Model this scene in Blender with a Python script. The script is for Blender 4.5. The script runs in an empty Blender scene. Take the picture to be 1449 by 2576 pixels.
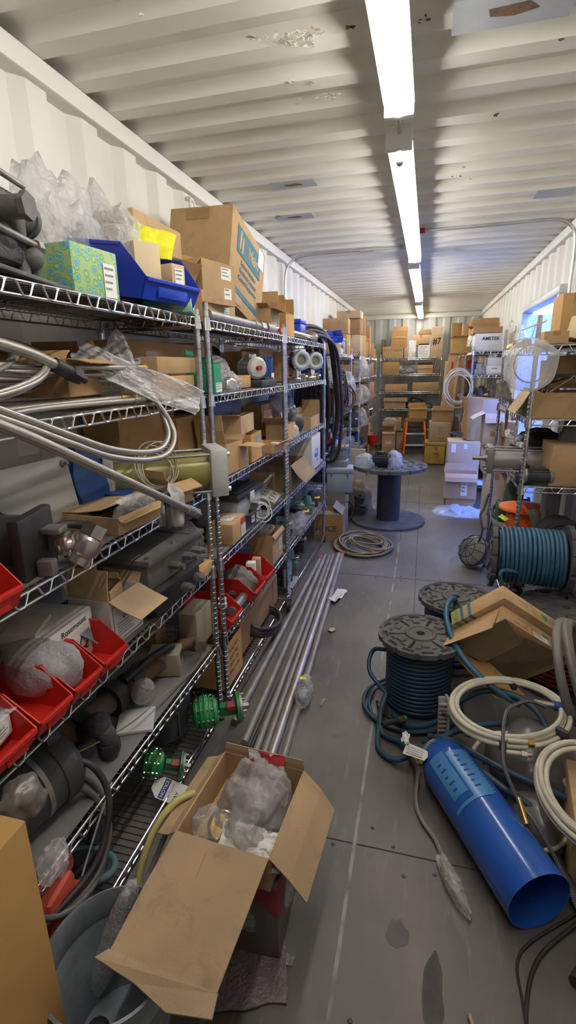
import bpy, bmesh, math, random
from mathutils import Vector, Matrix, noise
R_ = random.Random(7)
rad = math.radians
SC = bpy.context.scene
COL = SC.collection
# ---------------------------------------------------------------- camera
FPX = 1264.39
AX = (Vector((0.96691962, 0.05350464, -0.2494067)), None, None)
CX, CY, HC = 724.5, 1288.0, 1.64
def _axes():
    a = Vector((1071-CX, 920-CY, FPX)).normalized()
    b = -Vector((806-CX, 5709-CY, FPX)).normalized()
    return a.cross(b).normalized(), a, b
WX, WY, WZ = _axes()
def c2w(v): return Vector((WX.dot(v), WY.dot(v), WZ.dot(v)))
cam_d = bpy.data.cameras.new('camera'); cam = bpy.data.objects.new('camera', cam_d); COL.objects.link(cam)
cx_, cy_, cz_ = c2w(Vector((1,0,0))), c2w(Vector((0,-1,0))), c2w(Vector((0,0,-1)))
m = Matrix((cx_, cy_, cz_)).transposed().to_4x4(); m.translation = (0, 0, HC)
cam.matrix_world = m
cam_d.sensor_fit = 'VERTICAL'; cam_d.sensor_height = 36; cam_d.lens = 36*FPX/2576
cam_d.clip_start = .02; cam_d.clip_end = 100
SC.camera = cam
# ---------------------------------------------------------------- world, exposure
SC.view_settings.view_transform = 'Standard'; SC.view_settings.look = 'None'
SC.view_settings.gamma = 1; SC.view_settings.use_curve_mapping = False
SC.view_settings.exposure = 1.12
TUBE_STRENGTH = 21.0
SKY = ((0.13, 0.27, 1.0, 1), 12.0)
w = bpy.data.worlds.new('sky'); SC.world = w; w.use_nodes = True
bg = w.node_tree.nodes['Background']; bg.inputs[0].default_value = SKY[0]; bg.inputs[1].default_value = SKY[1]

# measured room (metres): x across, y along the container, z up; the camera stands at the origin
XL, XR, YN, YF, ZC = -1.325, 1.02, -1.0, 11.05, 2.65
FS = -0.874                 # front line of the left shelving
LV = (0.06, 0.40, 0.79, 1.15, 1.535, 1.838)
def w2c(x, y, z):
    q = Vector((x, y, z-HC)); return WX*q.x + WY*q.y + WZ*q.z
def pix(x, y, z):
    c = w2c(x, y, z); return CX+FPX*c.x/c.z, CY+FPX*c.y/c.z
def solve(fn, target, a, b):
    fa = fn(a)-target
    for _ in range(50):
        mid = (a+b)/2; fm = fn(mid)-target
        if (fm > 0) == (fa > 0): a, fa = mid, fm
        else: b = mid
    return (a+b)/2
def ycol(px, x, z):
    d0 = WX*x + WZ*(z-HC); k = px-CX    # FPX*(d0x+y*WYx) = k*(d0z+y*WYz)
    return (k*d0.z-FPX*d0.x)/(FPX*WY.x-k*WY.z)
def xcol(px, y, z):
    d0 = WY*y + WZ*(z-HC); k = px-CX
    return (k*d0.z-FPX*d0.x)/(FPX*WX.x-k*WX.z)
def zrow(py, x, y):
    d0 = WX*x + WY*y; k = py-CY
    return HC+(k*d0.z-FPX*d0.y)/(FPX*WZ.y-k*WZ.z)
def ray(px, py): return c2w(Vector((px-CX, py-CY, FPX)))
def onz(px, py, z): r = ray(px, py); t = (z-HC)/r.z; return Vector((t*r.x, t*r.y, z))
def onx(px, py, x): r = ray(px, py); t = x/r.x; return Vector((x, t*r.y, HC+t*r.z))
def ony(px, py, y): r = ray(px, py); t = y/r.y; return Vector((t*r.x, y, HC+t*r.z))

# ---------------------------------------------------------------- materials
MATS = {}
def mat(name, c1, c2=None, rough=.6, metal=0., scale=8., bump=0., bscale=40., spec=.5, stretch=(1,1,1), contrast=(.35,.65), trans=0., detail=4, c3=None):
    if name in MATS: return MATS[name]
    m = bpy.data.materials.new(name); m.use_nodes = True
    nt = m.node_tree; N, L = nt.nodes, nt.links
    bs = N['Principled BSDF']
    bs.inputs['Roughness'].default_value = rough; bs.inputs['Metallic'].default_value = metal
    bs.inputs['Specular IOR Level'].default_value = spec
    if trans: bs.inputs['Transmission Weight'].default_value = trans
    tc = N.new('ShaderNodeTexCoord'); mp = N.new('ShaderNodeMapping')
    mp.inputs['Scale'].default_value = stretch
    L.new(tc.outputs['Object'], mp.inputs['Vector'])
    c2 = c2 or tuple(v*.82 for v in c1)
    n = N.new('ShaderNodeTexNoise'); n.inputs['Scale'].default_value = scale; n.inputs['Detail'].default_value = detail
    L.new(mp.outputs[0], n.inputs['Vector'])
    cr = N.new('ShaderNodeValToRGB'); e = cr.color_ramp.elements
    e[0].position, e[1].position = contrast
    e[0].color = (*c1, 1); e[1].color = (*c2, 1)
    if c3:
        x = e.new(min(.99, contrast[1]+.08)); x.color = (*c3, 1)
    L.new(n.outputs['Fac'], cr.inputs[0]); L.new(cr.outputs[0], bs.inputs['Base Color'])
    if bump:
        n2 = N.new('ShaderNodeTexNoise'); n2.inputs['Scale'].default_value = bscale; n2.inputs['Detail'].default_value = 3
        L.new(mp.outputs[0], n2.inputs['Vector'])
        b = N.new('ShaderNodeBump'); b.inputs['Strength'].default_value = bump; b.inputs['Distance'].default_value = .01
        L.new(n2.outputs['Fac'], b.inputs['Height']); L.new(b.outputs[0], bs.inputs['Normal'])
    MATS[name] = m; return m
def emis(name, c, s):
    m = bpy.data.materials.new(name); m.use_nodes = True; N, L = m.node_tree.nodes, m.node_tree.links
    bs = N['Principled BSDF']; bs.inputs['Base Color'].default_value = (.8,.8,.8,1)
    bs.inputs['Emission Color'].default_value = (*c, 1); bs.inputs['Emission Strength'].default_value = s
    MATS[name] = m; return m
def film(name, c, alpha, rough=.22, bump=.35, bscale=14, milky=.3):
    """thin clear plastic: see-through face on, denser and glossier on its folds"""
    m = bpy.data.materials.new(name); m.use_nodes = True; N, L = m.node_tree.nodes, m.node_tree.links
    out = N['Material Output']; bs = N['Principled BSDF']
    bs.inputs['Base Color'].default_value = (*c, 1); bs.inputs['Roughness'].default_value = rough
    bs.inputs['Specular IOR Level'].default_value = .8
    tc = N.new('ShaderNodeTexCoord'); n = N.new('ShaderNodeTexNoise'); n.inputs['Scale'].default_value = bscale
    n.inputs['Detail'].default_value = 2; n.inputs['Distortion'].default_value = .8
    L.new(tc.outputs['Object'], n.inputs['Vector'])
    b = N.new('ShaderNodeBump'); b.inputs['Strength'].default_value = bump; b.inputs['Distance'].default_value = .02
    v = N.new('ShaderNodeTexVoronoi'); v.feature = 'DISTANCE_TO_EDGE'; v.inputs['Scale'].default_value = bscale*.45; mxv = N.new('ShaderNodeMixRGB'); mxv.inputs[0].default_value = .12; L.new(tc.outputs['Object'], mxv.inputs[1]); L.new(n.outputs['Color'], mxv.inputs[2]); L.new(mxv.outputs[0], v.inputs['Vector'])
    vr = N.new('ShaderNodeMapRange'); vr.inputs['From Max'].default_value = .10; L.new(v.outputs['Distance'], vr.inputs[0]); ad = N.new('ShaderNodeMath'); ad.operation = 'MULTIPLY_ADD'; ad.inputs[1].default_value = -.35; L.new(vr.outputs[0], ad.inputs[0]); L.new(n.outputs['Fac'], ad.inputs[2])
    L.new(ad.outputs[0], b.inputs['Height']); L.new(b.outputs[0], bs.inputs['Normal'])
    tl = N.new('ShaderNodeBsdfTranslucent'); tl.inputs[0].default_value = (*c, 1)
    mx0 = N.new('ShaderNodeMixShader'); mx0.inputs[0].default_value = milky
    L.new(bs.outputs[0], mx0.inputs[1]); L.new(tl.outputs[0], mx0.inputs[2])
    lw = N.new('ShaderNodeLayerWeight'); lw.inputs['Blend'].default_value = .35; L.new(b.outputs[0], lw.inputs['Normal'])
    mr = N.new('ShaderNodeMapRange'); mr.inputs['To Min'].default_value = alpha*.75; mr.inputs['To Max'].default_value = min(1, alpha*.75+.5)
    L.new(lw.outputs['Facing'], mr.inputs[0])
    tr = N.new('ShaderNodeBsdfTransparent'); mx = N.new('ShaderNodeMixShader')
    L.new(mr.outputs[0], mx.inputs[0]); L.new(tr.outputs[0], mx.inputs[1]); L.new(mx0.outputs[0], mx.inputs[2]); L.new(mx.outputs[0], out.inputs[0])
    MATS[name] = m; return m
def braid(name, c1, c2, su, sv, metal=.8, rough=.4, bump=.6):
    """woven pattern running round and along a hose (uses the hose's own UV)"""
    m = bpy.data.materials.new(name); m.use_nodes = True; N, L = m.node_tree.nodes, m.node_tree.links
    bs = N['Principled BSDF']; bs.inputs['Metallic'].default_value = metal; bs.inputs['Roughness'].default_value = rough
    tc = N.new('ShaderNodeTexCoord'); mp = N.new('ShaderNodeMapping'); mp.inputs['Scale'].default_value = (su, sv, 1)
    mp.inputs['Rotation'].default_value = (0, 0, rad(0))
    L.new(tc.outputs['UV'], mp.inputs['Vector'])
    ck = N.new('ShaderNodeTexChecker'); ck.inputs['Scale'].default_value = 1
    ck.inputs[1].default_value = (*c1, 1); ck.inputs[2].default_value = (*c2, 1)
    sh = N.new('ShaderNodeVectorMath'); sh.operation = 'ADD'
    sep = N.new('ShaderNodeSeparateXYZ'); L.new(mp.outputs[0], sep.inputs[0])
    a = N.new('ShaderNodeMath'); a.operation = 'ADD'; L.new(sep.outputs[0], a.inputs[0]); L.new(sep.outputs[1], a.inputs[1])
    s = N.new('ShaderNodeMath'); s.operation = 'SUBTRACT'; L.new(sep.outputs[0], s.inputs[0]); L.new(sep.outputs[1], s.inputs[1])
    cb = N.new('ShaderNodeCombineXYZ'); L.new(a.outputs[0], cb.inputs[0]); L.new(s.outputs[0], cb.inputs[1])
    cb.inputs[2].default_value = .5
    L.new(cb.outputs[0], ck.inputs['Vector']); L.new(ck.outputs[0], bs.inputs['Base Color'])
    b = N.new('ShaderNodeBump'); b.inputs['Strength'].default_value = bump; b.inputs['Distance'].default_value = .002
    L.new(ck.outputs[1], b.inputs['Height']); L.new(b.outputs[0], bs.inputs['Normal'])
    MATS[name] = m; return m

def card(name, c, k=.80, dirt=.55):
    """kraft board: cloudy tone, faint upright flutes, scattered grime"""
    m = mat(name, c, tuple(v*k for v in c), .85, scale=4, bump=.12, bscale=60)
    N, L = m.node_tree.nodes, m.node_tree.links; bs = N['Principled BSDF']; src = bs.inputs['Base Color'].links[0].from_socket
    tc = [n for n in N if n.type == 'TEX_COORD'][0]
    n = N.new('ShaderNodeTexNoise'); n.inputs['Scale'].default_value = 11; n.inputs['Detail'].default_value = 9; n.inputs['Roughness'].default_value = .7; n.inputs['Distortion'].default_value = .7
    oi = N.new('ShaderNodeObjectInfo'); ad = N.new('ShaderNodeVectorMath'); ad.operation = 'ADD'; L.new(tc.outputs['Object'], ad.inputs[0]); L.new(oi.outputs['Random'], ad.inputs[1]); L.new(ad.outputs[0], n.inputs['Vector'])
    r = N.new('ShaderNodeMapRange'); r.inputs['From Min'].default_value = .54; r.inputs['From Max'].default_value = .72; r.inputs['To Max'].default_value = dirt; L.new(n.outputs['Fac'], r.inputs[0])
    mx = N.new('ShaderNodeMixRGB'); L.new(r.outputs[0], mx.inputs[0]); L.new(src, mx.inputs[1]); mx.inputs[2].default_value = (c[0]*.42, c[1]*.40, c[2]*.42, 1)
    w_ = N.new('ShaderNodeTexWave'); w_.inputs['Scale'].default_value = 42; w_.inputs['Distortion'].default_value = .4; mpw = N.new('ShaderNodeMapping'); mpw.inputs['Rotation'].default_value = (0,0,.785); L.new(tc.outputs['Object'], mpw.inputs[0]); L.new(mpw.outputs[0], w_.inputs['Vector'])
    hv = N.new('ShaderNodeHueSaturation'); mv = N.new('ShaderNodeMapRange'); mv.inputs['To Min'].default_value = .98; mv.inputs['To Max'].default_value = 1.015; L.new(w_.outputs['Fac'], mv.inputs[0])
    ml = N.new('ShaderNodeMath'); ml.operation = 'MULTIPLY'; mo = N.new('ShaderNodeMapRange'); mo.inputs['To Min'].default_value = .86; mo.inputs['To Max'].default_value = 1.14; L.new(oi.outputs['Random'], mo.inputs[0]); L.new(mv.outputs[0], ml.inputs[0]); L.new(mo.outputs[0], ml.inputs[1])
    L.new(ml.outputs[0], hv.inputs['Value']); L.new(mx.outputs[0], hv.inputs['Color']); L.new(hv.outputs[0], bs.inputs['Base Color']); return m
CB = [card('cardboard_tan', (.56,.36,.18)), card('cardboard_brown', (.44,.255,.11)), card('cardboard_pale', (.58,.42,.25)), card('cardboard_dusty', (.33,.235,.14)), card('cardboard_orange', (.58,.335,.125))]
CW = mat('white_board', (.72,.70,.68), (.62,.60,.57), .7, scale=4, bump=.1)
CD = mat('dark_board', (.20,.15,.10), (.14,.10,.07), .9, scale=6, bump=.2)
CHROME = mat('chrome_wire', (.78,.79,.82), (.6,.61,.64), .22, 1., scale=30)
POSTM = mat('chrome_post', (.72,.73,.76), (.45,.46,.48), .28, 1., scale=14)
STEEL = mat('dull_steel', (.40,.385,.36), (.27,.26,.245), .48, .7, scale=12, bump=.1)
BRIGHT = mat('bright_steel', (.75,.73,.70), (.55,.53,.50), .25, 1., scale=10)
DSTEEL = mat('dark_steel', (.065,.064,.062), (.04,.039,.038), .5, .5, scale=10, bump=.2)
ALU = mat('aluminium', (.66,.66,.65), (.52,.52,.51), .5, .5, scale=10, bump=.1)
GALV = mat('galvanised', (.33,.37,.40), (.24,.27,.30), .55, .5, scale=20)
IRON = mat('cast_iron', (.085,.083,.08), (.05,.048,.045), .6, .3, scale=15, bump=.5, bscale=80)
RUST = mat('rusty_iron', (.10,.085,.075), (.20,.10,.055), .8, .2, scale=9, bump=.5, bscale=50)
BLACK = mat('black_plastic', (.025,.025,.027), (.04,.04,.042), .5, scale=10)
BLACKR = mat('black_rubber', (.022,.02,.02), (.045,.04,.038), .55, scale=12, bump=.1)
REELM = mat('reel_plastic', (.075,.074,.074), (.12,.117,.112), .75, scale=10, bump=.15)
REELD = mat('reel_plastic_dark', (.05,.05,.055), (.08,.08,.085), .6, scale=10, bump=.1)
REDP = mat('red_plastic', (.62,.025,.015), (.52,.018,.012), .4, scale=6)
BLUEP = mat('blue_plastic', (.012,.055,.55), (.01,.04,.42), .4, scale=6)
BLUET = mat('blue_paint', (.022,.10,.42), (.016,.075,.33), .16, scale=6, contrast=(.4,.75))
BLUED = mat('blue_equipment', (.012,.07,.26), (.01,.05,.18), .4, scale=8)
BLUEH = mat('blue_rubber_hose', (.022,.075,.125), (.03,.06,.09), .5, scale=14)
BLUEW = mat('blue_wound_hose', (.025,.12,.21), (.03,.085,.15), .45, scale=14)
GREENP = mat('green_paint', (.035,.33,.09), (.02,.22,.06), .4, scale=9, bump=.1)
GREENB = mat('green_box', (.02,.33,.15), (.015,.26,.12), .6, scale=6)
TEAL = mat('teal_dusty', (.07,.22,.19), (.12,.18,.16), .7, scale=10)
ORANGE = mat('orange_paint', (.95,.19,.02), (.85,.13,.015), .5, scale=8, bump=.2)
GREYE = mat('grey_enclosure', (.30,.31,.30), (.22,.23,.22), .55, scale=6, bump=.1)
GREYB = mat('blue_grey_enclosure', (.30,.35,.39), (.24,.28,.31), .5, scale=5)
GREYD = mat('dark_grey_paint', (.058,.060,.064), (.036,.038,.04), .5, scale=10, bump=.2)
LGREY = mat('light_grey_plastic', (.55,.55,.53), (.46,.46,.44), .6, scale=6)
WHITEP = mat('white_plastic', (.78,.78,.77), (.68,.68,.67), .45, scale=6)
PAPER = mat('paper', (.82,.81,.78), (.74,.73,.70), .8, scale=6)
CREAM = mat('cream_hose', (.60,.55,.44), (.48,.43,.34), .5, scale=16)
TANROPE = mat('tan_cable', (.30,.235,.145), (.20,.155,.095), .7, scale=20, bump=.2)
BROWNH = mat('brown_black_hose', (.045,.03,.026), (.025,.018,.017), .45, scale=8)
BRASS = mat('brass', (.65,.42,.13), (.5,.32,.1), .3, .9, scale=10)
WOOD = mat('raw_wood', (.62,.47,.27), (.50,.36,.19), .7, scale=6, stretch=(6,6,.5))
INK = mat('black_ink', (.03,.03,.03), rough=.8)
INKG = mat('grey_ink', (.28,.28,.27), rough=.8)
INKB = mat('blue_ink', (.06,.18,.24), (.08,.2,.26), .8)
INKR = mat('red_ink', (.6,.08,.04), rough=.8)
INKN = mat('navy_ink', (.02,.04,.22), rough=.7)
TAPE = mat('brown_tape', (.42,.25,.11), (.35,.2,.09), .3, scale=8)
YEL = mat('yellow_plastic', (.62,.55,.22), (.5,.44,.17), .4, scale=6)
YELB = mat('bright_yellow', (.85,.80,.03), (.7,.66,.03), .5)
OIL = mat('yellow_tube', (.36,.33,.12), (.28,.25,.08), .3, .2, scale=6)
FILM = film('clear_bag', (.84,.85,.87), .24, rough=.14, bump=.6, bscale=20)
FILMW = film('milky_bag', (.86,.86,.88), .40, rough=.15, bump=.7, bscale=20, milky=.35)
FILMG = film('grey_bag', (.56,.55,.54), .52, rough=.16, bump=.6)
BUBBLE = film('bubble_wrap', (.66,.66,.68), .75, rough=.2, bump=.5, bscale=70)
BLUEBAG = film('sheet_film', (.62,.70,.85), .72, rough=.18, bump=.8, bscale=9)
GREYF = mat('grey_polythene', (.105,.10,.095), (.15,.14,.135), .3, scale=3, bump=.35, bscale=9)
BRD = braid('steel_braid', (.58,.55,.50), (.30,.275,.245), 10, 260)
BRDD = braid('dark_steel_braid', (.25,.23,.20), (.17,.155,.135), 10, 260, .4, .6)
ROPE = braid('twisted_rope', (.31,.28,.24), (.18,.16,.135), 3, 110, 0, .8)
WROPE = braid('wire_rope', (.26,.25,.24), (.07,.07,.07), 4, 170, .6, .45)

# ---------------------------------------------------------------- mesh helpers
def bx(bm, c, s, bev=0, rot=None):
    r = bmesh.ops.create_cube(bm, size=1.0); vs = r['verts']
    M = Matrix.Translation(c) @ ((rot if isinstance(rot, Matrix) else eul(rot)).to_4x4() if rot else Matrix.Identity(4)) @ Matrix.Diagonal((*s, 1))
    bmesh.ops.transform(bm, matrix=M, verts=vs)
    if bev:
        es = list({e for v in vs for e in v.link_edges})
        bmesh.ops.bevel(bm, geom=es, offset=min(bev, min(s)*.45), segments=2, affect='EDGES', profile=.5)
def eul(r):
    from mathutils import Euler
    return Euler(r).to_matrix()
def frame(d):
    d = Vector(d).normalized(); u = d.orthogonal().normalized(); return u, d.cross(u)
def cy(bm, p0, p1, r0, r1=None, n=20, cap=True):
    p0, p1 = Vector(p0), Vector(p1); r1 = r0 if r1 is None else r1
    d = p1-p0
    if abs(d.normalized().z) > .99: u, v = Vector((1,0,0)), Vector((0,1,0))*(1 if d.z > 0 else -1)
    else: u, v = frame(d)
    A = [bm.verts.new(p0+(u*math.cos(t)+v*math.sin(t))*r0) for t in [2*math.pi*i/n for i in range(n)]]
    B = [bm.verts.new(p1+(u*math.cos(t)+v*math.sin(t))*r1) for t in [2*math.pi*i/n for i in range(n)]]
    for i in range(n): bm.faces.new((A[i], A[(i+1)%n], B[(i+1)%n], B[i]))
    if cap: bm.faces.new(A[::-1]); bm.faces.new(B)
def lathe(bm, o, axis, prof, n=28):
    o = Vector(o); ax = Vector(axis).normalized(); u, v = frame(ax)
    rings = []
    for r, h in prof:
        rings.append([bm.verts.new(o+ax*h+(u*math.cos(t)+v*math.sin(t))*max(r, 1e-4)) for t in [2*math.pi*i/n for i in range(n)]])
    for a, b in zip(rings, rings[1:]):
        for i in range(n): bm.faces.new((a[i], a[(i+1)%n], b[(i+1)%n], b[i]))
    bm.faces.new(rings[0][::-1]); bm.faces.new(rings[-1])
def tb(bm, pts, r, n=8, closed=False, rr=None):
    pts = [Vector(p) for p in pts]; uvl = bm.loops.layers.uv.verify()
    k = len(pts); rings = []; L = [0.]
    for i in range(1, k): L.append(L[-1]+(pts[i]-pts[i-1]).length)
    d = (pts[1]-pts[0]).normalized(); u, _ = frame(d)
    for i in range(k):
        if closed: d = (pts[(i+1) % k]-pts[i-1])
        else: d = pts[min(i+1, k-1)]-pts[max(i-1, 0)]
        d = d.normalized() if d.length > 1e-9 else Vector((0,0,1))
        u = (u-d*u.dot(d))
        u = u.normalized() if u.length > 1e-6 else frame(d)[0]
        v = d.cross(u); q = rr[i] if rr else r
        rings.append([bm.verts.new(pts[i]+(u*math.cos(2*math.pi*j/n)+v*math.sin(2*math.pi*j/n))*q) for j in range(n)])
    for i in range(k if closed else k-1):
        a, b = rings[i], rings[(i+1) % k]
        for j in range(n):
            f = bm.faces.new((a[j], a[(j+1)%n], b[(j+1)%n], b[j]))
            l1 = L[i+1] if i+1 < k else L[-1]+.01
            for lp, uv in zip(f.loops, ((j/n, L[i]), ((j+1)/n, L[i]), ((j+1)/n, l1), (j/n, l1))): lp[uvl].uv = uv
    if not closed: bm.faces.new(rings[0][::-1]); bm.faces.new(rings[-1])
def sp(bm, c, r, sub=3, rot=None):
    r = (r, r, r) if not hasattr(r, '__len__') else r
    q = bmesh.ops.create_icosphere(bm, subdivisions=sub, radius=1)
    bmesh.ops.transform(bm, matrix=Matrix.Translation(c) @ (eul(rot).to_4x4() if rot else Matrix.Identity(4)) @ Matrix.Diagonal((*r, 1)), verts=q['verts'])
def slab(bm, pts, th):
    """polygon with thickness; th is the offset vector"""
    th = Vector(th); A = [bm.verts.new(Vector(p)) for p in pts]; B = [bm.verts.new(Vector(p)+th) for p in pts]
    n = len(A)
    for i in range(n): bm.faces.new((A[i], A[(i+1)%n], B[(i+1)%n], B[i]))
    bm.faces.new(A[::-1]); bm.faces.new(B)
def spline(pts, k=10, closed=False):
    P = [Vector(p) for p in pts]; n = len(P); out = []
    for i in range(n if closed else n-1):
        if closed: a, b, c, d = P[i-1], P[i], P[(i+1)%n], P[(i+2)%n]
        else: a, b, c, d = P[max(i-1,0)], P[i], P[i+1], P[min(i+2,n-1)]
        for j in range(k):
            t = j/k; out.append(.5*((2*b)+(c-a)*t+(2*a-5*b+4*c-d)*t*t+(3*b-3*c+d-a)*t**3))
    if not closed: out.append(P[-1])
    return out
SH = {'b': bx, 'c': cy, 't': tb, 's': sp, 'l': lathe, 'p': slab}
def build(shapes):
    bm = bmesh.new()
    for s in shapes:
        kw = s[-1] if isinstance(s[-1], dict) else {}
        a = s[1:-1] if kw else s[1:]
        SH[s[0]](bm, *a, **kw)
    return bm
def finish(bm, name, m, smooth=38, mods=None):
    bmesh.ops.recalc_face_normals(bm, faces=bm.faces)
    me = bpy.data.meshes.new(name); bm.to_mesh(me); bm.free()
    for x in (m if isinstance(m, (list, tuple)) else [m]): me.materials.append(x)
    if smooth:
        me.polygons.foreach_set('use_smooth', [True]*len(me.polygons)); me.set_sharp_from_angle(angle=rad(smooth))
    return me
def link(me, name, parent=None):
    o = bpy.data.objects.new(name, me); COL.objects.link(o)
    if parent is not None: o.parent = parent
    return o
def tag(o, label=None, cat=None, group=None, kind=None):
    if label: o['label'] = label
    if cat: o['category'] = cat
    if group: o['group'] = group
    if kind: o['kind'] = kind
    return o
def T(name, label, cat, loc, rot=(0,0,0), group=None):
    o = bpy.data.objects.new(name, None); COL.objects.link(o); o.empty_display_size = .05
    o.location = loc; o.rotation_euler = rot
    return tag(o, label, cat, group)
def P(t, name, m, *shapes, smooth=38, label=None):
    o = link(finish(build(shapes), name, m, smooth), name, t)
    if label: o['label'] = label
    return o
def PE(t, name, m, *shapes):
    for s in shapes: P(t, name, m, s)
def one(name, label, cat, m, shapes, loc=(0,0,0), rot=(0,0,0), group=None, smooth=38):
    o = link(finish(build(shapes), name, m, smooth), name); o.location = loc; o.rotation_euler = rot
    return tag(o, label, cat, group)
def struct(name, bm_or_shapes, m, smooth=0, parent=None):
    bm = bm_or_shapes if isinstance(bm_or_shapes, bmesh.types.BMesh) else build(bm_or_shapes)
    o = link(finish(bm, name, m, smooth), name, parent)
    if parent is None: o['kind'] = 'structure'
    return o
def text(parent, s, size, M, m=None, sx=1., bold=False, name='printed_text'):
    cu = bpy.data.curves.new('txt', 'FONT'); cu.body = s; cu.size = size; cu.align_x = 'CENTER'; cu.align_y = 'CENTER'
    cu.extrude = .0002; cu.resolution_u = 3
    if bold: cu.offset = size*.02
    tmp = bpy.data.objects.new('txt', cu)
    me = bpy.data.meshes.new_from_object(tmp); bpy.data.objects.remove(tmp); bpy.data.curves.remove(cu)
    me.name = name
    for i in range(len(me.materials)): me.materials[i] = m or INK
    if not me.materials: me.materials.append(m or INK)
    me.transform(M @ Matrix.Diagonal((sx, 1, 1, 1)))
    return link(me, name, parent)
def facem(face, size, u, v, off=.001, spin=0, bottom=True):
    """matrix of a spot on a box face; box stands on z=0 centred in x,y"""
    w, d, h = size; zc = h/2 if bottom else 0
    R = {'x+': ((0,1,0),(0,0,1),(1,0,0)), 'x-': ((0,-1,0),(0,0,1),(-1,0,0)), 'y-': ((1,0,0),(0,0,1),(0,-1,0)),
         'y+': ((-1,0,0),(0,0,1),(0,1,0)), 'z+': ((1,0,0),(0,1,0),(0,0,1)), 'z-': ((1,0,0),(0,-1,0),(0,0,-1))}[face]
    fw = {'x': d, 'y': w, 'z': w}[face[0]]; fh = {'x': h, 'y': h, 'z': d}[face[0]]; fd = {'x': w, 'y': d, 'z': h}[face[0]]
    r, up, nn = map(Vector, R)
    M = Matrix((r, up, nn)).transposed().to_4x4()
    M.translation = Vector((0,0,zc)) + r*u*fw + up*v*fh + nn*(fd/2+off)
    return M @ Matrix.Rotation(rad(spin), 4, 'Z')
def sticker(parent, M, w, h, m=PAPER, name='label_sticker', lines=0, ink=None, label=None):
    o = P(parent, name, m, ('b', (0,0,0), (w, h, .0006)), smooth=0); o.data.transform(M)
    if label: o['label'] = label
    if lines:
        sh = []
        for i in range(lines):
            ww = w*R_.uniform(.45,.8); hh = h*.8/lines*.35
            sh.append(('b', (-w*.42+ww/2, h*.36-i*h*.8/lines, .0006), (ww, hh, .0004)))
        q = P(parent, 'printed_lines', ink or INKG, *sh, smooth=0); q.data.transform(M); q.parent = o
    return o
# ---------------------------------------------------------------- cartons
def carton(label, loc, size, rz=0, flaps=None, tint=0, tape=True, stick=(), rx=0, ry=0, group=None, name='cardboard_box', cat='box', m=None, fm=None, fill=None):
    w, d, h = size; m = m or CB[tint]; t = .004
    o = T(name, label, cat, loc, (rx, ry, rz), group)
    if flaps is None:
        P(o, 'body', m, ('b', (0,0,h/2), (w-.002, d-.002, h-.001), .003))
        if tape:
            lx = w >= d; tw = min(.05, .3*min(w, d))
            s = [('b', (0,0,h+.0002), (w*.99, tw, .0008)) if lx else ('b', (0,0,h+.0002), (tw, d*.99, .0008))]
            e = min(.06, h*.35)
            for q in (-1, 1):
                s.append(('b', (q*(w/2-.0002),0,h-e/2), (.0008, tw, e)) if lx else ('b', (0,q*(d/2-.0002),h-e/2), (tw, .0008, e)))
            P(o, 'tape', TAPE, *s, smooth=0)
    else:
        P(o, 'body', m, ('b', (-w/2+t/2,0,h/2), (t, d, h)), ('b', (w/2-t/2,0,h/2), (t, d, h)),
          ('b', (0,-d/2+t/2,h/2), (w-2*t, t, h)), ('b', (0,d/2-t/2,h/2), (w-2*t, t, h)), ('b', (0,0,t/2), (w-2*t, d-2*t, t)), smooth=0)
        for f, (ang, ln) in flaps.items():
            lng = ln; ww = (d if f[0] == 'x' else w)*.985
            a = rad(ang); sgn = 1 if f[1] == '+' else -1      # 0 upright, 90 level outwards, negative folds inwards
            dv = Vector((0,0,math.cos(a))) + (Vector((sgn,0,0)) if f[0] == 'x' else Vector((0,sgn,0)))*math.sin(a)
            base = Vector((sgn*(w/2-t/2),0,h)) if f[0] == 'x' else Vector((0,sgn*(d/2-t/2),h))
            al = Vector((0,1,0)) if f[0] == 'x' else Vector((1,0,0))
            nn = dv.cross(al).normalized()*.003
            bow = nn*R_.uniform(-2.5, 2.5)
            cpt = base+dv*lng/2+bow
            P(o, 'flap', fm or m, ('p', [base-al*ww/2, base+al*ww/2, cpt+al*ww*.498, cpt-al*ww*.498], nn),
              ('p', [cpt-al*ww*.498, cpt+al*ww*.498, base+dv*lng+al*ww*.485, base+dv*lng-al*ww*.485], nn), smooth=0)
        if fill:
            P(o, 'packing', fill, ('b', (0,0,h*.8/2+.003), (w-.02, d-.02, h*.72), .02))
    for s in stick:
        f, u, v, sw, sh_ = s[:5]; M = facem(f, size, u, v, .0012 if flaps is None else .0006)
        mm = s[5] if len(s) > 5 else PAPER; ln = s[6] if len(s) > 6 else 4
        if mm is None:      # only print
            text(o, s[6], sh_, M, s[7] if len(s) > 7 else INK, sx=sw, bold=True)
        else: sticker(o, M, sw, sh_, mm, lines=ln)
    return o
def cL(label, lv, xf, p0, p1, pt, d, **k):
    """carton on left shelving: front face spans image columns p0..p1, top at row pt"""
    z = lv if isinstance(lv, float) else LV[lv]
    z += .004
    y0, y1 = ycol(p0, xf, z), ycol(p1, xf, z); h = max(.03, zrow(pt, xf, (y0+y1)/2)-z)
    return carton(label, (xf-d/2, (y0+y1)/2, z), (d, y1-y0, h), **k)
def cE(label, z, y, p0, p1, pt, d, **k):
    """carton whose face towards the camera spans columns p0..p1 at distance y"""
    z += .004
    x0, x1 = xcol(p0, y, z), xcol(p1, y, z); h = max(.03, zrow(pt, (x0+x1)/2, y)-z)
    return carton(label, ((x0+x1)/2, y+d/2, z), (x1-x0, d, h), **k)

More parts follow.
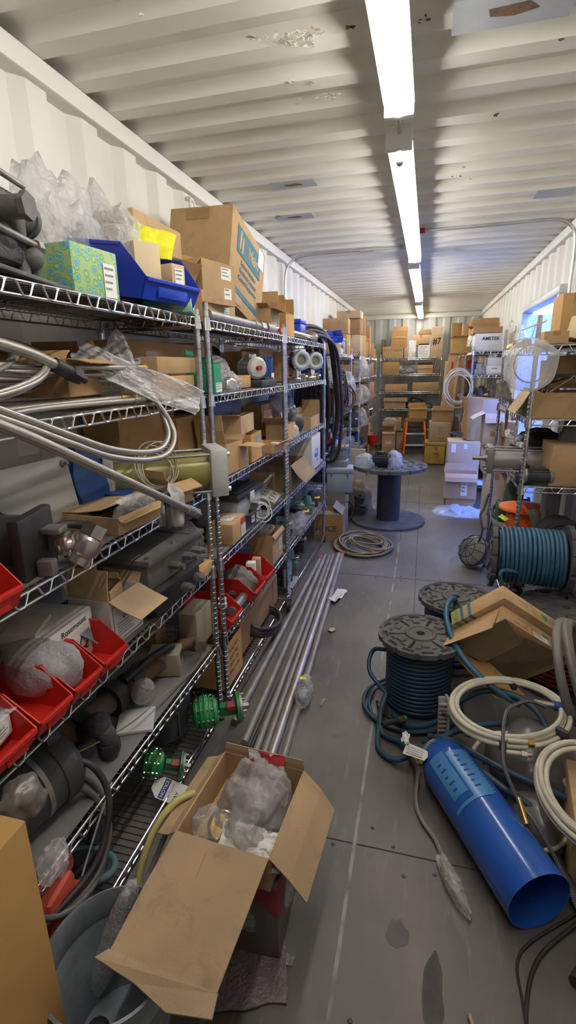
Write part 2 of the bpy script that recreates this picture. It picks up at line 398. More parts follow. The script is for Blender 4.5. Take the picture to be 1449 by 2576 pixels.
# ---------------------------------------------------------------- the container
PAINT = mat('container_paint', (.74,.73,.67), (.67,.66,.60), .55, scale=2.2, bump=.08, bscale=12, c3=(.52,.50,.44), contrast=(.45,.68))
PAINTC = mat('ceiling_paint', (.74,.725,.66), (.66,.64,.57), .6, scale=2.5, bump=.1, bscale=14, c3=(.44,.40,.33), contrast=(.45,.68))
def floor_mat():
    m = bpy.data.materials.new('worn_grey_floor'); m.use_nodes = True; N, L = m.node_tree.nodes, m.node_tree.links
    bs = N['Principled BSDF']; bs.inputs['Roughness'].default_value = .48
    tc = N.new('ShaderNodeTexCoord')
    def nz(scale, st, det=6, dist=0):
        mp = N.new('ShaderNodeMapping'); mp.inputs['Scale'].default_value = st; L.new(tc.outputs['Object'], mp.inputs[0])
        n = N.new('ShaderNodeTexNoise'); n.inputs['Scale'].default_value = scale; n.inputs['Detail'].default_value = det; n.inputs['Distortion'].default_value = dist
        L.new(mp.outputs[0], n.inputs[0]); return n
    def ramp(n, ps):
        r = N.new('ShaderNodeValToRGB'); e = r.color_ramp.elements
        while len(e) < len(ps): e.new(.5)
        for q, (p, c) in zip(e, ps): q.position = p; q.color = (*c, 1)
        L.new(n.outputs['Fac'], r.inputs[0]); return r
    a = ramp(nz(2.2, (1,.6,1)), [(.32,(.084,.075,.065)), (.52,(.120,.108,.094)), (.68,(.172,.156,.136))])
    s = ramp(nz(9, (3,.5,1), 8, .6), [(.58,(0,0,0)), (.72,(.4,.4,.4))])
    k = ramp(nz(1.3, (1,.9,1), 9, 1.5), [(.62,(0,0,0)), (.70,(.8,.8,.8))])
    m1 = N.new('ShaderNodeMixRGB'); L.new(s.outputs[0], m1.inputs[0]); L.new(a.outputs[0], m1.inputs[1]); m1.inputs[2].default_value = (.22,.21,.195,1)
    m2 = N.new('ShaderNodeMixRGB'); L.new(k.outputs[0], m2.inputs[0]); L.new(m1.outputs[0], m2.inputs[1]); m2.inputs[2].default_value = (.07,.055,.045,1)
    L.new(m2.outputs[0], bs.inputs['Base Color'])
    b = N.new('ShaderNodeBump'); b.inputs['Strength'].default_value = .15; b.inputs['Distance'].default_value = .004
    n3 = nz(30, (1,1,1)); L.new(n3.outputs['Fac'], b.inputs['Height']); L.new(b.outputs[0], bs.inputs['Normal'])
    return m
FLOOR = floor_mat()
struct('floor', [('b', ((XL+XR)/2, (YN+YF)/2, -.03), (XR-XL+.12, YF-YN+.1, .06))], FLOOR)
SEAM = mat('worn_white_seam', (.28,.27,.25), (.13,.125,.115), .6, scale=14, stretch=(1,.5,1), contrast=(.45,.6))
CRACK = mat('dark_joint', (.03,.03,.03), rough=.8)
struct('trim_1', [('b', (-.155, 2.6, .0008), (.012, 4.2, .0012))], SEAM)
struct('trim_2', [('b', (.012, 5.2, .0006), (.004, 4.2, .001)), ('b', (-.15, 7.4, .0006), (.004, 5.2, .001)),
                  ('b', (-.1, 3.84, .0006), (1.7, .005, .001)), ('b', (-.1, 1.41, .0006), (1.5, .004, .001)),
                  ('b', (-.1, 6.26, .0006), (1.9, .004, .001)), ('b', (-.1, 8.7, .0006), (1.9, .004, .001))], CRACK)
struct('trim_3', [('l', (x, y, .0), (0,0,1), [(.007,0),(.006,.002),(.001,.0025)], 12) for x, y in
                  [(-.02,1.43),(-.10,1.49),(.02,1.33),(-.1,.9),(.1,.88),(-.23,1.39),(.12,1.36),(-.1,3.8),(-.1,3.88),(.2,3.87),(-.3,3.8),(-.02,.62)]], DSTEEL)
def corr(axis, fixed, a0, a1, b0, b1, period, depth, sgn, phase=0., flat=.34):
    """trapezoid-ribbed sheet; ribs repeat along 'a', run along 'b'"""
    bm = bmesh.new(); sl = .5-flat; prof = []
    k = math.floor((a0-phase)/period)-1
    while phase+k*period < a1+period:
        s = phase+k*period
        for f, dd in ((0,0),(flat,0),(.5,1),(.5+flat,1)): prof.append((s+f*period, dd*depth))
        k += 1
    def val(a):
        for (p, q), (p2, q2) in zip(prof, prof[1:]):
            if p <= a <= p2: return q+(q2-q)*(a-p)/(p2-p+1e-9)
        return 0
    pts = [(a0, val(a0))]+[p for p in prof if a0 < p[0] < a1]+[(a1, val(a1))]
    rows = []
    for a, dd in pts:
        f = fixed+sgn*dd
        if axis == 'x': rows.append((bm.verts.new((f, a, b0)), bm.verts.new((f, a, b1))))
        elif axis == 'y': rows.append((bm.verts.new((a, f, b0)), bm.verts.new((a, f, b1))))
        else: rows.append((bm.verts.new((b0, a, f)), bm.verts.new((b1, a, f))))
    fs = []
    for p, q in zip(rows, rows[1:]): fs.append(bm.faces.new((p[0], q[0], q[1], p[1])))
    r = bmesh.ops.extrude_face_region(bm, geom=fs)
    off = {'x': (sgn*.003,0,0), 'y': (0,sgn*.003,0), 'z': (0,0,sgn*.003)}[axis]
    bmesh.ops.translate(bm, vec=off, verts=[v for v in r['geom'] if isinstance(v, bmesh.types.BMVert)])
    return bm
struct('ceiling', corr('z', ZC, YN, YF, XL-.04, XR+.04, .2277, .038, 1, 1.69), PAINTC)
struct('wall_left', corr('x', XL, YN, YF, -.01, 2.62, .29, .036, -1, 1.70), PAINT)
DY0, DY1, DZ = 4.75, 6.30, 2.17
struct('wall_right', corr('x', XR, YN, DY0, -.01, 2.62, .29, .036, 1, .1), PAINT)
struct('wall_right_beyond_door', corr('x', XR, DY1, YF, -.01, 2.62, .29, .036, 1, .1), PAINT)
struct('wall_right_over_door', corr('x', XR, DY0, DY1, DZ, 2.62, .29, .036, 1, .1), PAINT)
struct('wall_back', corr('y', YF, XL, XR, -.01, 2.64, .27, .036, 1, -1.3), mat('back_wall_paint', (.52,.53,.50), (.44,.45,.43), .6, scale=2.5, bump=.1))
struct('wall_front', corr('y', YN, XL-.04, XR+.04, -.01, 2.7, .27, .036, -1, 0), mat('low_bounce_dark', (.13,.13,.125), (.10,.10,.095), .6))  # unseen wall behind the camera, coloured dark to cut bounced light
struct('trim_4', [('b', (XL-.005, (YN+YF)/2, 2.612), (.075, YF-YN, .075), .01)], PAINT, 30)
struct('trim_5', [('b', (XR+.005, (YN+YF)/2, 2.612), (.075, YF-YN, .075), .01)], PAINT, 30)
struct('trim_6', [('b', ((XL+XR)/2, YF-.01, 2.60), (XR-XL, .07, .09), .01)], PAINT, 30)
struct('light_leak_cover', [('b', ((XL+XR)/2, (YN+YF)/2, 2.72), (XR-XL+.3, YF-YN+.3, .04)), ('b', (XL-.07, (YN+YF)/2, 2.62), (.04, YF-YN+.3, .24)), ('b', (XR+.07, (YN+YF)/2, 2.62), (.04, YF-YN+.3, .24)), ('b', ((XL+XR)/2, YF+.07, 2.62), (XR-XL+.1, .04, .24))], DSTEEL)  # unseen slab and side strips added to stop sky light leaking in
for x_ in (XL-.04, XR+.04): struct('trim_%d' % (30 if x_ < 0 else 31), [('b', (x_, YF+.01, 1.3), (.10,.12,2.6))], PAINT)
PATCH = mat('grey_repair_paint', (.42,.44,.47), (.36,.38,.40), .5, scale=8)
def cpatch(n, p, w, d, core=True):
    v = onz(p[0], p[1], ZC-.004)
    struct('trim_%d' % n, [('b', (v.x, v.y, ZC-.0015), (w, d, .002))], PATCH)
    if core: struct('trim_%d' % (n+1), [('p', [(v.x-w*.2, v.y-d*.12, ZC-.0035), (v.x+w*.12, v.y-d*.18, ZC-.0035), (v.x+w*.22, v.y+.01, ZC-.0035), (v.x+w*.02, v.y+d*.18, ZC-.0035), (v.x-w*.18, v.y+d*.1, ZC-.0035)], (0,0,.002))], RUST)
cpatch(7, (1290, 25), .34, .16); cpatch(9, (738, 466), .26, .11); cpatch(11, (742, 547), .26, .12); cpatch(13, (1395, 487), .22, .16, False)
# flaking paint on the ceiling
def flakes(label_n, spots, m):
    sh = []
    for px, py, n, spx, spy in spots:
        for i in range(n):
            v = onz(px+R_.uniform(-spx, spx), py+R_.uniform(-spy, spy), ZC-.002); r = R_.uniform(.004, .013)
            k = R_.randint(4, 6); a0 = R_.random()*6
            pts = [(v.x+r*R_.uniform(.6,1.3)*math.cos(a0+2*math.pi*j/k), v.y+.6*r*R_.uniform(.6,1.3)*math.sin(a0+2*math.pi*j/k), ZC-.002-R_.uniform(0,.006)) for j in range(k)]
            sh.append(('p', pts, (0,0,.0015)))
    struct(label_n, sh, m)
flakes('trim_15', [(745,95,46,55,18), (640,92,9,30,8), (800,80,8,15,12), (735,202,7,14,5), (830,240,18,34,9), (748,254,5,10,6), (352,38,3,6,5), (780,208,3,8,4)], mat('curled_paint', (.78,.75,.68), (.45,.38,.28), .8, scale=60))
flakes('trim_16', [(880,70,3,8,6), (1060,45,4,20,12), (1412,95,2,5,4), (700,545,3,12,4), (1255,290,3,10,6), (1160,430,4,30,20), (600,580,4,40,20)], RUST)
# doorway in the right wall
JAMB = mat('door_frame_paint', (.55,.56,.58), (.45,.46,.48), .4, scale=5)
struct('door_1', [('b', (XR+.02, DY1+.03, DZ/2), (.11, .06, DZ), .006), ('b', (XR+.02, DY0-.03, DZ/2), (.11, .06, DZ), .006),
                  ('b', (XR+.02, (DY0+DY1)/2, DZ+.035), (.11, DY1-DY0+.12, .07), .006), ('b', (XR+.02, (DY0+DY1)/2, .006), (.11, DY1-DY0, .012))], JAMB, 30)
leaf = struct('door_2', [('b', (XR+.09, DY0+.06+.0, DZ/2), (.0, .0, .0))] if False else [('b', (XR+.44, DY0-.02, DZ/2), (.74, .045, DZ-.04), .006)], JAMB, 30)
leaf2 = struct('door_3', [('b', (XR+.44, DY1+.03, DZ/2), (.74, .045, DZ-.04), .006), ('b', (XR+.44, DY1+.004, 1.2), (.5, .012, .05)), ('b', (XR+.44, DY1+.004, .5), (.5, .012, .05))], JAMB, 30)
t = T('door_stay', 'pale steel stay bar with a braced hook across the top of the open side doorway', 'door stay', (XR-.05, 5.9, 1.99))
P(t, 'bar', WHITEP, ('c', (0,.28,0), (0,-.95,0), .011), ('c', (0,.28,-.03), (0,.28,.05), .018))
P(t, 'brace', WHITEP, ('t', spline([(0,.1,0),(0.0,-.25,-.16),(0,-.32,-.15),(0,-.5,0)], 6), .007))
# outside: yard and the container next door
struct('ground_outside', [('b', (4.2, 5.5, -.08), (6.2, 16, .06))], mat('yard_concrete', (.36,.35,.33), (.28,.27,.26), .9, scale=2))
bm = corr('x', 2.6, 1.5, 9.5, 0, 3.0, .29, .036, 1, 0)
o = struct('neighbouring_container', bm, mat('neighbour_paint', (.55,.56,.55), (.45,.46,.46), .5, scale=3))
# ---------------------------------------------------------------- lights
TUBE = emis('fluorescent_tube', (1.0,.965,.90), TUBE_STRENGTH)
FIX = mat('white_fixture', (.80,.80,.79), (.72,.72,.71), .4, scale=4)
def light_fixture(y0, y1, label):
    t = T('ceiling_light', label, 'ceiling light', (-.162, y0, 2.55), (0,0,rad(-.35)), 'strip lights in a row along the ceiling')
    L = y1-y0
    P(t, 'reflector', FIX, ('p', [(-.056,0,.024),(-.034,0,.040),(.034,0,.040),(.056,0,.024),(.056,0,.028),(.036,0,.080),(-.036,0,.080),(-.056,0,.028)], (0,L,0)), smooth=0)
    P(t, 'tube', TUBE, ('c', (0,.02,.0), (0,L-.02,.0), .019))
    for q in (0, L): P(t, 'end_cap', FIX, ('b', (0, q, .022), (.112, .035, .075), .006))
    for q in (.14, L-.14): P(t, 'bracket', STEEL, ('b', (0,q,.096), (.03,.04,.02)))
light_fixture(-.15, 2.26, 'strip light nearest the camera, running out of the top of the photo')
light_fixture(2.56, 5.12, 'second strip light along the ceiling, between the two conduits and the nearest light')
light_fixture(5.42, 8.12, 'third strip light, the short looking one beyond the conduits')
light_fixture(8.60, 10.95, 'farthest strip light, close to the back wall')
COND = mat('conduit_metal', (.62,.62,.61), (.50,.50,.49), .35, .7, scale=10)
one('conduit_coupling', 'short grey threaded coupling joining the two nearest strip lights end to end', 'conduit', COND, [('c', (-.16,2.26,2.6), (-.16,2.56,2.6), .011), ('c', (-.16,2.30,2.6), (-.16,2.37,2.6), .017), ('c', (-.16,2.62,2.515), (-.16,2.62,2.60), .012), ('s', (-.16,2.62,2.51), .016)])
t = T('conduit', 'bent metal conduit climbing the left wall and crossing the ceiling', 'conduit', (0,0,0))
P(t, 'pipe', COND, ('t', spline([(XL+.03,4.87,1.90),(XL+.03,4.87,2.2),(XL+.03,4.87,2.42),(XL+.055,4.88,2.53),(XL+.13,4.9,2.605),(XL+.3,4.92,2.63),(-.9,4.92,2.632),(-.24,4.93,2.632)], 6), .0125, 10))
P(t, 'strap', COND, ('b', (XL+.02,4.87,2.28), (.03,.07,.02)), ('c', (-.62,4.925,2.632), (-.5,4.93,2.632), .017))
t = T('conduit', 'bent metal conduit crossing the ceiling and dropping down the right wall beside the doorway', 'conduit', (0,0,0))
P(t, 'pipe', COND, ('t', spline([(-.08,4.41,2.632),(.5,4.40,2.632),(.8,4.39,2.632),(.9,4.39,2.615),(.965,4.39,2.56),(.99,4.39,2.46),(.99,4.39,2.2),(.99,4.39,1.7)], 6), .0125, 10))
P(t, 'red_plug', REDP, ('c', (-.10,4.41,2.632), (-.06,4.41,2.632), .018))
t = T('junction_box', 'small blackened junction box on the left wall beside the conduit', 'junction box', (XL+.03, 4.80, 2.20))
P(t, 'box', DSTEEL, ('b', (0,0,0), (.05,.09,.10), .004)); P(t, 'cover', ALU, ('b', (.028,.03,.0), (.008,.08,.08), .003))
for i, (p, lb) in enumerate((((482,500), 'lashing ring high on the left wall over the shelving'), ((1284,808), 'lashing ring high on the right wall before the doorway'))):
    v = onx(p[0], p[1], XL+.03 if i == 0 else XR-.03)
    r = one('lashing_ring', lb, 'ring', PAINT, [('t', [(0, .032*math.cos(a), -.034+.034*math.sin(a)) for a in [2*math.pi*j/20 for j in range(20)]], .006, 8, {'closed': True}), ('b', (-.015 if i == 0 else .015, 0, .0), (.03,.03,.02), .004)], v)
# ---------------------------------------------------------------- wire shelving
LINER = mat('grey_shelf_liner', (.20,.195,.185), (.15,.145,.14), .7, scale=6, c3=(.24,.22,.20))
PM = {}
def post_mesh(h):
    k = round(h, 3)
    if k not in PM:
        bm = bmesh.new(); pr = [(.0126,0)]; z = .02
        while z < h-.02:
            pr += [(.0126,z), (.0112,z+.0012), (.0112,z+.0032), (.0126,z+.0044)]; z += .0254
        pr += [(.0126,h), (.009,h+.004)]
        lathe(bm, (0,0,0), (0,0,1), pr, 12); PM[k] = finish(bm, 'post', POSTM, 32)
    return PM[k]
FOOTM = finish(build([('c', (0,0,0), (0,0,.012), .016, .013), ('c', (0,0,.01), (0,0,.03), .006)]), 'foot', DSTEEL)
def shelf_bm(x0, x1, y0, y1, per=.082, step=.0254, front_only=False):
    bm = bmesh.new(); r = .0030; dz = -.030
    def truss(a, b, nrm):
        a, b = Vector(a), Vector(b); L = (b-a).length; d = (b-a)/L
        cy(bm, a, b, .0040, n=8); cy(bm, a+Vector((0,0,dz)), b+Vector((0,0,dz)), .0040, n=8)
        n = max(2, round(L/per)); pts = []
        for i in range(n):
            for f, zz in ((.0,dz),(.18,dz),(.24,dz*.86),(.38,dz*.14),(.45,0),(.73,0),(.80,dz*.14),(.94,dz*.86)):
                pts.append(a+d*(L*(i+f)/n)+Vector((0,0,zz))+nrm*.003)
        pts.append(b+Vector((0,0,dz))+nrm*.003)
        tb(bm, pts, r, 6)
    truss((x1,y0,0), (x1,y1,0), Vector((1,0,0))); truss((x0,y0,0), (x0,y1,0), Vector((-1,0,0)))
    truss((x0,y0,0), (x1,y0,0), Vector((0,-1,0))); truss((x0,y1,0), (x1,y1,0), Vector((0,1,0)))
    k = int((y1-y0)/step)
    for i in range(1, k): cy(bm, (x0,y0+(y1-y0)*i/k,.0015), (x1,y0+(y1-y0)*i/k,.0015), .0019, n=5)
    nn = max(2, round((x1-x0)/.15))
    for i in range(1, nn): cy(bm, (x0+(x1-x0)*i/nn,y0,-.003), (x0+(x1-x0)*i/nn,y1,-.003), .003, n=6)
    for x in (x0, x1):
        for y in (y0, y1): cy(bm, (x,y,-.042), (x,y,.008), .0205, .0165, n=14)
    return bm
def shelf_unit(label, x0, x1, y0, y1, zs, top, liners=(), group='chrome wire shelving units', z0=0.):
    t = T('wire_shelving_unit', label, 'shelving unit', ((x0+x1)/2, (y0+y1)/2, z0), (0,0,0), group)
    a, b, c, d = x0-(x0+x1)/2, x1-(x0+x1)/2, y0-(y0+y1)/2, y1-(y0+y1)/2
    for x in (a, b):
        for y in (c, d):
            p = link(post_mesh(top-.02), 'post', t); p.location = (x, y, .02)
            f = link(FOOTM, 'foot', p); f.location = (0, 0, -.02)
    me = finish(shelf_bm(a, b, c, d), 'shelf', CHROME, 40)
    for i, z in enumerate(zs):
        s = link(me, 'shelf', t); s.location = (0, 0, z-.003)
        if i in liners: P(s, 'shelf_liner', LINER, ('b', (0,0,.0045), (b-a-.03, d-c-.03, .003)), smooth=0)
    return t
XB = XL+.012
shelf_unit('nearest wire shelving unit on the left, running out of the photo at the left edge', XB+.012, FS, .11, 1.925, LV, 1.865, (1,2,3,5))
shelf_unit('second wire shelving unit on the left, behind the twin posts', XB+.012, FS, 2.02, 3.205, LV, 1.90, (1,2,3,4,5))
shelf_unit('third wire shelving unit on the left, ending where the dark hoses hang', XB+.012, FS, 3.245, 4.585, LV, 1.885, (1,2,3,4,5))
shelf_unit('fourth wire shelving unit on the left, just past the dark hoses', XB+.012, FS, 5.12, 6.33, (.1,.45,.8,1.15,1.50,1.78), 1.84, (1,2,3,4,5))
shelf_unit('fifth wire shelving unit on the left, with the tall stack of boxes on top', XB+.012, FS, 7.22, 8.36, (.1,.45,.8,1.15,1.50,1.78), 1.84, (1,2,3,4,5))
shelf_unit('sixth wire shelving unit on the left, nearest the back wall', XB+.012, FS, 8.42, 9.66, (.1,.45,.8,1.15,1.50,1.78), 1.83, (1,2,3,4,5))
shelf_unit('wire shelving unit standing across the back wall', -.86, .285, 10.46, 10.92, (.42,.82,1.155,1.49,1.79), 1.86, (0,1,2,3))
RA = (.18,.50,.965,1.345,1.735)
shelf_unit('near wire shelving unit on the right with the clear bag hung on its post', .567, 1.005, 3.06, 4.24, RA, 1.88, (1,2,3,4))
RD = (.1,.42,.80,1.16,1.515,1.80)
shelf_unit('wire shelving unit on the right beyond the doorway', .567, 1.005, 6.95, 8.15, RD, 1.86, (1,2,3,4,5))
shelf_unit('farthest wire shelving unit on the right, next to the upright long carton', .567, 1.005, 8.35, 9.55, RD, 1.84, (1,2,3,4,5))
# ---------------------------------------------------------------- builders for the goods
def bag_mesh(size, seed=0, amp=.28, fine=.12, sub=4, spike=0., flat=.55):
    bm = bmesh.new(); bmesh.ops.create_icosphere(bm, subdivisions=sub, radius=1)
    o = Vector((seed*7.3, seed*3.1, seed*1.7))
    for v in bm.verts:
        p = v.co.copy()
        k = 1+amp*noise.noise(p*1.5+o)+fine*(1-3*abs(noise.noise(p*2.3+o)))+fine*.45*(1-3*abs(noise.noise(Vector((p.x*7,p.y*7,p.z*3))+o)))
        if spike and p.z > .2: k += spike*(p.z-.2)*max(0, noise.noise(p*2.6+o*2)+.25)*2
        q = p*k
        if q.z < -flat: q.z = -flat-(q.z+flat)*-.06
        v.co = Vector((q.x*size[0]/2, q.y*size[1]/2, (q.z+flat)*size[2]/(1+flat)))
    return bm
def bag(label, loc, size, m=None, rz=0, seed=1, cat='bag', name='plastic_bag', group=None, rot=None, content=None, **k):
    me = finish(bag_mesh(size, seed, **k), name, m or FILM, 75)
    if content:
        o = T(name, label, cat, loc, rot or (0,0,rz), group); link(me, 'film', o)
        link(finish(bag_mesh(tuple(s*.66 for s in size), seed+3, .3, .15, 3), 'contents', content, 75), 'contents', o).location = (0,0,size[2]*.06)
        return o
    o = link(me, name); o.location = loc; o.rotation_euler = rot or (0,0,rz)
    return tag(o, label, cat, group)
def sheet(label, cat, name, m, loc, w, h, amp=.02, rot=(0,0,0), seed=0, n=26, th=.0012, group=None, drape=0.):
    bm = bmesh.new(); vs = []
    for i in range(n+1):
        for j in range(n+1):
            u, v = i/n-.5, j/n-.5
            q = Vector((u*3.1+seed*5.7, v*3.1, seed*2.3))
            z = amp*(noise.noise(q)+.5*abs(noise.noise(q*2.7))+.25*abs(noise.noise(q*6)))
            z -= drape*(u*u+v*v)
            e = 1+.12*noise.noise(Vector((seed, math.atan2(v, u)*1.5, 1)))
            vs.append(bm.verts.new((u*w*e, v*h*e, z)))
    fs = [bm.faces.new((vs[i*(n+1)+j], vs[(i+1)*(n+1)+j], vs[(i+1)*(n+1)+j+1], vs[i*(n+1)+j+1])) for i in range(n) for j in range(n)]
    r = bmesh.ops.extrude_face_region(bm, geom=fs)
    bmesh.ops.translate(bm, vec=(0,0,th), verts=[v for v in r['geom'] if isinstance(v, bmesh.types.BMVert)])
    o = link(finish(bm, name, m, 40), name); o.location = loc; o.rotation_euler = rot
    return tag(o, label, cat, group)
def facing(px, py, dist, spin=0., tilt=(0,0)):
    """where a flat thing sits and how it is turned: dist metres from the camera, square to the line of sight, then tilted"""
    n = -ray(px, py).normalized(); r = Vector((0,0,1)).cross(n).normalized(); u = n.cross(r)
    M = Matrix((r, u, n)).transposed().to_4x4() @ Matrix.Rotation(rad(spin), 4, 'Z') @ eul((rad(tilt[0]), rad(tilt[1]), 0)).to_4x4()
    M.translation = Vector((0,0,HC))-n*dist; return M
def storage_bin(label, loc, w, L, h, m=REDP, rz=0, rx=0, group=None):
    """stacking bin: open dipped front at +x, high back at -x; width w (y), length L (x)"""
    o = T('storage_bin', label, 'bin', loc, (0, rx, rz), group); t = .0035; f = h*.42
    b, bb = w/2, w/2*.9
    def side(s):
        y0, y1 = s*b, s*bb
        pts = [(-L/2+.012,y1,0),(L/2-.02,y1,0),(L/2,s*(bb+(b-bb)*.4),f),(L/2-.30*L,y0,h),(-L/2,y0,h)]
        return ('p', pts, (0,-s*t,0))
    P(o, 'body', m, side(1), side(-1), ('p', [(-L/2+.012,-bb,0),(L/2-.02,-bb,0),(L/2-.02,bb,0),(-L/2+.012,bb,0)], (0,0,t)),
      ('p', [(-L/2+.012,-bb,0),(-L/2+.012,bb,0),(-L/2,b,h),(-L/2,-b,h)], (t,0,0)),
      ('p', [(L/2-.02,-bb,0),(L/2-.02,bb,0),(L/2,bb+(b-bb)*.4,f),(L/2,-bb-(b-bb)*.4,f)], (-t,0,0)),
      ('b', (-.15*L,b-.001,h-.006), (.68*L,.009,.011), .002), ('b', (-.15*L,-b+.001,h-.006), (.68*L,.009,.011), .002),
      ('b', (L/2-.002,0,f-.005), (.012,2*bb,.012), .002), ('b', (-.1*L,bb+.004,h*.55), (.75*L,.003,.006)), ('b', (-.1*L,-bb-.004,h*.55), (.75*L,.003,.006)),
      ('b', (-L/2+.001,0,h-.006), (.010,w,.011), .002), smooth=0)
    P(o, 'label_slot', m, ('b', (L/2-.007,0,f*.45), (.004,w*.5,f*.5), .001))
    return o
def coil(name, label, cat, m, loc, R, n, r, rot=(0,0,0), wob=.012, flatr=.0, seed=0, tail=None, cat_group=None, oval=1., seg=8, th=0.):
    q = random.Random(seed); pts = []; N = 40
    for i in range(n*N+1):
        a = 2*math.pi*i/N; k = i/N
        j = Vector((noise.noise((k*1.3, seed, 0)), noise.noise((k*1.3, seed, 5)), noise.noise((k*1.7, seed, 9))))
        rr = R*(1-flatr*(k/n))+wob*j.x*2
        pts.append(Vector((rr*math.cos(a), rr*math.sin(a)*oval, (k/n-.5)*th+wob*j.z*1.6+r*1.2*abs((k*1.618) % 2-1))))
    if tail: pts += spline([pts[-1]]+[Vector(p) for p in tail], 8)[1:]
    o = link(finish(build([('t', pts, r, seg)]), name, m, 60), name); o.location = loc; o.rotation_euler = rot
    return tag(o, label, cat, cat_group)
def hose(name, label, cat, m, pts, r, k=10, seg=10, group=None, ends=None, endm=None):
    P_ = spline(pts, k)
    if ends is None:
        o = link(finish(build([('t', P_, r, seg)]), name, m, 60), name)
        return tag(o, label, cat, group)
    o = T(name, label, cat, P_[0], (0,0,0), group)
    b = Vector(P_[0]); Q = [p-b for p in P_]
    P(o, 'tube', m, ('t', Q, r, seg), smooth=60)
    for e in ends:
        a, c = (Q[0], Q[1]) if e == 0 else (Q[-1], Q[-2]); d = (a-c).normalized()
        P(o, 'end_fitting', endm or BRASS, ('c', a-d*r*2, a+d*r*2, r*1.35, None, 12), ('c', a+d*r*2, a+d*r*4.2, r*1.6, None, 6), ('c', a+d*r*4.2, a+d*r*6, r*.8, None, 10))
    return o
def flange_bm(R, th, hub, nlobe=12, nslot=6, ri=.02, dish=.0, cut=True):
    """moulded reel flange: scalloped edge, slots, hub ring, bosses"""
    bm = bmesh.new(); NA, NR = 192, 46; top = []; bot = []
    for j in range(NR+1):
        r = ri+(R-ri)*j/NR; a_, b_ = [], []
        for i in range(NA):
            t = 2*math.pi*i/NA; e = 1.
            if j > NR-3 and cut: e = 1-.035*(abs(math.sin(t*nlobe/2)) > .93)
            f = r/R; z = th
            k_ = R/.2
            if f > .93: z += .004*k_
            if .79 < f < .89 and math.cos(t*nlobe) > -.1: z -= .012*k_
            if abs(r-hub) < .007*k_: z += .008*k_
            if r < hub-.007*k_: z += .004*k_
            if hub+.012*k_ < r < R*.76 and abs(math.sin(t*nslot/2)) < .075*R/r: z -= th*.8
            if .50 < f < .66 and abs(math.sin(t*nslot/2)) > .90: z += .008*k_
            if .68 < f < .74 and abs(math.sin(t*nslot/2)) > .55 and abs(math.cos(t*nslot)) < .45: z -= .008*k_
            a_.append(bm.verts.new((r*e*math.cos(t), r*e*math.sin(t), z))); b_.append(bm.verts.new((r*e*math.cos(t), r*e*math.sin(t), 0)))
        top.append(a_); bot.append(b_)
    for j in range(NR):
        for i in range(NA):
            k = (i+1) % NA
            bm.faces.new((top[j][i], top[j+1][i], top[j+1][k], top[j][k])); bm.faces.new((bot[j][i], bot[j][k], bot[j+1][k], bot[j+1][i]))
    for i in range(NA):
        k = (i+1) % NA
        bm.faces.new((top[NR][i], bot[NR][i], bot[NR][k], top[NR][k])); bm.faces.new((top[0][i], top[0][k], bot[0][k], bot[0][i]))
    return bm
def reel(label, loc, R, rb, h, rot=(0,0,0), m=REELM, plain_base=False, rz=0., m2=None, hole=False, name='cable_reel', group=None):
    o = T(name, label, 'reel', loc, rot, group); th = .022 if R < .3 else .028
    hub = R*.33
    f1 = link(finish(flange_bm(R, th, hub), 'top_flange', m, 40), 'top_flange', o); f1.location = (0,0,h-th); f1.rotation_euler = (0,0,rz)
    if plain_base: P(o, 'base_flange', m, ('l', (0,0,0), (0,0,1), [(R*.98,0),(R,.004),(R,th-.004),(R*.985,th)], 96))
    else:
        f2 = link(finish(flange_bm(R, th, hub), 'base_flange', m2 or m, 40), 'base_flange', o); f2.rotation_euler = (math.pi,0,0); f2.location = (0,0,th)
    P(o, 'barrel', m2 or m, ('c', (0,0,th*.9), (0,0,h-th*.9), rb, None, 64))
    if hole: P(o, 'drain_hole', BLACK, ('c', (rb*.1*0,-rb-.001,th+.05), (0,-rb*.9,th+.05), .022, None, 24))
    return o
def winding(label, loc, rot, r0, z0, z1, r, m=BLUEW, tail=None, layers=1, name='wound_hose', cat='hose', jit=.0):
    """hose wound round a reel; tail points are in world space"""
    pts = []; N = 36; pitch = r*2.03; M = Matrix.LocRotScale(Vector(loc), eul(rot).to_quaternion(), None)
    n = int((z1-z0)/pitch)
    for L in range(layers):
        rr = r0+r+L*r*1.75
        for i in range(n*N+1):
            a = 2*math.pi*i/N; z = z0+r+(i/N)*pitch if L % 2 == 0 else z1-r-(i/N)*pitch
            jj = jit*noise.noise((i*.05, L, 1))
            pts.append(M @ Vector(((rr+jj)*math.cos(a), (rr+jj)*math.sin(a), z+jj*1.5)))
    if tail: pts += spline([pts[-1]]+[Vector(p) for p in tail], 12)[1:]
    o = link(finish(build([('t', pts, r, 8)]), name, m, 60), name)
    return tag(o, label, cat)
def bolts(pos, r, h, ax=(0,0,1)):
    a = Vector(ax)
    return [('c', Vector(p), Vector(p)+a*h, r, None, 6) for p in pos]
def ring(n, R, z=0, ph=0): return [(R*math.cos(2*math.pi*i/n+ph), R*math.sin(2*math.pi*i/n+ph), z) for i in range(n)]
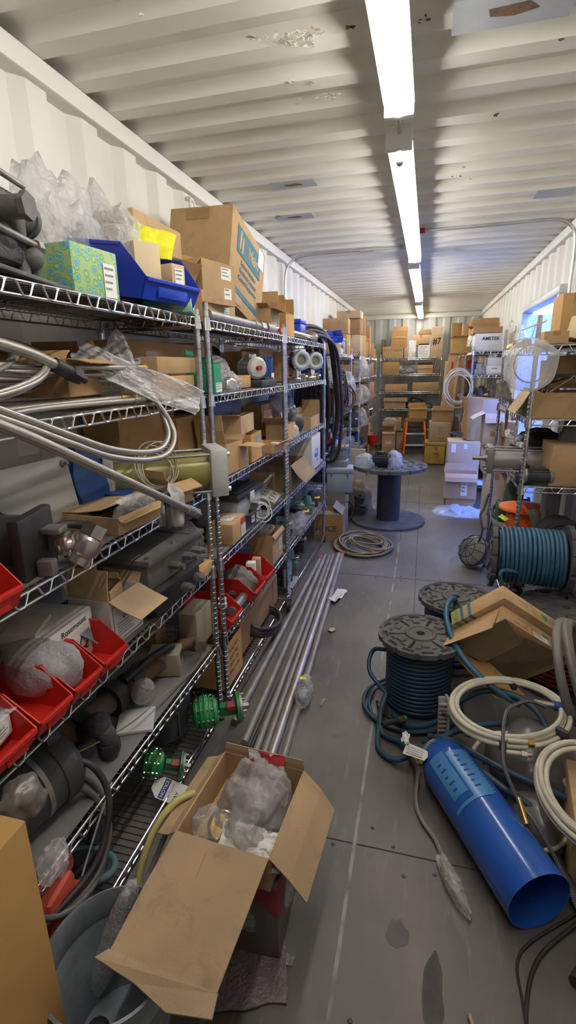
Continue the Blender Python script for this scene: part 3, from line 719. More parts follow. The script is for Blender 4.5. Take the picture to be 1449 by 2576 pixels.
def transmitter(label, loc, rz=0, s=1., m=BLUED, group=None, rx=0, facem_=None):
    """field transmitter: round two-ended housing with a glass face, neck and square process block; face looks along -y"""
    o = T('pressure_transmitter', label, 'transmitter', loc, (rx,0,rz), group)
    P(o, 'manifold', BRIGHT, ('b', (0,0,.025*s), (.085*s,.075*s,.05*s), .006), *bolts([(x*.03*s, -.045*s, z*s) for x in (-1,1) for z in (.012,.038)], .008*s, .01*s, (0,-1,0)), ('c', (-.07*s,0,.025*s), (.07*s,0,.025*s), .017*s))
    P(o, 'neck', m, ('c', (0,0,.045*s), (0,0,.09*s), .026*s, .022*s))
    P(o, 'housing', m, ('c', (0,-.055*s,.13*s), (0,.055*s,.13*s), .052*s, None, 32), ('c', (-.07*s,0,.13*s), (.07*s,0,.13*s), .02*s))
    P(o, 'cover_ring', facem_ or mat('ring_grey', (.40,.42,.45), (.32,.34,.36), .5), ('t', [(.045*s*math.cos(a), -.062*s, .13*s+.045*s*math.sin(a)) for a in [2*math.pi*i/32 for i in range(32)]], 0.0175*s, 10, {'closed': True}), *bolts([(.06*s*math.cos(a), -.062*s, .13*s+.06*s*math.sin(a)) for a in (.8,2.4,3.9,5.5)], .007*s, .008*s, (0,-1,0)))
    P(o, 'display', mat('display_face', (.16,.18,.12), (.25,.27,.2), .15, scale=20), ('c', (0,-.05*s,.13*s), (0,-.06*s,.13*s), .029*s, None, 28))
    return o
def cylinder_actuator(label, loc, rot, L, r, bs, mt, mb=ALU, rod=.1, group=None):
    """pneumatic cylinder along +x: square end blocks, barrel, four tie rods, piston rod"""
    o = T('pneumatic_cylinder', label, 'cylinder', loc, rot, group)
    P(o, 'barrel', mt, ('c', (-L/2,0,0), (L/2,0,0), r, None, 40))
    for q in (-1, 1): P(o, 'end_block', mb, ('b', (q*L/2,0,0), (.035 if q < 0 else .065, bs, bs), .004), *bolts([(q*(L/2+(.017 if q < 0 else .032)), y*bs*.37, z*bs*.37) for y in (-1,1) for z in (-1,1)], .011, .014*1, (q,0,0)), ('c', (q*(L/2+.02),0,0), (q*(L/2+.03),0,0), .02, None, 16))
    for y in (-1,1):
        for z in (-1,1): P(o, 'tie_rod', STEEL, ('c', (-L/2,y*bs*.39,z*bs*.39), (L/2,y*bs*.39,z*bs*.39), .006, None, 8))
    if rod: P(o, 'piston_rod', BRIGHT, ('c', (-L/2-rod,0,0), (-L/2,0,0), .013), ('c', (-L/2-rod*.4,0,0), (-L/2-.017,0,0), .02, None, 6))
    return o
def pmotor(label, loc, rot, r, L, m=GREYD, name='electric_motor', cat='motor', fins=16, group=None, em=None):
    o = T(name, label, cat, loc, rot, group)
    P(o, 'body', m, ('c', (0,-L*.35,0), (0,L*.35,0), r*.9, None, 36), *[('b', (r*.93*math.cos(a), 0, r*.93*math.sin(a)), (.004,L*.66,r*.14), 0, (0,-a+math.pi/2,0)) for a in [2*math.pi*i/fins for i in range(fins)]])
    P(o, 'end_bell', em or m, ('l', (0,-L*.35,0), (0,-1,0), [(r,0),(r,L*.05),(r*.8,L*.13),(r*.3,L*.15)], 32), *bolts([(r*.8*math.cos(a), -L*.44, r*.8*math.sin(a)) for a in (.78,2.36,3.93,5.5)], r*.09, L*.04, (0,-1,0)))
    P(o, 'end_bell', em or m, ('l', (0,L*.35,0), (0,1,0), [(r,0),(r,L*.05),(r*.8,L*.13),(r*.3,L*.15)], 32))
    P(o, 'shaft', BRIGHT, ('c', (0,-L*.5,0), (0,-L*.62,0), r*.16), ('c', (0,-L*.49,0), (0,-L*.52,0), r*.28))
    P(o, 'terminal_box', m, ('b', (0,L*.05,r*1.05), (r*.8,L*.35,r*.4), .005))
    return o
def enclosure(label, loc, size, rz=0, m=GREYE, rx=0, ry=0, name='enclosure_box', group=None, latch=True, lidm=None):
    w, d, h = size; o = T(name, label, 'enclosure', loc, (rx,ry,rz), group)
    P(o, 'body', m, ('b', (0,0,h*.39), (w*.95,d*.95,h*.78), .006))
    P(o, 'lid', lidm or m, ('b', (0,0,h*.89), (w,d,h*.2), .008))
    if latch:
        for q in (-1, 1): P(o, 'latch', STEEL, ('b', (q*w*.3,-d/2-.003,h*.77), (.018,.008,h*.26), .002), ('c', (q*w*.3,-d/2-.012,h*.82), (q*w*.3,-d/2,h*.82), .008, None, 12))
    return o
def pvalve(label, loc, rot, s=1., m=STEEL, bodym=None, cat='valve', name='valve_assembly', group=None, ribs=False, hand=False, box=None):
    """valve: flanged run along x, bonnet and round actuator above"""
    o = T(name, label, cat, loc, rot, group); b = bodym or m
    P(o, 'valve_body', b, ('c', (-.07*s,0,0), (.07*s,0,0), .028*s), ('s', (0,0,0), (.045*s,.04*s,.042*s)), ('c', (0,0,0), (0,0,.07*s), .024*s, .03*s))
    for q in (-1, 1): P(o, 'flange', b, ('c', (q*.07*s,0,0), (q*.084*s,0,0), .05*s, None, 30), *bolts([(q*.084*s, .039*s*math.cos(a), .039*s*math.sin(a)) for a in (.78,2.36,3.93,5.5)], .007*s, .008*s, (q,0,0)))
    if box: P(o, 'actuator_box', box, ('b', (0,0,.12*s), (.12*s,.09*s,.10*s), .008*s), ('b', (0,0,.175*s), (.125*s,.095*s,.02*s), .004*s), *bolts([(x*.052*s, y*.038*s, .185*s) for x in (-1,1) for y in (-1,1)], .006*s, .005*s))
    else: P(o, 'actuator_housing', m, ('l', (0,0,.07*s), (0,0,1), [(.03*s,0),(.07*s,.01*s),(.075*s,.03*s),(.08*s,.032*s),(.08*s,.044*s),(.075*s,.046*s),(.065*s,.075*s),(.03*s,.085*s),(.02*s,.11*s)], 36), *bolts(ring(10, .077*s, .1*s), .006*s, .022*s))
    if hand: P(o, 'handwheel', IRON, ('t', [(.05*s*math.cos(a), .05*s*math.sin(a), .2*s) for a in [2*math.pi*i/28 for i in range(28)]], .006*s, 8, {'closed': True}), ('c', (-.05*s,0,.2*s), (.05*s,0,.2*s), .004*s, None, 8), ('c', (0,-.05*s,.2*s), (0,.05*s,.2*s), .004*s, None, 8), ('c', (0,0,.16*s), (0,0,.21*s), .007*s, None, 10))
    return o
def bucket(label, loc, r0, r1, h, m=GALV, rot=(0,0,0), name='metal_bucket', cat='bucket', handle=True):
    o = T(name, label, cat, loc, rot)
    w = .003
    bm = bmesh.new(); N = 56; prof = [(r0-.01,0),(r0,.006),(r0+(r1-r0)*.3,h*.3),(r0+(r1-r0)*.72+.002,h*.72),(r0+(r1-r0)*.74+.006,h*.74),(r0+(r1-r0)*.76+.006,h*.76),(r0+(r1-r0)*.78+.002,h*.78),(r1,h-.004),(r1+.006,h),(r1,h+.003),(r1-w,h-.004),(r0+(r1-r0)*.78-w,h*.78),(r0+(r1-r0)*.75+.002,h*.75),(r0+(r1-r0)*.72-w,h*.72),(r0-w,.01)]
    lathe(bm, (0,0,0), (0,0,1), prof, N)
    link(finish(bm, 'body', m, 40), 'body', o)
    if handle:
        P(o, 'handle', STEEL, ('t', [((r1+.008)*math.cos(a), (r1+.008)*math.sin(a)*.95, h-.02-.0*a) for a in [math.pi*i/24 for i in range(25)]], .003, 6))
        for q in (-1, 1): P(o, 'ear', m, ('b', (q*(r1+.005),0,h-.02), (.008,.035,.03), .003))
    return o
def gpipe(label, p0, p1, r, m=STEEL, group=None, name='steel_pipe', cat='pipe', end=None):
    p0, p1 = Vector(p0), Vector(p1); o = T(name, label, cat, p0, (0,0,0), group); d = p1-p0; n = d.normalized()
    P(o, 'tube', m, ('c', (0,0,0), d, r, None, 16))
    if end: P(o, 'end_cap', end, ('c', d-n*.03, d+n*.012, r*1.35, None, 16))
    return o
def grey_lump(label, loc, size, seed=1, m=None, cat='parts', name='machine_part', group=None):
    """small dusty assembly: block, drum, spigots and bolts arranged by seed"""
    q = random.Random(seed); w, d, h = size; o = T(name, label, cat, loc, (0,0,q.uniform(-.3,.3)), group); m = m or q.choice([GREYD, STEEL, GREYE, IRON])
    P(o, 'base', m, ('b', (0,0,h*.2), (w*.8,d*.8,h*.4), .006), *bolts([(x*w*.32, y*d*.32, h*.4) for x in (-1,1) for y in (-1,1)], .008, .008))
    r = min(w, d)*.3
    P(o, 'drum', m, ('c', (q.uniform(-.1,.1)*w,0,h*.35), (q.uniform(-.1,.1)*w,0,h*.9), r, r*.9, 24), ('c', (0,0,h*.85), (0,0,h), r*.45, None, 12))
    P(o, 'port', q.choice([BRIGHT, BRASS, STEEL]), ('c', (0,-d*.1,h*.5), (w*.5,-d*.1,h*.5), r*.35, None, 16), ('c', (w*.42,-d*.1,h*.5), (w*.5,-d*.1,h*.5), r*.5, None, 6))
    return o
def clutter(rows, xf, z, y0, y1, px):
    pass
# ================================================================ LEFT, unit 1 =================================================
def yz(px, x, lv): return ycol(px, x, (lv if isinstance(lv, float) else LV[lv])+.004)
E_ = .004
Z5, Z4, Z3, Z2, Z1, Z0 = [LV[i]+E_ for i in (5,4,3,2,1,0)]
# --- top shelf
t = T('valve_positioner', 'dusty dark cast actuator stack on the top shelf at the left edge', 'actuator', (-.99, 1.02, Z5+.012), (rad(-2),0,rad(8)))
P(t, 'housing', IRON, ('b', (0,0,.07), (.13,.20,.075), .02), ('s', (0,.03,.085), (.075,.09,.05)), ('c', (.0,-.1,.06), (0,.16,.06), .04), ('b', (0,.14,.055), (.12,.03,.09), .01))
DUSTY = mat('dusty_casting', (.15,.145,.135), (.09,.088,.085), .6, .3, scale=12, bump=.3)
P(t, 'upper_housing', DUSTY, ('b', (-.0,.0,.17), (.11,.22,.05), .01), ('b', (0,-.05,.215), (.09,.12,.05), .01), ('c', (.0,.06,.17), (.0,.20,.17), .038), ('c', (0,.2,.17), (0,.215,.17), .044, None, 24))
P(t, 'tie_rod', STEEL, ('c', (.075,-.16,.215), (.075,.10,.208), .007), ('c', (.075,-.02,.20), (.075,.0,.20), .014, None, 6))
P(t, 'tie_rod', STEEL, ('c', (.075,-.16,.10), (.075,.15,.087), .008), ('c', (.075,.12,.087), (.075,.14,.087), .015, None, 6))
P(t, 'bolt', BRIGHT, *bolts([(.03,y,.235) for y in (-.08,-.03,.02)], .011, .03), smooth=30)
P(t, 'fitting', DUSTY, ('c', (.06,.02,.14), (.12,.02,.14), .025), ('c', (.12,.02,.14), (.135,.02,.14), .03, None, 6), ('s', (.06,.12,.06), (.03,.03,.03)), ('c', (.05,.1,.02), (.05,.1,.16), .016))
P(t, 'base_plate', DUSTY, ('b', (.02,.06,.005), (.16,.42,.010), .002), *bolts([(.085, y, .01) for y in (.16,.2,.24)], .009, .002))
bag('large crumpled clear bag standing behind the green patterned box', (-1.15, 1.54, Z5), (.20,.28,.36), FILMW, seed=3, amp=.4, spike=.3, cat='bag')
bag('white crumpled plastic bag between the large clear bag and the blue bin', (-1.12, 1.80, Z5+.05), (.20,.30,.30), FILMW, seed=8, amp=.45, spike=.2)
GPAT = bpy.data.materials.new('dotted_green_paper'); GPAT.use_nodes = True
def _gp():
    N, L = GPAT.node_tree.nodes, GPAT.node_tree.links; bs = N['Principled BSDF']; bs.inputs['Roughness'].default_value = .6
    tc = N.new('ShaderNodeTexCoord'); v = N.new('ShaderNodeTexVoronoi'); v.inputs['Scale'].default_value = 38; v.inputs['Randomness'].default_value = .8
    n = N.new('ShaderNodeTexNoise'); n.inputs['Scale'].default_value = 60; L.new(tc.outputs['Object'], v.inputs['Vector']); L.new(tc.outputs['Object'], n.inputs['Vector'])
    r = N.new('ShaderNodeValToRGB'); e = r.color_ramp.elements; e[0].position = .30; e[0].color = (.10,.40,.58,1); e[1].position = .33; e[1].color = (.46,.57,.29,1)
    x = e.new(.45); x.color = (.12,.36,.13,1); x = e.new(.56); x.color = (.36,.50,.22,1)
    L.new(v.outputs['Distance'], r.inputs[0]); L.new(r.outputs[0], bs.inputs['Base Color'])
_gp()
a, b = ycol(214, -.89, Z5), ycol(312, -.89, Z5)
carton('green box patterned with blue dots, upright beside the blue bin', (-.97, (a+b)/2, Z5), (.13, b-a, .13), rad(-6), None, m=GPAT, tape=False, stick=[('x+', .28, -.12, .05, .09, PAPER, 4)], name='patterned_box')
P_ = P(T('wood_offcuts', 'short rusty orange pipe pieces behind the green patterned box', 'pipe pieces', (-1.03, 1.50, Z5+.10), (0,.2,.5)), 'pieces', mat('rust_orange', (.35,.09,.03), (.2,.05,.02), .7, scale=12), ('c', (-.05,-.06,.02), (.05,.06,.06), .013), ('c', (-.02,-.07,.02), (.08,.05,.07), .013), ('c', (-.08,-.04,.02), (.02,.08,.05), .013))
storage_bin('large blue storage bin on the top shelf holding boxes and a yellow sheet', (-.995, 1.705, Z5+.04), .33, .32, .155, BLUEP, rad(-8), rad(9))
carton('plain buff box sticking up out of the blue bin', (-1.0, 1.73, Z5+.065), (.17,.10,.15), rad(-30), None, m=mat('buff_board', (.66,.53,.34), (.6,.47,.29), .8), tape=False)
carton('small buff box with a white label in the front of the blue bin', (-.90, 1.78, Z5+.055), (.09,.07,.10), rad(-14), None, 2, tape=False, stick=[('x+', 0, .1, .045, .05, PAPER, 3)])
sheet('bright yellow sheet in a clear wrapper lying over the blue bin', 'sheet', 'yellow_sheet', YELB, (-.98, 1.83, Z5+.245), .15, .14, .010, (.9,.25,.5), 2)
bag('clear wrapper over the buff box in the blue bin', (-1.05, 1.72, Z5+.14), (.16,.26,.14), FILM, seed=12, rz=.4)
carton('flat green patterned box lying under the blue bin, its end over the shelf edge', (-.93, 1.83, Z5), (.17,.14,.05), rad(20), None, m=GPAT, tape=False, stick=[('x+', -.1, 0, .035, .036, PAPER, 2)], name='patterned_box')
cL('tan box with a large white label behind the blue bin', Z5, -1.06, 358, 470, 556, .2, tint=0, stick=[('x+', -.08, .22, .13, .09, PAPER, 5)], tape=False)
# unit 2 top
t = carton('big tan box with a blue printed panel leaning back on the top shelf', (-1.10, 2.56, Z5+.02), (.33,.52,.44), 0, None, 0, tape=False, rx=rad(-17), ry=rad(0),
     stick=[('y-', -.05, .42, .12, .05, TAPE, 0)])
t.rotation_euler = (rad(-15), rad(1), rad(0)); t.location = (-1.10, 2.69, Z5+.068)
S_ = (.33,.52,.44)
M_ = facem('x+', S_, .0, .24, .0012)
P(t, 'printed_panel', INKB, ('b', (0,0,0), (.36,.13,.0006)), smooth=0).data.transform(M_)
P(t, 'printed_panel', INKB, ('b', (0,0,0), (.36,.028,.0006)), smooth=0).data.transform(facem('x+', S_, .0, -.33, .0012))
P(t, 'logo_bar', CB[0], ('p', [(-.15,-.04,0),(-.13,-.04,0),(-.12,.05,0),(-.14,.05,0)], (0,0,.0006)), ('p', [(-.115,-.05,0),(-.095,-.05,0),(-.085,.035,0),(-.105,.035,0)], (0,0,.0006)), smooth=0).data.transform(facem('x+', S_, .0, .24, .0018))
text(t, 'Main', .085, facem('x+', S_, .13, .235, .0018), CB[0], bold=True)
for i, (s, v) in enumerate((('System Solutions', .02), ('Electronic Systems', -.07), ('Control Engineering', -.16))): text(t, s, .034, facem('x+', S_, .0, v, .0012), INKB, bold=True)
sticker(t, facem('x+', S_, .36, .36, .0014), .09, .10, PAPER, 'torn_label')
sticker(t, facem('x+', S_, -.25, -.42, .0014), .10, .045, TAPE, 'tape')
carton('tan box with two white labels in front of the big printed box', (-.985, 2.26, Z5+.075), (.19,.24,.17), rad(-14), {'y-': (128,.11), 'x-': (20,.06)}, 0, stick=[('x+', .22, .26, .075, .05, PAPER, 3), ('x+', .25, -.22, .055, .045, PAPER, 2)], fm=CB[1])
cL('low tan box with a pale green label at the twin posts on the top shelf', Z5, -.92, 512, 594, 742, .24, tint=0, stick=[('x+', .18, -.05, .07, .055, mat('pale_green_label', (.45,.68,.60), (.40,.62,.55), .7), 4)], tape=False)
carton('dark brown open box flap standing behind the blue bin', (-1.04, 2.0, Z5), (.16,.2,.13), rad(-12), {'y-': (60,.1), 'x+': (35,.09)}, 1)
t = T('pipe_spool', 'long dull steel pipe with a hex union lying along the top shelf edge', 'pipe', (-.90, 2.10, Z5+.022))
P(t, 'tube', STEEL, ('c', (0,0,0), (0,.72,0), .0215, None, 24)); PE(t, 'union', STEEL, ('c', (0,.70,0), (0,.78,0), .03, None, 6), ('c', (0,.6,0), (0,.64,0), .026), ('c', (0,.8,0), (0,.94,.0), .034, None, 20), ('c', (0,.78,0), (0,.80,0), .02))
P(t, 'valve_end', BRIGHT, ('s', (0,1.02,0), (.03,.04,.03)), ('c', (0,.98,0), (0,1.10,0), .02, None, 6)); P(t, 'red_plug', REDP, ('c', (.025,1.02,0), (.04,1.02,0), .012, None, 12))
carton('open tan box lying past the big printed box, one flap standing up', (-.99, 3.06, Z5), (.22,.26,.13), rad(4), {'y+': (-8,.12), 'x+': (105,.07), 'y-': (70,.06)}, 0, stick=[('x+', 0, .1, .09, .05, PAPER, 3)])
carton('tan box with a tall flap at the end of the second shelving unit', (-.97, 3.40, Z5), (.19,.22,.14), 0, {'y+': (0,.10), 'y-': (10,.1)}, 4)
# unit 3 top
t = T('flanged_probe', 'bright steel flanged probe pipe pointing at the dark hoses on the top shelf', 'pipe', (-.90, 3.62, Z5+.03))
P(t, 'tube', BRIGHT, ('c', (0,-.2,0), (0,.62,0), .022, None, 24)); P(t, 'flange', BRIGHT, ('c', (0,.5,0), (0,.53,0), .05, None, 30), ('c', (0,.56,0), (0,.585,0), .05, None, 30)); P(t, 'blue_end', BLUEP, ('c', (0,.62,0), (0,.66,0), .02)); P(t, 'side_branch', BRIGHT, ('c', (0,.545,0), (0,.545,-.0), .02) if False else ('c', (.0,.42,-.005), (.045,.42,-.02), .014), ('c', (.045,.42,-.02), (.07,.42,-.03), .018, None, 6))
enclosure('bright blue instrument case standing on the top shelf by the dark hoses', (-1.02, 4.16, Z5), (.12,.20,.17), 0, BLUEP, latch=False, name='instrument_case')
# dark hoses hanging over the end of unit 3
for i in range(9):
    f = i/8; q = random.Random(i+40)
    x0 = -.80-.28*f+q.uniform(-.02,.02); top = 1.86+.05*math.sin(f*3)+.02*(i % 3)
    lowz = .72+.28*((i*5) % 9)/9; dy = .08*((i*3) % 9)/9
    pts = [(x0-.18,4.15,top-.02-.0*f),(x0-.10,4.40,top+.045),(x0,4.68,top-.03),(x0+.03,4.80+dy,1.6),(x0+.05,4.86+dy,1.25),(x0+.02,4.88+dy,lowz+.14),(x0-.05,4.90+dy,lowz+.02),(x0-.14,4.94+dy,lowz+.05),(x0-.17,4.98+dy,lowz+.3),(x0-.16,4.98+dy,1.5)]
    lb = ['dark brown rubber hose hanging over the shelf end, the outermost of the bundle', 'dark hose of the hanging bundle, second from the aisle', 'dark hose of the hanging bundle, third from the aisle', 'dark hose of the hanging bundle, fourth from the aisle', 'dark hose in the middle of the hanging bundle', 'dark hose of the hanging bundle, fourth from the wall', 'dark hose of the hanging bundle, third from the wall', 'dark hose of the hanging bundle, second from the wall', 'dark brown hose hanging nearest the wall'][i]
    hose('rubber_hose', lb, 'hose', BROWNH, pts, .0165, 9, 10, group='dark hoses hung over the end of the left shelving')
# --- second shelf (braided hoses)
q = random.Random(5)
for i in range(12):
    x = -.90-.03*i; z = Z4+.012+.020*((i*5) % 6); yy = .5; yb = 1.22+q.uniform(-.16,.5)
    hose('braided_hose', 'thin braided hose piled on the second shelf, '+['frontmost, against the shelf rail','second row from the rail, under thicker hoses','third row from the rail','fourth row from the rail','fifth row, near the brass fittings','sixth row from the rail','seventh row, under the brown box','eighth row from the rail','ninth row from the rail','tenth row, behind the brown box','eleventh row from the rail','rearmost row, by the wall'][i], 'hose', BRD, [(x,yy,z),(x+.012,.85,z+.01*(i % 3)),(x-.012,1.1,z+.004),(x+.01,yb,z)], .0078, 9, 8, group='thin braided hoses piled on the second shelf', ends=(1,) if i % 3 != 2 else None, endm=(BRASS if i % 2 else STEEL))
for i in range(8):
    x = -.93-.045*i; z = Z4+.018+.026*((i*3) % 4); yy = .55+q.uniform(-.1,.1); yb = 1.50+q.uniform(-.12,.18)
    pts = [(x,yy,z),(x+.01,.9,z+.012*(i % 3)),(x-.01,1.25,z),(x+.005,yb,z)]
    names = ['at the very front of the shelf','second from the shelf front','third from the shelf front','fourth from the shelf front','in the middle of the pile','lying on the middle of the pile','near the back of the pile','rearmost in the pile']
    hose('braided_hose', 'steel braided hose lying on the second shelf, '+names[i], 'hose', BRD, pts, .0105, 9, 10, group='steel braided hoses piled on the second shelf', ends=(1,), endm=(BRASS if i % 2 == 0 else BRIGHT))
for i in range(4):
    coil('braided_hose_coil', ['large loop of thin braided hose on top of the pile','loop of thin braided hose leaning back behind the pile','dark loop of braided hose against the wall behind the pile','flat loop of braided hose under the open brown box'][i], 'hose', BRD if i != 2 else BRDD, (-1.13-.012*i,.74+.10*i,Z4+.085+.012*i), .20+.012*i, 4, .0058, (rad(4+3*i),rad(-6),.3*i), seed=i, wob=.01, oval=1.45)
hose('braided_hose', 'thick braided hose ending in a dark cast coupling on top of the pile', 'hose', BRD, [(-.95,.55,Z4+.20),(-.93,.85,Z4+.185),(-.92,1.05,Z4+.15),(-.91,1.16,Z4+.11)], .014, ends=(1,), endm=DSTEEL)
carton('brown open box lying on the braided hoses with its flap spread forwards', (-1.06, 1.30, Z4+.035), (.20,.24,.10), rad(14), {'x+': (100,.065), 'y-': (-60,.05), 'y+': (-20,.06)}, 1, fill=GREYD)
hose('braided_hose', 'braided hose looping down to the left, the outer of a pair', 'hose', BRD, [onx(*q) for q in ((225,925,-.98),(320,955,-.92),(395,1015,-.85),(437,1085,-.80),(424,1138,-.77),(370,1157,-.76),(280,1150,-.76),(180,1117,-.76),(80,1080,-.76),(-60,1032,-.76))], .0088, 14, 12)
hose('braided_hose', 'braided hose looping down to the left, the inner of a pair', 'hose', BRD, [onx(*q) for q in ((225,908,-.99),(325,940,-.93),(390,1003,-.865),(422,1080,-.815),(410,1124,-.785),(362,1138,-.775),(280,1130,-.775),(180,1097,-.775),(80,1060,-.775),(-60,1010,-.775))], .0088, 14, 12)
hose('braided_hose', 'long braided hose sloping down across the shelf fronts with a steel end', 'hose', BRD, [onx(*q) for q in ((-60,1048,-.735),(60,1094,-.73),(160,1138,-.725),(260,1184,-.72),(350,1225,-.715),(430,1262,-.71),(478,1284,-.705))], .0115, 12, 12, ends=(1,), endm=STEEL)
t = one('rubber_strap', 'black rubber strap hung round the sloping braided hose', 'strap', BLACKR, [('t', [(0,.016*math.cos(a), .02*math.sin(a)) for a in [2*math.pi*i/20 for i in range(20)]], .004, 6, {'closed': True}), ('b', (.0,.0,-.052), (.005,.03,.075), .002)], onx(420, 1256, -.712))
q = onx(350, 1000, -1.0)
o = sheet('long clear plastic sleeve lying slantwise over the hoses', 'plastic sleeve', 'plastic_sleeve', FILMW, (0,0,0), .40, .095, .02, (0,0,0), 5)
o.matrix_world = facing(352, 956, 1.72, -24, (-25,0))
cL('small tan box on top of another one by the twin posts', Z4+.085, -.905, 398, 494, 898, .16, tint=0, tape=False, stick=[('y-', 0, 0, .03, .05, PAPER, 2)])
cL('small tan box under another by the twin posts on the second shelf', Z4, -.900, 390, 492, 945, .17, tint=0, tape=False)
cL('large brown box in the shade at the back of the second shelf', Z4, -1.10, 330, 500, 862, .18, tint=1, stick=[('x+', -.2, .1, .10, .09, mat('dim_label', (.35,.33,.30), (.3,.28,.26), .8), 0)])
bag('clear bag with a brass fitting beside the two small stacked boxes', (-1.0, 1.56, Z4), (.12,.12,.20), FILM, seed=21)
# --- third shelf
LX_ = -1.2
t = T('cover_plate', 'pale grey enclosure cover plate with corner screws leaning at the back of the third shelf', 'cover plate', (-1.10, 1.225, Z3+.02), (0, rad(-10), rad(-4)))
P(t, 'plate', LGREY if False else mat('plate_grey', (.42,.42,.38), (.34,.34,.31), .5, scale=5), ('b', (0,0,.105), (.014,.32,.21), .006))
for y, z in ((-.135,.185),(.135,.185),(-.135,.025),(.135,.025)): P(t, 'screw', STEEL, ('c', (.007,y,z), (.016,y,z), .013, None, 16), ('c', (.016,y,z), (.03,y,z), .006, None, 8))
t = T('flange_cover', 'round blue flange cover standing behind the flat cardboard tray', 'flange', (-1.13, 1.52, Z3+.12), (0, rad(80), 0))
P(t, 'disc', BLUED, ('l', (0,0,0), (0,0,1), [(.125,0),(.13,.006),(.13,.03),(.11,.036),(.04,.045)], 40)); PE(t, 'lug', BLUED, *[('c', (.125*math.cos(a),.125*math.sin(a),0), (.125*math.cos(a),.125*math.sin(a),.035), .022, None, 16) for a in (.6,2.2,3.7,5.3)])
PE(t, 'bolt_hole', BLACK, *[('c', (.125*math.cos(a),.125*math.sin(a),.03), (.125*math.cos(a),.125*math.sin(a),.0365), .011, None, 14) for a in (.6,2.2,3.7,5.3)])
t = T('valve_with_actuator', 'ball valve with shiny pinkish steel body on a dark actuator, third shelf left', 'valve', (-.99, .98, Z3), (0,0,rad(14)))
P(t, 'actuator_housing', DSTEEL, ('c', (-.05,0,.07), (.05,0,.07), .075, None, 30), ('b', (.06,0,.07), (.03,.17,.17), .008), ('b', (0,0,.02), (.12,.15,.04), .008))
P(t, 'circuit_board', mat('circuit_green', (.02,.14,.08), (.3,.32,.3), .4, scale=60), ('l', (-.05,0,.08), (-1,0,.3), [(.07,0),(.07,.012),(.05,.016)], 30), ('t', [(-.05+.01*math.sin(a*3),.08*math.cos(a),.08+.08*math.sin(a)) for a in [math.pi*i/14 for i in range(15)]], .006, 6))
PE(t, 'bracket', STEEL, ('b', (.10,.05,.06), (.05,.03,.05), .004), ('b', (.10,-.03,.02), (.04,.03,.04), .004), ('b', (.10,.03,.10), (.05,.05,.015), .003))
vm = mat('polished_pink_steel', (.62,.52,.49), (.5,.42,.40), .25, .9, scale=6)
P(t, 'valve_body', vm, ('l', (.135,.045,.0), (.45,.40,.80), [(.026,0),(.034,.004),(.034,.022),(.030,.026),(.040,.034),(.043,.055),(.040,.072),(.031,.080)], 40), ('c', (.10,.03,.05), (.155,.07,.05), .022, None, 24), ('b', (.115,.04,.055), (.03,.05,.05), .006))
P(t, 'hex_end', BRIGHT, ('c', (.172,.078,.064), (.187,.092,.091), .034, .034, 6)); P(t, 'bore', DSTEEL, ('c', (.186,.091,.0895), (.1875,.0925,.0925), .022, .022, 24)); P(t, 'red_tag', REDP, ('b', (.175,.11,.04), (.022,.03,.045), .008))
coil('rubber_ring', 'black rubber ring lying behind the ball valve', 'ring', BLACKR, (-1.0,1.22,Z3+.02), .05, 1, .014, (0,.3,0), wob=0)
t = carton('flat torn tan tray with clear wrapping in it, third shelf front', (-.985, 1.47, Z3), (.24,.36,.055), rad(-5), {'x-': (-84,.17), 'y+': (100,.08), 'x+': (120,.03)}, 0)
bag('clear bag of small parts inside the flat cardboard tray', (-.93, 1.47, Z3+.008), (.10,.18,.07), FILMW, seed=31)
sheet('clear sleeve lying in the front of the flat cardboard tray', 'plastic sleeve', 'plastic_sleeve', FILM, (-.90, 1.40, Z3+.085), .06, .16, .01, (0,0,.1), 7)
carton('small tan flap box standing up at the far end of the flat cardboard tray', (-.91, 1.69, Z3), (.10,.12,.085), rad(-15), {'x+': (115,.06), 'y-': (30,.06)}, 0)
coil('white_wire', 'loose coil of thin white wire standing before the yellow cylinder', 'wire', CREAM, (-.93,1.64,Z3+.15), .075, 5, .0022, (rad(75),rad(20),rad(60)), wob=.03, seed=3)
CA0, CA1 = Vector((-1.13, 1.62, Z3+.10)), onx(541, 1190, -.80); CA1.z = Z3+.10; cd_ = CA1-CA0
cylinder_actuator('pneumatic cylinder with yellowed barrel and aluminium end block jutting past the shelf front', (CA0+CA1)/2, (0,0,math.atan2(cd_.y, cd_.x)), cd_.length, .072, .185, OIL, rod=0)
t = T('rod_end_cylinder', 'slim steel cylinder with a clevis rod end under the yellow barrel', 'cylinder', (-.93, 1.70, Z3+.03), (0,0,rad(75)))
P(t, 'barrel', STEEL, ('c', (-.2,0,0), (0,0,0), .02), ('c', (-.0,0,0), (.03,0,0), .025)); P(t, 'rod', BRIGHT, ('c', (.03,0,0), (.15,0,0), .009), ('c', (.13,0,0), (.17,0,0), .016, None, 6)); P(t, 'clevis', STEEL, ('b', (.19,.014,0), (.05,.008,.03), .003), ('b', (.19,-.014,0), (.05,.008,.03), .003), ('c', (.2,-.025,0), (.2,.03,0), .012))
enclosure('grey cast conduit box beside the white rag', (-.94, 1.62, Z3), (.13,.16,.055), rad(20), GREYE, name='conduit_box', latch=False)
enclosure('small blue painted instrument block behind the conduit box', (-1.06, 1.60, Z3), (.10,.18,.07), rad(12), BLUED, name='instrument_block', latch=False)
bag('white crumpled rag hanging at the end of the sloping braided hose', onx(440, 1318, -.745), (.06,.085,.12), mat('white_rag', (.45,.44,.42), (.32,.31,.29), .9, bump=.5, bscale=40), seed=41, amp=.5, fine=.10, name='rag', cat='rag')
cL('large brown box behind the white wire on the third shelf', Z3, -1.12, 318, 450, 1034, .16, tint=1)
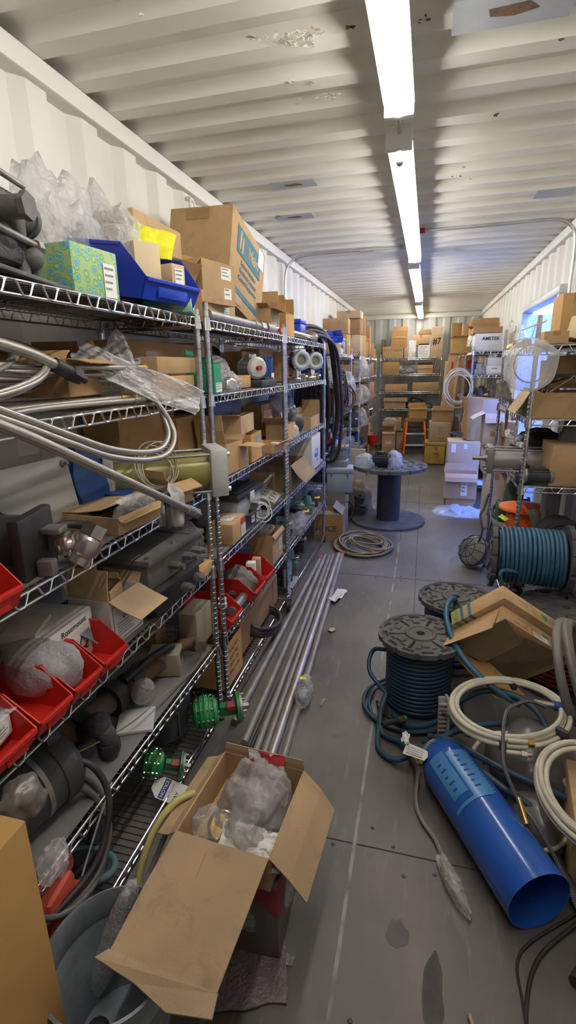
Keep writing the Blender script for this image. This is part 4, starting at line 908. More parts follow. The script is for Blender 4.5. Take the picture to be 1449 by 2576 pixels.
cL('brown box at the back corner of the third shelf by the rear posts', Z3, -1.06, 455, 520, 1045, .18, tint=1, tape=False)
storage_bin('small red bin at the left edge of the photo on the third shelf', (-.95, .74, Z3), .16, .28, .12, REDP, 0)
# --- fourth shelf
GD2 = mat('dusty_grey_case', (.085,.085,.08), (.15,.145,.135), .7, scale=7, bump=.3)
t = T('gearbox_enclosure', 'dusty dark grey cast enclosure with bolts and glands on the fourth shelf', 'enclosure', (-1.00, 1.60, Z2+.09), (0,0,rad(-4)))
P(t, 'body', GD2, ('b', (0,0,.07), (.27,.36,.10), .008)); P(t, 'lid', GD2, ('b', (0,0,.13), (.31,.39,.022), .005), ('b', (.02,.12,.143), (.24,.03,.006), .002))
[P(t, 'gland', STEEL, ('c', (.13,y,.07), (.175,y,.07), .016, None, 6), ('c', (.175,y,.07), (.195,y,.07), .011)) for y in (-.04,.06,.13)]
P(t, 'bolt', STEEL, *bolts([(x,y,.14) for x in (-.13,.13) for y in (-.17,0,.17)], .009, .008)); P(t, 'flange_foot', GREYD, ('b', (.12,0,.012), (.08,.34,.012), .003))
t = T('gearbox_enclosure', 'dark cast box under the dusty grey enclosure, two round glands on its end', 'enclosure', (-.99, 1.60, Z2), (0,0,rad(-2)))
P(t, 'body', DSTEEL, ('b', (0,0,.045), (.26,.34,.085), .008)); [P(t, 'gland', STEEL, ('c', (.13,y,.045), (.165,y,.045), .018, None, 20), ('c', (.165,y,.045), (.175,y,.045), .012, None, 6)) for y in (.02,.12)]
carton('flat tan box with a clear window label at the twin posts, fourth shelf', (-.965, 1.83, Z2), (.22,.15,.045), rad(8), None, 4, tape=False, stick=[('z+', -.2, .1, .10, .07, FILMW, 0)])
carton('curved yellow card tray behind the flat tan box', (-1.07, 1.84, Z2), (.15,.13,.07), rad(-12), {'x+': (95,.05)}, 4)
BB = carton('white box with a brown inside, flaps open, handwriting on its front label', (-.985, 1.315, Z2), (.155,.165,.155), rad(-3), {'x+': (112,.12), 'y-': (-8,.10), 'y+': (40,.07), 'x-': (10,.06)}, m=CW, fm=CB[2], cat='box')
text(BB, '0-5" WC', .028, facem('x+', (.155,.165,.155), .15, .02, .001), INK, sx=.9)
sticker(BB, facem('x+', (.155,.165,.155), 0, -.22, .0008), .13, .06, CW, 'print_area', lines=5)
P(BB, 'printed_frame', INK, *[('b', c, s) for c, s in (((0,.06,0),(.14,.002,.0004)), ((0,-.06,0),(.14,.002,.0004)), ((.07,0,0),(.002,.12,.0004)), ((-.07,0,0),(.002,.12,.0004)))], smooth=0).data.transform(facem('x+', (.155,.165,.155), 0, -.05, .001))
carton('folded tan paper and a circuit board standing in the open white box', (-.985, 1.30, Z2+.05), (.10,.10,.125), rad(12), {'y+': (-30,.04)}, 0)
BX = carton('white carton with handwriting on its edge behind the open white box', (-1.06, 1.105, Z2), (.21,.20,.15), rad(4), None, m=CW, tape=False, stick=[('x+', .1, -.1, .13, .10, CW, 0)])
text(BX, 'Rosemount', .026, facem('x+', (.21,.20,.15), .02, .36, .001), INK); text(BX, 'Q', .06, facem('x+', (.21,.20,.15), .2, -.1, .0018), INK)
for i, (px0, lab) in enumerate((('a', 'red storage bin holding grey wires, farthest of the four on the fourth shelf'), ('b', 'red storage bin holding a bubble wrapped pack, second from the white box'), ('c', 'empty looking red storage bin, third from the white box'), ('d', 'red storage bin with a bagged card at the left edge of the photo, fourth shelf'))):
    storage_bin(lab, (-.985, 1.135-.128*i, Z2), .124, .30, .115, REDP, rad(-1), group='red bins on the fourth shelf')
bag('bubble wrapped pack with a white box in it lying in a red bin', (-.98, .99, Z2+.03), (.26,.15,.12), BUBBLE, seed=51, amp=.15, fine=.06, content=PAPER)
carton('cream box with red printing sticking up behind the bubble wrap', (-1.06, 1.05, Z2+.02), (.10,.12,.14), rad(20), None, m=mat('cream_board', (.62,.58,.48), (.55,.51,.42), .8), tape=False)
text(bpy.data.objects[-1] if False else [o for o in COL.objects if o.get('label','').startswith('cream box with red')][0], 'Honeywell', .022, facem('x+', (.10,.12,.14), 0, .3, .001), INKR, bold=True)
for i in range(5): hose('grey_wire', 'grey wire lying over the farthest red bin, '+['nearest the shelf front','second from the front','middle one','second from the back','rearmost'][i], 'wire', mat('wire_grey', (.22,.26,.31), (.17,.2,.24), .5), [(-1.12,1.0+.01*i,Z2+.12),(-1.05,1.06+.012*i,Z2+.125),(-.97,1.13+.012*i,Z2+.10),(-.92-.004*i,1.165,Z2+.05)], .004, 8, 6, group='grey wires in the red bin')
coil('black_cable', 'black cable heap behind the red bins', 'cable', BLACKR, (-1.12,.85,Z2+.10), .10, 4, .008, (.2,0,0), wob=.04, seed=8)
sheet('clear bag with a white card in the nearest red bin', 'bag', 'plastic_bag', FILM, (-.96,.76,Z2+.10), .16,.10,.02,(.1,.3,.2),9)
carton('white printed card lying in the nearest red bin', (-.93,.755,Z2+.03), (.08,.08,.05), .2, None, m=PAPER, tape=False, stick=[('x+', 0, 0, .05, .03, PAPER, 3)])
# --- fifth shelf
t = T('pipe_assembly', 'dusty black pipe run with unions and a rusty elbow lying along the fifth shelf', 'pipe assembly', (-1.06, 1.42, Z1+.06), (0,0,rad(80)))
P(t, 'tube', RUST, ('c', (-.34,0,.0), (.05,0,.0), .04), ('c', (.05,0,0), (.30,-.02,.0), .032), ('t', spline([(.28,-.02,0),(.36,-.02,.01),(.40,-.08,.02),(.36,-.13,.03)], 6), .026, 12))
PE(t, 'coupling', DSTEEL, ('c', (-.22,0,0), (-.17,0,0), .058, None, 8), ('c', (-.05,0,0), (0,0,0), .062, None, 30), ('c', (.05,0,0), (.10,0,0), .055, None, 30), ('c', (-.34,0,0), (-.28,0,0), .056, None, 8))
P(t, 'lever', DSTEEL, ('t', spline([(.02,-.02,.05),(.15,-.04,.075),(.27,-.05,.07)], 6), .017, 10)); P(t, 'wrapped_end', FILMG, ('s', (.04,-.085,.01), (.05,.04,.05)))
P(t, 'branch', RUST, ('c', (.04,0,0), (.04,-.09,.005), .032))
t = T('bent_lever', 'rust stained bent pipe lever lying at the far end of the fifth shelf', 'lever', (-1.02, 1.70, Z1+.03), (0,0,rad(70)))
P(t, 'arm', RUST, ('t', spline([(-.12,0,.02),(0,0,.02),(.10,.01,.03),(.15,.05,.02),(.10,.09,.01)], 8), .023, 12)); P(t, 'hub', IRON, ('c', (-.12,0,-.02), (-.12,0,.05), .04))
t = T('pipe_elbow', 'dusty cast pipe elbow with a glass bottle end standing near the shelf front', 'elbow', (-.985, 1.19, Z1))
P(t, 'elbow', IRON, ('t', spline([(-.08,.02,.06),(-.03,.01,.10),(.0,0,.11),(.03,0,.08),(.035,0,.03)], 6), .032, 16), ('s', (.0,0,.115), (.045,.045,.04))); P(t, 'coupling', DSTEEL, ('c', (.035,0,.06), (.035,0,.025), .038, None, 8)); P(t, 'bowl', mat('dark_bowl', (.05,.05,.05), (.08,.08,.08), .15), ('c', (.035,0,.03), (.035,0,0), .03, .026))
one('floor_tile', 'pale grey square tile lying on the fifth shelf', 'tile', LGREY, [('b', (0,0,.006), (.13,.13,.012), .002)], (-.955, 1.36, Z1), (0,0,rad(25)))
hose('thin_cable', 'thin brown cable looped along the front of the fifth shelf', 'cable', TANROPE, [(-1.0,1.06,Z1+.10),(-.96,1.16,Z1+.08),(-.92,1.3,Z1+.06),(-.90,1.45,Z1+.05),(-.89,1.6,Z1+.03),(-.885,1.72,Z1+.01),(-.91,1.86,Z1+.05),(-1.0,1.88,Z1+.06),(-1.1,1.84,Z1+.02)], .003, 10, 6)
cL('cream box beside the twin posts on the fifth shelf', Z1, -.93, 500, 536, 1528, .09, m=mat('cream_dusty', (.40,.35,.24), (.33,.29,.20), .8), tape=False)
carton('slanted cream box leaning on its neighbour on the fifth shelf', (-1.0, 1.68, Z1+.005), (.13,.10,.10), rad(18), None, m=mat('cream_dusty2', (.34,.30,.21), (.27,.24,.17), .8), tape=False, stick=[('x+', .1, .2, .05, .03, INK, 0)])
cL('brown box at the back of the fifth shelf', Z1, -1.13, 395, 420, 1500, .14, tint=1, tape=False)
t = T('submersible_motor', 'big dark grey drum motor lying at the left front of the fifth shelf', 'motor', (-1.04, .86, Z1+.105), (0,0,rad(78)))
P(t, 'body', GREYD, ('c', (-.28,0,0), (.12,0,0), .10, None, 44)); P(t, 'end_cap', GREYD, ('l', (.12,0,0), (1,0,0), [(.104,0),(.106,.01),(.106,.05),(.09,.07),(.05,.085)], 44), ('b', (.15,.0,.11), (.05,.06,.035), .01)); P(t, 'clamp_band', STEEL, ('c', (.06,0,0), (.075,0,0), .103, None, 44))
coil('grey_cable', 'thick grey cable coiled round the drum motor and over the shelf edge', 'cable', mat('grey_cable', (.15,.145,.13), (.10,.10,.09), .6), (-.92,.88,Z1-.03), .155, 5, .0085, (rad(62),rad(10),rad(72)), wob=.022, seed=6)
hose('grey_cable', 'dark cable curving from the drum motor down past the shelf', 'cable', BLACKR, [(-1.0,1.0,Z1+.14),(-.90,1.03,Z1+.12),(-.84,1.02,Z1+.02),(-.83,.93,Z1-.10),(-.86,.8,Z1-.13),(-.9,.6,Z1-.12)], .0095, 10, 10)
bag('foil wrapped part at the left end of the fifth shelf', onx(62, 2035, -.83), (.08,.10,.08), mat('foil_wrap', (.26,.245,.225), (.14,.13,.12), .4, .3, scale=12, bump=.4, bscale=22), seed=61, amp=.3, fine=.08, name='wrapped_part', cat='wrapped part')
# --- bottom
t = bucket('tall dark grey plastic bin standing under the fifth shelf by the twin posts', (-1.06, 1.72, Z0), .10, .14, .30, mat('dark_bin', (.085,.09,.095), (.06,.065,.07), .5), name='plastic_bin', cat='bin', handle=False)
def green_valve(label, loc, rot, s):
    o = T('green_valve', label, 'valve', loc, rot)
    P(o, 'body', GREENP, ('l', (0,-.07*s,.0), (0,1,0), [(.05*s,0),(.07*s,.01*s),(.075*s,.04*s),(.085*s,.055*s),(.085*s,.085*s),(.075*s,.1*s),(.07*s,.13*s),(.05*s,.14*s)], 40), ('b', (0,0,-.06*s), (.05*s,.11*s,.05*s), .008*s))
    P(o, 'rib', GREENP, *[('c', (0,(i-2)*.024*s-.004*s,0), (0,(i-2)*.024*s+.004*s,0), .094*s-abs(i-2)*.006*s, None, 40) for i in range(5)])
    P(o, 'bolt', BRIGHT, *bolts([(.085*s*math.cos(a), y*s, .085*s*math.sin(a)) for a in (-.5,.2,.9,1.6,2.3) for y in (-.045,-.02,.005,.03)], .007*s, .01*s, (0,1,0)))
    P(o, 'yoke', GREENP, ('b', (.0,.13*s,0), (.04*s,.1*s,.07*s), .006*s), ('c', (0,.17*s,0), (0,.185*s,0), .085*s, None, 36)); P(o, 'red_plug', mat('dull_red', (.45,.07,.06), (.35,.05,.05), .6), ('b', (.02*s,.14*s,.035*s), (.045*s,.05*s,.035*s), .004*s))
    P(o, 'steel_flange', STEEL, ('c', (0,.187*s,0), (0,.2*s,0), .08*s, None, 36), ('c', (0,.2*s,0), (0,.24*s,0), .02*s, None, 6), *bolts([(.065*s*math.cos(a), .2*s, .065*s*math.sin(a)) for a in (.4,1.4,2.4,3.6,5)], .007*s, .02*s, (0,1,0)))
    P(o, 'black_box', BLACK, ('b', (-.0,-.145*s,-.0), (.11*s,.008*s,.16*s)), ('b', (0,-.245*s,0), (.11*s,.008*s,.16*s)), ('b', (0,-.195*s,-.076*s), (.11*s,.108*s,.008*s)), ('b', (-.051*s,-.195*s,0), (.008*s,.108*s,.16*s)), ('b', (.051*s,-.195*s,0), (.008*s,.108*s,.16*s)), smooth=0)
    P(o, 'rim', GREYE, ('b', (-.055*s,-.195*s,.082*s), (.006*s,.108*s,.006*s)), ('b', (.055*s,-.195*s,.082*s), (.006*s,.108*s,.006*s)), ('b', (0,-.141*s,.082*s), (.116*s,.006*s,.006*s)), ('b', (0,-.249*s,.082*s), (.116*s,.006*s,.006*s)), ('b', (.055*s,-.249*s,0), (.006*s,.006*s,.16*s)), ('b', (.055*s,-.141*s,0), (.006*s,.006*s,.16*s)), smooth=0)
    P(o, 'pipe', IRON, ('c', (0,-.25*s,0), (0,-.36*s,0), .03*s), ('c', (0,-.26*s,0), (0,-.28*s,0), .045*s, None, 24))
    return o
green_valve('bright green valve with a black square box and round flange on the bottom shelf', (-.875, 1.76, Z0+.095), (0,rad(8),rad(-62)), .82)
green_valve('smaller green valve half hidden beside the hanging notice tag', (-.96, 1.44, Z0+.085), (rad(-14),rad(10),rad(-70)), .62)
t = T('notice_tag', 'white tag with a blue NOTICE band and handwriting hanging from the green valve', 'tag', (0,0,0))
t.matrix_world = facing(432, 1992, 2.28, 148, (18,10))
P(t, 'card', PAPER, ('p', [(-.075,-.04,0),(.05,-.04,0),(.08,-.015,0),(.08,.015,0),(.05,.04,0),(-.075,.04,0)], (0,0,.001)), smooth=0)
MT = Matrix.Translation((.03,0,.0013)) @ Matrix.Rotation(rad(-90), 4, 'Z')
P(t, 'blue_band', INKN, ('b', (0,0,0), (.074,.024,.0005)), smooth=0).data.transform(MT)
text(t, 'NOTICE', .018, Matrix.Translation((0,0,.0007)) @ MT, PAPER, bold=True)
text(t, 'Info Tunstin', .013, MT @ Matrix.Translation((0,-.026,0)), INK); text(t, 'BAV', .020, MT @ Matrix.Translation((-.012,-.052,0)), INK)
t = T('ring_clamp', 'dark ring clamp with a dull green rim on the bottom wire shelf', 'clamp', (-.97, 1.02, Z0+.06), (rad(-22),rad(12),rad(20)))
P(t, 'ring', TEAL, ('t', [(.095*math.cos(a),.095*math.sin(a),0) for a in [2*math.pi*i/40 for i in range(40)]], .012, 10, {'closed': True})); P(t, 'disc', DSTEEL, ('l', (0,0,-.03), (0,0,1), [(.085,0),(.09,.03),(.075,.04),(.03,.02)], 36)); P(t, 'lug', TEAL, ('b', (.0,.115,0), (.03,.05,.02), .006)); P(t, 'arm', IRON, ('t', spline([(0,.1,.0),(-.01,.2,.03),(-.03,.32,.06)], 6), .02, 10))
bag('small clear bag hanging at the left, just above the red bracket', onx(138, 2195, -.845), (.06,.08,.08), FILMW, seed=71, amp=.35, name='plastic_bag')
hose('strap_wire', 'pair of thin clear straps running up from the small hanging bag', 'strap', FILMW, [(-.85,.88,.29),(-.86,.98,.36),(-.87,1.08,.42)], .003, 8, 6)
t = T('red_bracket', 'red orange painted bracket between the tall tan box and the metal bucket', 'bracket', (-.90, onx(142, 2285, -.90).y, Z0), (0,0,rad(6)))
t.scale = (1.2,1.2,1.25)
rm = mat('red_orange_paint', (.62,.09,.05), (.5,.07,.04), .5, scale=8)
P(t, 'body', rm, ('b', (0,0,.10), (.06,.10,.20), .02), ('b', (-.01,.0,.2), (.05,.14,.05), .012)); P(t, 'boss', rm, ('c', (.0,.04,.12), (.05,.04,.12), .03), ('s', (0,.0,.03), (.045,.06,.03)))
# ================================================================ LEFT, unit 2 =================================================
# second shelf
cL('upright brown box just behind the twin posts on the second shelf', Z4, -1.08, 512, 540, 862, .14, tint=0, tape=False, stick=[('x+', .1, .1, .04, .07, CB[1], 3)])
carton('green and white box open at the top beside the twin posts', (-.95, 2.14, Z4), (.13,.09,.125), rad(3), {'x-': (0,.06), 'y-': (20,.03)}, m=GREENB, stick=[('x+', .1, -.30, .075, .04, PAPER, 3)], name='green_box')
cL('green box lying on its side beside the twin posts', Z4, -.90, 527, 560, 942, .10, m=GREENB, tape=False, stick=[('x+', .05, -.25, .08, .035, PAPER, 2), ('x+', .3, .3, .03, .04, PAPER, 0)], name='green_box')
bag('clear bag of small silver parts in front of the orange box', (-.91, 2.34, Z4), (.10,.15,.09), FILM, seed=81, amp=.3, content=BRIGHT)
cL('orange tan box inside a white mailer on the second shelf', Z4, -.93, 596, 632, 944, .18, tint=4, tape=False)
bag('white padded mailer wrapped round the orange tan box', (-1.05, 2.50, Z4), (.15,.28,.17), FILMW, seed=83, amp=.10, fine=.03, name='padded_mailer', cat='mailer')
pmotor('round silver flanged motor facing the aisle on a black base, second shelf', (-.97, 2.86, Z4+.105), (0,0,rad(48)), .062, .16, ALU, em=ALU)
P([o_ for o_ in COL.objects if o_.get('label', '').startswith('round silver flanged')][0], 'red_hub', REDP, ('c', (0,-.085,0), (0,-.102,0), .013, None, 20), *[])
one('black_tray', 'black plastic tray under the silver flanged motor', 'tray', BLACK, [('b', (0,0,.02), (.18,.30,.04), .006), ('b', (.0,.05,.045), (.15,.16,.012), .003)], (-.97, 2.92, Z4))
t = T('blue_canister', 'blue fluted canister with a white label near the middle post', 'canister', (-.97, 3.08, Z4))
P(t, 'body', BLUED, ('c', (0,0,0), (0,0,.16), .06, None, 30)); P(t, 'rib', BLUED, *[('b', (.058*math.cos(a),.058*math.sin(a),.12), (.008,.008,.10), .002) for a in [2*math.pi*i/18 for i in range(18)]]); P(t, 'label_sticker', PAPER, ('b', (.061,-.0,.05), (.002,.055,.05)))
t = T('blue_tank', 'dark blue tank with a grey flanged end at the back of the second shelf', 'tank', (-1.16, 2.54, Z4+.15), (0,0,rad(90)))
P(t, 'shell', mat('navy_tank', (.02,.035,.10), (.015,.025,.075), .4), ('c', (-.12,0,0), (.13,0,0), .07, None, 36)); P(t, 'flange', DSTEEL, ('c', (.13,0,0), (.17,0,0), .08, None, 36)); P(t, 'face_ring', STEEL, ('t', [(.175,.045*math.cos(a),.045*math.sin(a)) for a in [2*math.pi*i/30 for i in range(30)]], .012, 8, {'closed': True})); P(t, 'cradle', DSTEEL, ('b', (0,0,-.11), (.2,.1,.08), .004))
cL('tall tan box with a scuffed face behind the silver motor', Z4, -1.10, 655, 690, 878, .14, tint=0)
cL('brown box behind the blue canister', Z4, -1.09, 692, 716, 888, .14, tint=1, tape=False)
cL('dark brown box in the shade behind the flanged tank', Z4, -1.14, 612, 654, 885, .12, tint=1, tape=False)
# third shelf
cL('grey dusty case at the back of the third shelf behind the twin posts', Z3+.12, -1.04, 528, 610, 1003, .22, m=GREYD, tape=False, name='grey_case', cat='case')
cL('low brown carton supporting the grey dusty case', Z3, -1.05, 520, 612, 1068, .2, tint=3, tape=False)
carton('tall open tan box next to the aluminium end block on the third shelf', (-.955, 2.30, Z3), (.15,.19,.145), rad(-4), {'y-': (12,.14), 'x-': (0,.12), 'y+': (70,.06)}, 0)
carton('tan box with torn packing tape, third shelf, middle of the second unit', (-.955, 2.63, Z3), (.15,.22,.15), rad(3), {'x-': (20,.05)}, 4, stick=[('x+', .0, .2, .05, .09, FILMW, 0), ('x+', .35, .1, .04, .08, FILMW, 0)])
carton('taped tan box with its flap lying out over the shelf edge', (-.93, 2.40, Z3), (.12,.13,.12), rad(0), {'x+': (95,.10)}, 0, stick=[('x+', .2, .1, .05, .08, FILMW, 0)])
carton('open sided tan box lying on the taped boxes, black parts showing inside', (-.99, 2.58, Z3+.158), (.16,.26,.095), rad(4), {'y-': (80,.05)}, 2, fill=BLACK)
carton('flat tan box with a silver tape patch near the middle post, third shelf', (-.91, 2.95, Z3), (.16,.20,.05), rad(-6), {'x+': (70,.05)}, 0, stick=[('z+', .3, 0, .05, .05, PAPER, 0)])
cL('tan box with a white end label beside the middle post, third shelf', Z3+.075, -1.02, 698, 716, 1058, .14, tint=1, tape=False, stick=[('x+', .25, 0, .04, .05, PAPER, 2)])
cL('small tan box under the labelled one beside the middle post', Z3, -1.02, 696, 716, 1100, .14, tint=0, tape=False)
cL('large brown box at the back of the third shelf near the middle post', Z3, -1.13, 660, 712, 1012, .14, tint=1)
# fourth shelf
t = T('plastic_tub', 'frosted plastic tub with a black lid on the fourth shelf', 'tub', (-1.05, 2.62, Z2), (0,0,rad(-3)))
P(t, 'tub', mat('frosted_plastic', (.42,.44,.45), (.34,.36,.37), .35), ('b', (0,0,.085), (.25,.36,.17), .012)); P(t, 'lid', BLACK, ('b', (0,0,.18), (.28,.39,.035), .008), ('b', (0,0,.20), (.22,.32,.01), .003)); P(t, 'latch', WHITEP, ('b', (.14,.0,.16), (.008,.06,.05), .003))
SB = carton('tan box with red and white labels at the front of the fourth shelf', (-.945, 2.31, Z2), (.13,.21,.11), rad(2), None, 0, tape=False, stick=[('x+', .28, .28, .07, .035, INKR, 0), ('x+', .28, -.15, .075, .06, PAPER, 5), ('z+', 0, 0, .07, .09, PAPER, 3)])
carton('grey box of wires beside the tan box with red and white labels', (-.95, 2.53, Z2), (.12,.13,.08), rad(-8), {'y+': (50,.05), 'x+': (80,.03)}, m=GREYD, stick=[('x+', .2, .1, .04, .05, PAPER, 2)])
coil('white_wire', 'tangle of thin white wire hanging at the front of the fourth shelf', 'wire', WHITEP, (-.89,2.72,Z2+.04), .05, 4, .003, (rad(70),0,rad(30)), wob=.03, seed=13)
bag('clear bag in the shade at the back of the fourth shelf behind the posts', (-1.1, 2.14, Z2), (.16,.16,.12), FILM, seed=91)
t = T('socket_box', 'open grey metal box with round sockets in its tilted face', 'socket box', (-.95, 2.98, Z2+.01), (0,rad(28),rad(5)))
P(t, 'box', mat('olive_grey', (.24,.24,.19), (.18,.18,.14), .5), ('b', (0,0,.045), (.12,.22,.05), .004), ('b', (-.06,0,.10), (.012,.24,.12), .003)); P(t, 'socket', BRIGHT, *[('c', (x,y,.07), (x,y,.078), .017, None, 18) for x in (-.03,.02) for y in (-.06,0,.06)])
one('round_bowl', 'upturned grey plastic bowl hanging below the fourth shelf', 'bowl', LGREY, [('l', (0,0,0), (0,0,1), [(.03,0),(.05,.01),(.07,.05),(.075,.06),(.068,.058),(.045,.015)], 32)], (-.96, 2.95, Z1+.19))
cL('tan box with open flap leaning beside the middle post, fourth shelf', Z2, -.99, 688, 716, 1180, .18, tint=0, tape=False)
cL('brown box behind the socket box on the fourth shelf', Z2, -1.12, 655, 690, 1200, .14, tint=1, tape=False)
# fifth shelf
carton('tan box with a peeling cream label near the middle post, fifth shelf', (-.965, 3.02, Z1+.01), (.16,.24,.20), rad(0), {'x+': (150,.03)}, 0, stick=[('x+', .25, .0, .07, .09, CREAM, 0)])
for i, (y, lab) in enumerate(((2.42, 'red bin on the fifth shelf heaped with bagged parts, in front of the other'), (2.62, 'red bin on the fifth shelf nearest the tan box with the peeling label'))):
    storage_bin(lab, (-.985, y+.06, Z1), .19, .30, .13, REDP, rad(-2), group='red bins on the fifth shelf behind the twin posts')
bag('bundle of wrapped grey parts in the front red bin', (-.97, 2.47, Z1+.03), (.22,.15,.13), mat('wrapped_grey', (.25,.23,.20), (.16,.15,.13), .6, bump=.5), seed=95, amp=.35, fine=.08, name='wrapped_parts', cat='parts')
carton('white slim box in the back red bin', (-.93, 2.60, Z1+.03), (.06,.05,.12), .3, None, m=PAPER, tape=False); carton('buff slim box beside the white slim box', (-.92, 2.67, Z1+.03), (.05,.05,.12), .1, None, 2, tape=False)
gpipe('short grey pipe length lying under the red bins at the shelf front', (-.905, 2.20, Z1+.028), (-.905, 2.50, Z1+.028), .026, STEEL)
storage_bin('red bin beside the twin posts holding two white capped bottles', (-.985, 2.14, Z1), .17, .27, .12, REDP, rad(0))
for i, (x, y) in enumerate(((-.92,2.13),(-.945,2.185))):
    t = T('pill_bottle', ['brown bottle with a white cap nearer the shelf front', 'brown bottle with a white cap behind its twin'][i], 'bottle', (x, y, Z1+.02), (0,0,0), 'white capped bottles in the red bin'); P(t, 'body', mat('amber', (.12,.04,.015), (.1,.03,.01), .2), ('c', (0,0,0), (0,0,.07), .021)); P(t, 'cap', WHITEP, ('c', (0,0,.07), (0,0,.09), .022, None, 28))
one('black_part', 'square black part lying in the bin with the bottles', 'part', BLACK, [('b', (0,0,.02), (.10,.08,.04), .006), ('b', (0,0,.045), (.05,.06,.012), .003)], (-1.0, 2.14, Z1+.045), (0,0,.2))
# bottom shelf
carton('long tan box running along under the fifth shelf', (-1.02, 2.72, Z0), (.19,.80,.20), rad(0), None, 1, tape=False, stick=[('x+', .38, .1, .03, .15, TAPE, 0)])
t = carton('brown box with handwriting on its side at the twin posts, bottom shelf', (-.99, 2.17, Z0), (.20,.24,.24), rad(0), {'x-': (10,.04), 'y+': (70,.03)}, 4)
for i, s in enumerate(('Pump Parts', 'spare kits', 'check  OK', 'Pump room')): text(t, s, .030, facem('x+', (.20,.24,.24), 0, .30-.17*i, .001), mat('pencil_brown', (.2,.1,.04), rough=.8))
coil('black_hose_coil', 'black rubber hose coiled on the bottom shelf against the long tan box', 'hose', BLACKR, (-.91,2.73,Z0+.035), .10, 4, .012, (rad(-8),rad(16),0), wob=.012, seed=22, oval=2.0, th=.05)
cL('brown box in the shade behind the tall dark bin', Z0, -1.1, 522, 548, 1690, .12, tint=1, tape=False)
one('caster_wheel', 'black caster wheel lying on the floor beside the middle post', 'wheel', BLACKR, [('c', (-.012,0,.045), (.012,0,.045), .045, None, 30), ('c', (-.016,0,.045), (.016,0,.045), .02), ('b', (0,0,.07), (.045,.03,.05), .01)], (-.845, 3.10, 0), (0,0,.3))
# ================================================================ LEFT, unit 3 =================================================
for i, (px, lab) in enumerate(((747, 'blue field transmitter with a round grey face ring, nearer the middle post'), (783, 'blue field transmitter with a round face ring nearer the dark hoses'))):
    y = ycol(px, -.95, Z4+.13); transmitter(lab, (-.95, y, Z4), rad(38), 1.2, BLUED, group='blue transmitters on the second shelf')
    grey_lump(['silver valve manifold piled under the nearer transmitter', 'silver valve manifold under the farther transmitter'][i], (-.925, y-.13, Z4), (.11,.16,.09), 5+i, BRIGHT, cat='manifold', name='valve_manifold')
cL('blue box standing at the end of the second shelf by the dark hoses', Z4, -.93, 799, 808, 885, .2, m=BLUED, tape=False, name='blue_case', cat='case')
cL('tall tan box beyond the middle post on the second shelf', Z4, -1.0, 722, 734, 885, .16, tint=0, tape=False)
cL('white and green labelled boxes at the back of the second shelf', Z4, -1.16, 738, 770, 868, .12, m=PAPER, tape=False, stick=[('x+', 0, .2, .12, .05, GREENB, 0)])
carton('open tan box with a flap towards the aisle beyond the middle post, third shelf', (-.96, 3.42, Z3), (.16,.20,.12), rad(0), {'y-': (60,.10), 'x-': (10,.09)}, 0)
t = T('grey_float', 'grey round float ball with a lifting eye on the third shelf', 'float', (-.95, 3.72, Z3+.085)); P(t, 'ball', GREYB if False else GREYD, ('s', (0,0,0), (.088,.088,.085))); P(t, 'eye', BRIGHT, ('c', (0,0,.075), (0,0,.10), .022), ('t', [(.02*math.cos(a),0,.11+.02*math.sin(a)) for a in [2*math.pi*i/16 for i in range(16)]], .005, 6, {'closed': True}))
sheet('white and pale green paper slips lying behind the grey float', 'paper', 'paper_slips', PAPER, (-1.03,3.80,Z3+.14), .10,.26,.02,(.3,.4,.5),12)
carton('open tan box of red and green parts by the dark hoses, third shelf', (-.96, 4.22, Z3), (.16,.36,.10), rad(0), {'y+': (5,.12), 'x-': (5,.06)}, 0, fill=mat('mixed_parts', (.35,.05,.04), (.05,.2,.1), .5, scale=22, contrast=(.48,.52)))
bag('grey plastic bag slumped at the back of the third shelf', (-1.12, 3.95, Z3), (.22,.5,.24), FILMG, seed=101, amp=.35, spike=.4)
bag('small bag of green fittings at the shelf front below the grey float', (-.90, 3.50, Z3), (.09,.13,.10), FILMW, seed=103)
cL('blue cap sticking out behind the middle post on the third shelf', Z3+.15, -1.04, 724, 740, 1000, .08, m=BLUED, tape=False, name='blue_case', cat='case')
carton('dusty tan box with a long flap hanging forwards, fourth shelf past the middle post', (-.97, 3.56, Z2), (.19,.42,.19), rad(0), {'x+': (140,.16), 'y-': (30,.08)}, 3)
WB = cL('white carton with a blue print panel standing by the shelf end', Z2, -.88, 785, 806, 1092, .26, m=CW, tape=False, stick=[('x+', 0, -.05, .13, .07, mat('panel_blue', (.06,.18,.5), (.05,.15,.45), .6), 0)])
text(WB, 'FISHER', .05, facem('x+', (.26,.42,.3), -.05, -.03, .0016) , PAPER, sx=.7, bold=True)
bag('clear and blue plastic at the back of the fourth shelf', (-1.1, 3.5, Z2+.0), (.2,.3,.26), FILMG, seed=105)
q = random.Random(31)
for i, (y, lv, sc, mt, lab) in enumerate([(3.42,1,.13,TEAL,'dusty teal valve bonnet on the fifth shelf just past the middle post'),(3.66,1,.12,STEEL,'small steel regulator on the fifth shelf, third unit'),(3.92,1,.14,GREYE,'grey cast fitting on the fifth shelf, middle of the third unit'),(4.2,1,.13,TEAL,'teal and black switch housing on the fifth shelf'),(4.44,1,.12,GREYD,'dark block at the shelf end beside the leaning box'),(3.40,0,.11,IRON,'black casting on the bottom shelf past the middle post'),(4.30,2,.13,GREYD,'dark clamp at the end of the fourth shelf'),(4.48,3,.10,BRASS,'brass fitting at the end of the third shelf')]):
    grey_lump(lab, (-.96, y, LV[lv]+E_), (sc*1.2,sc*1.3,sc*1.2), 50+i, mt)
enclosure('small black box with a white label on the fifth shelf past the post', (-.95,3.80,Z1), (.10,.12,.16), 0, BLACK, latch=False)
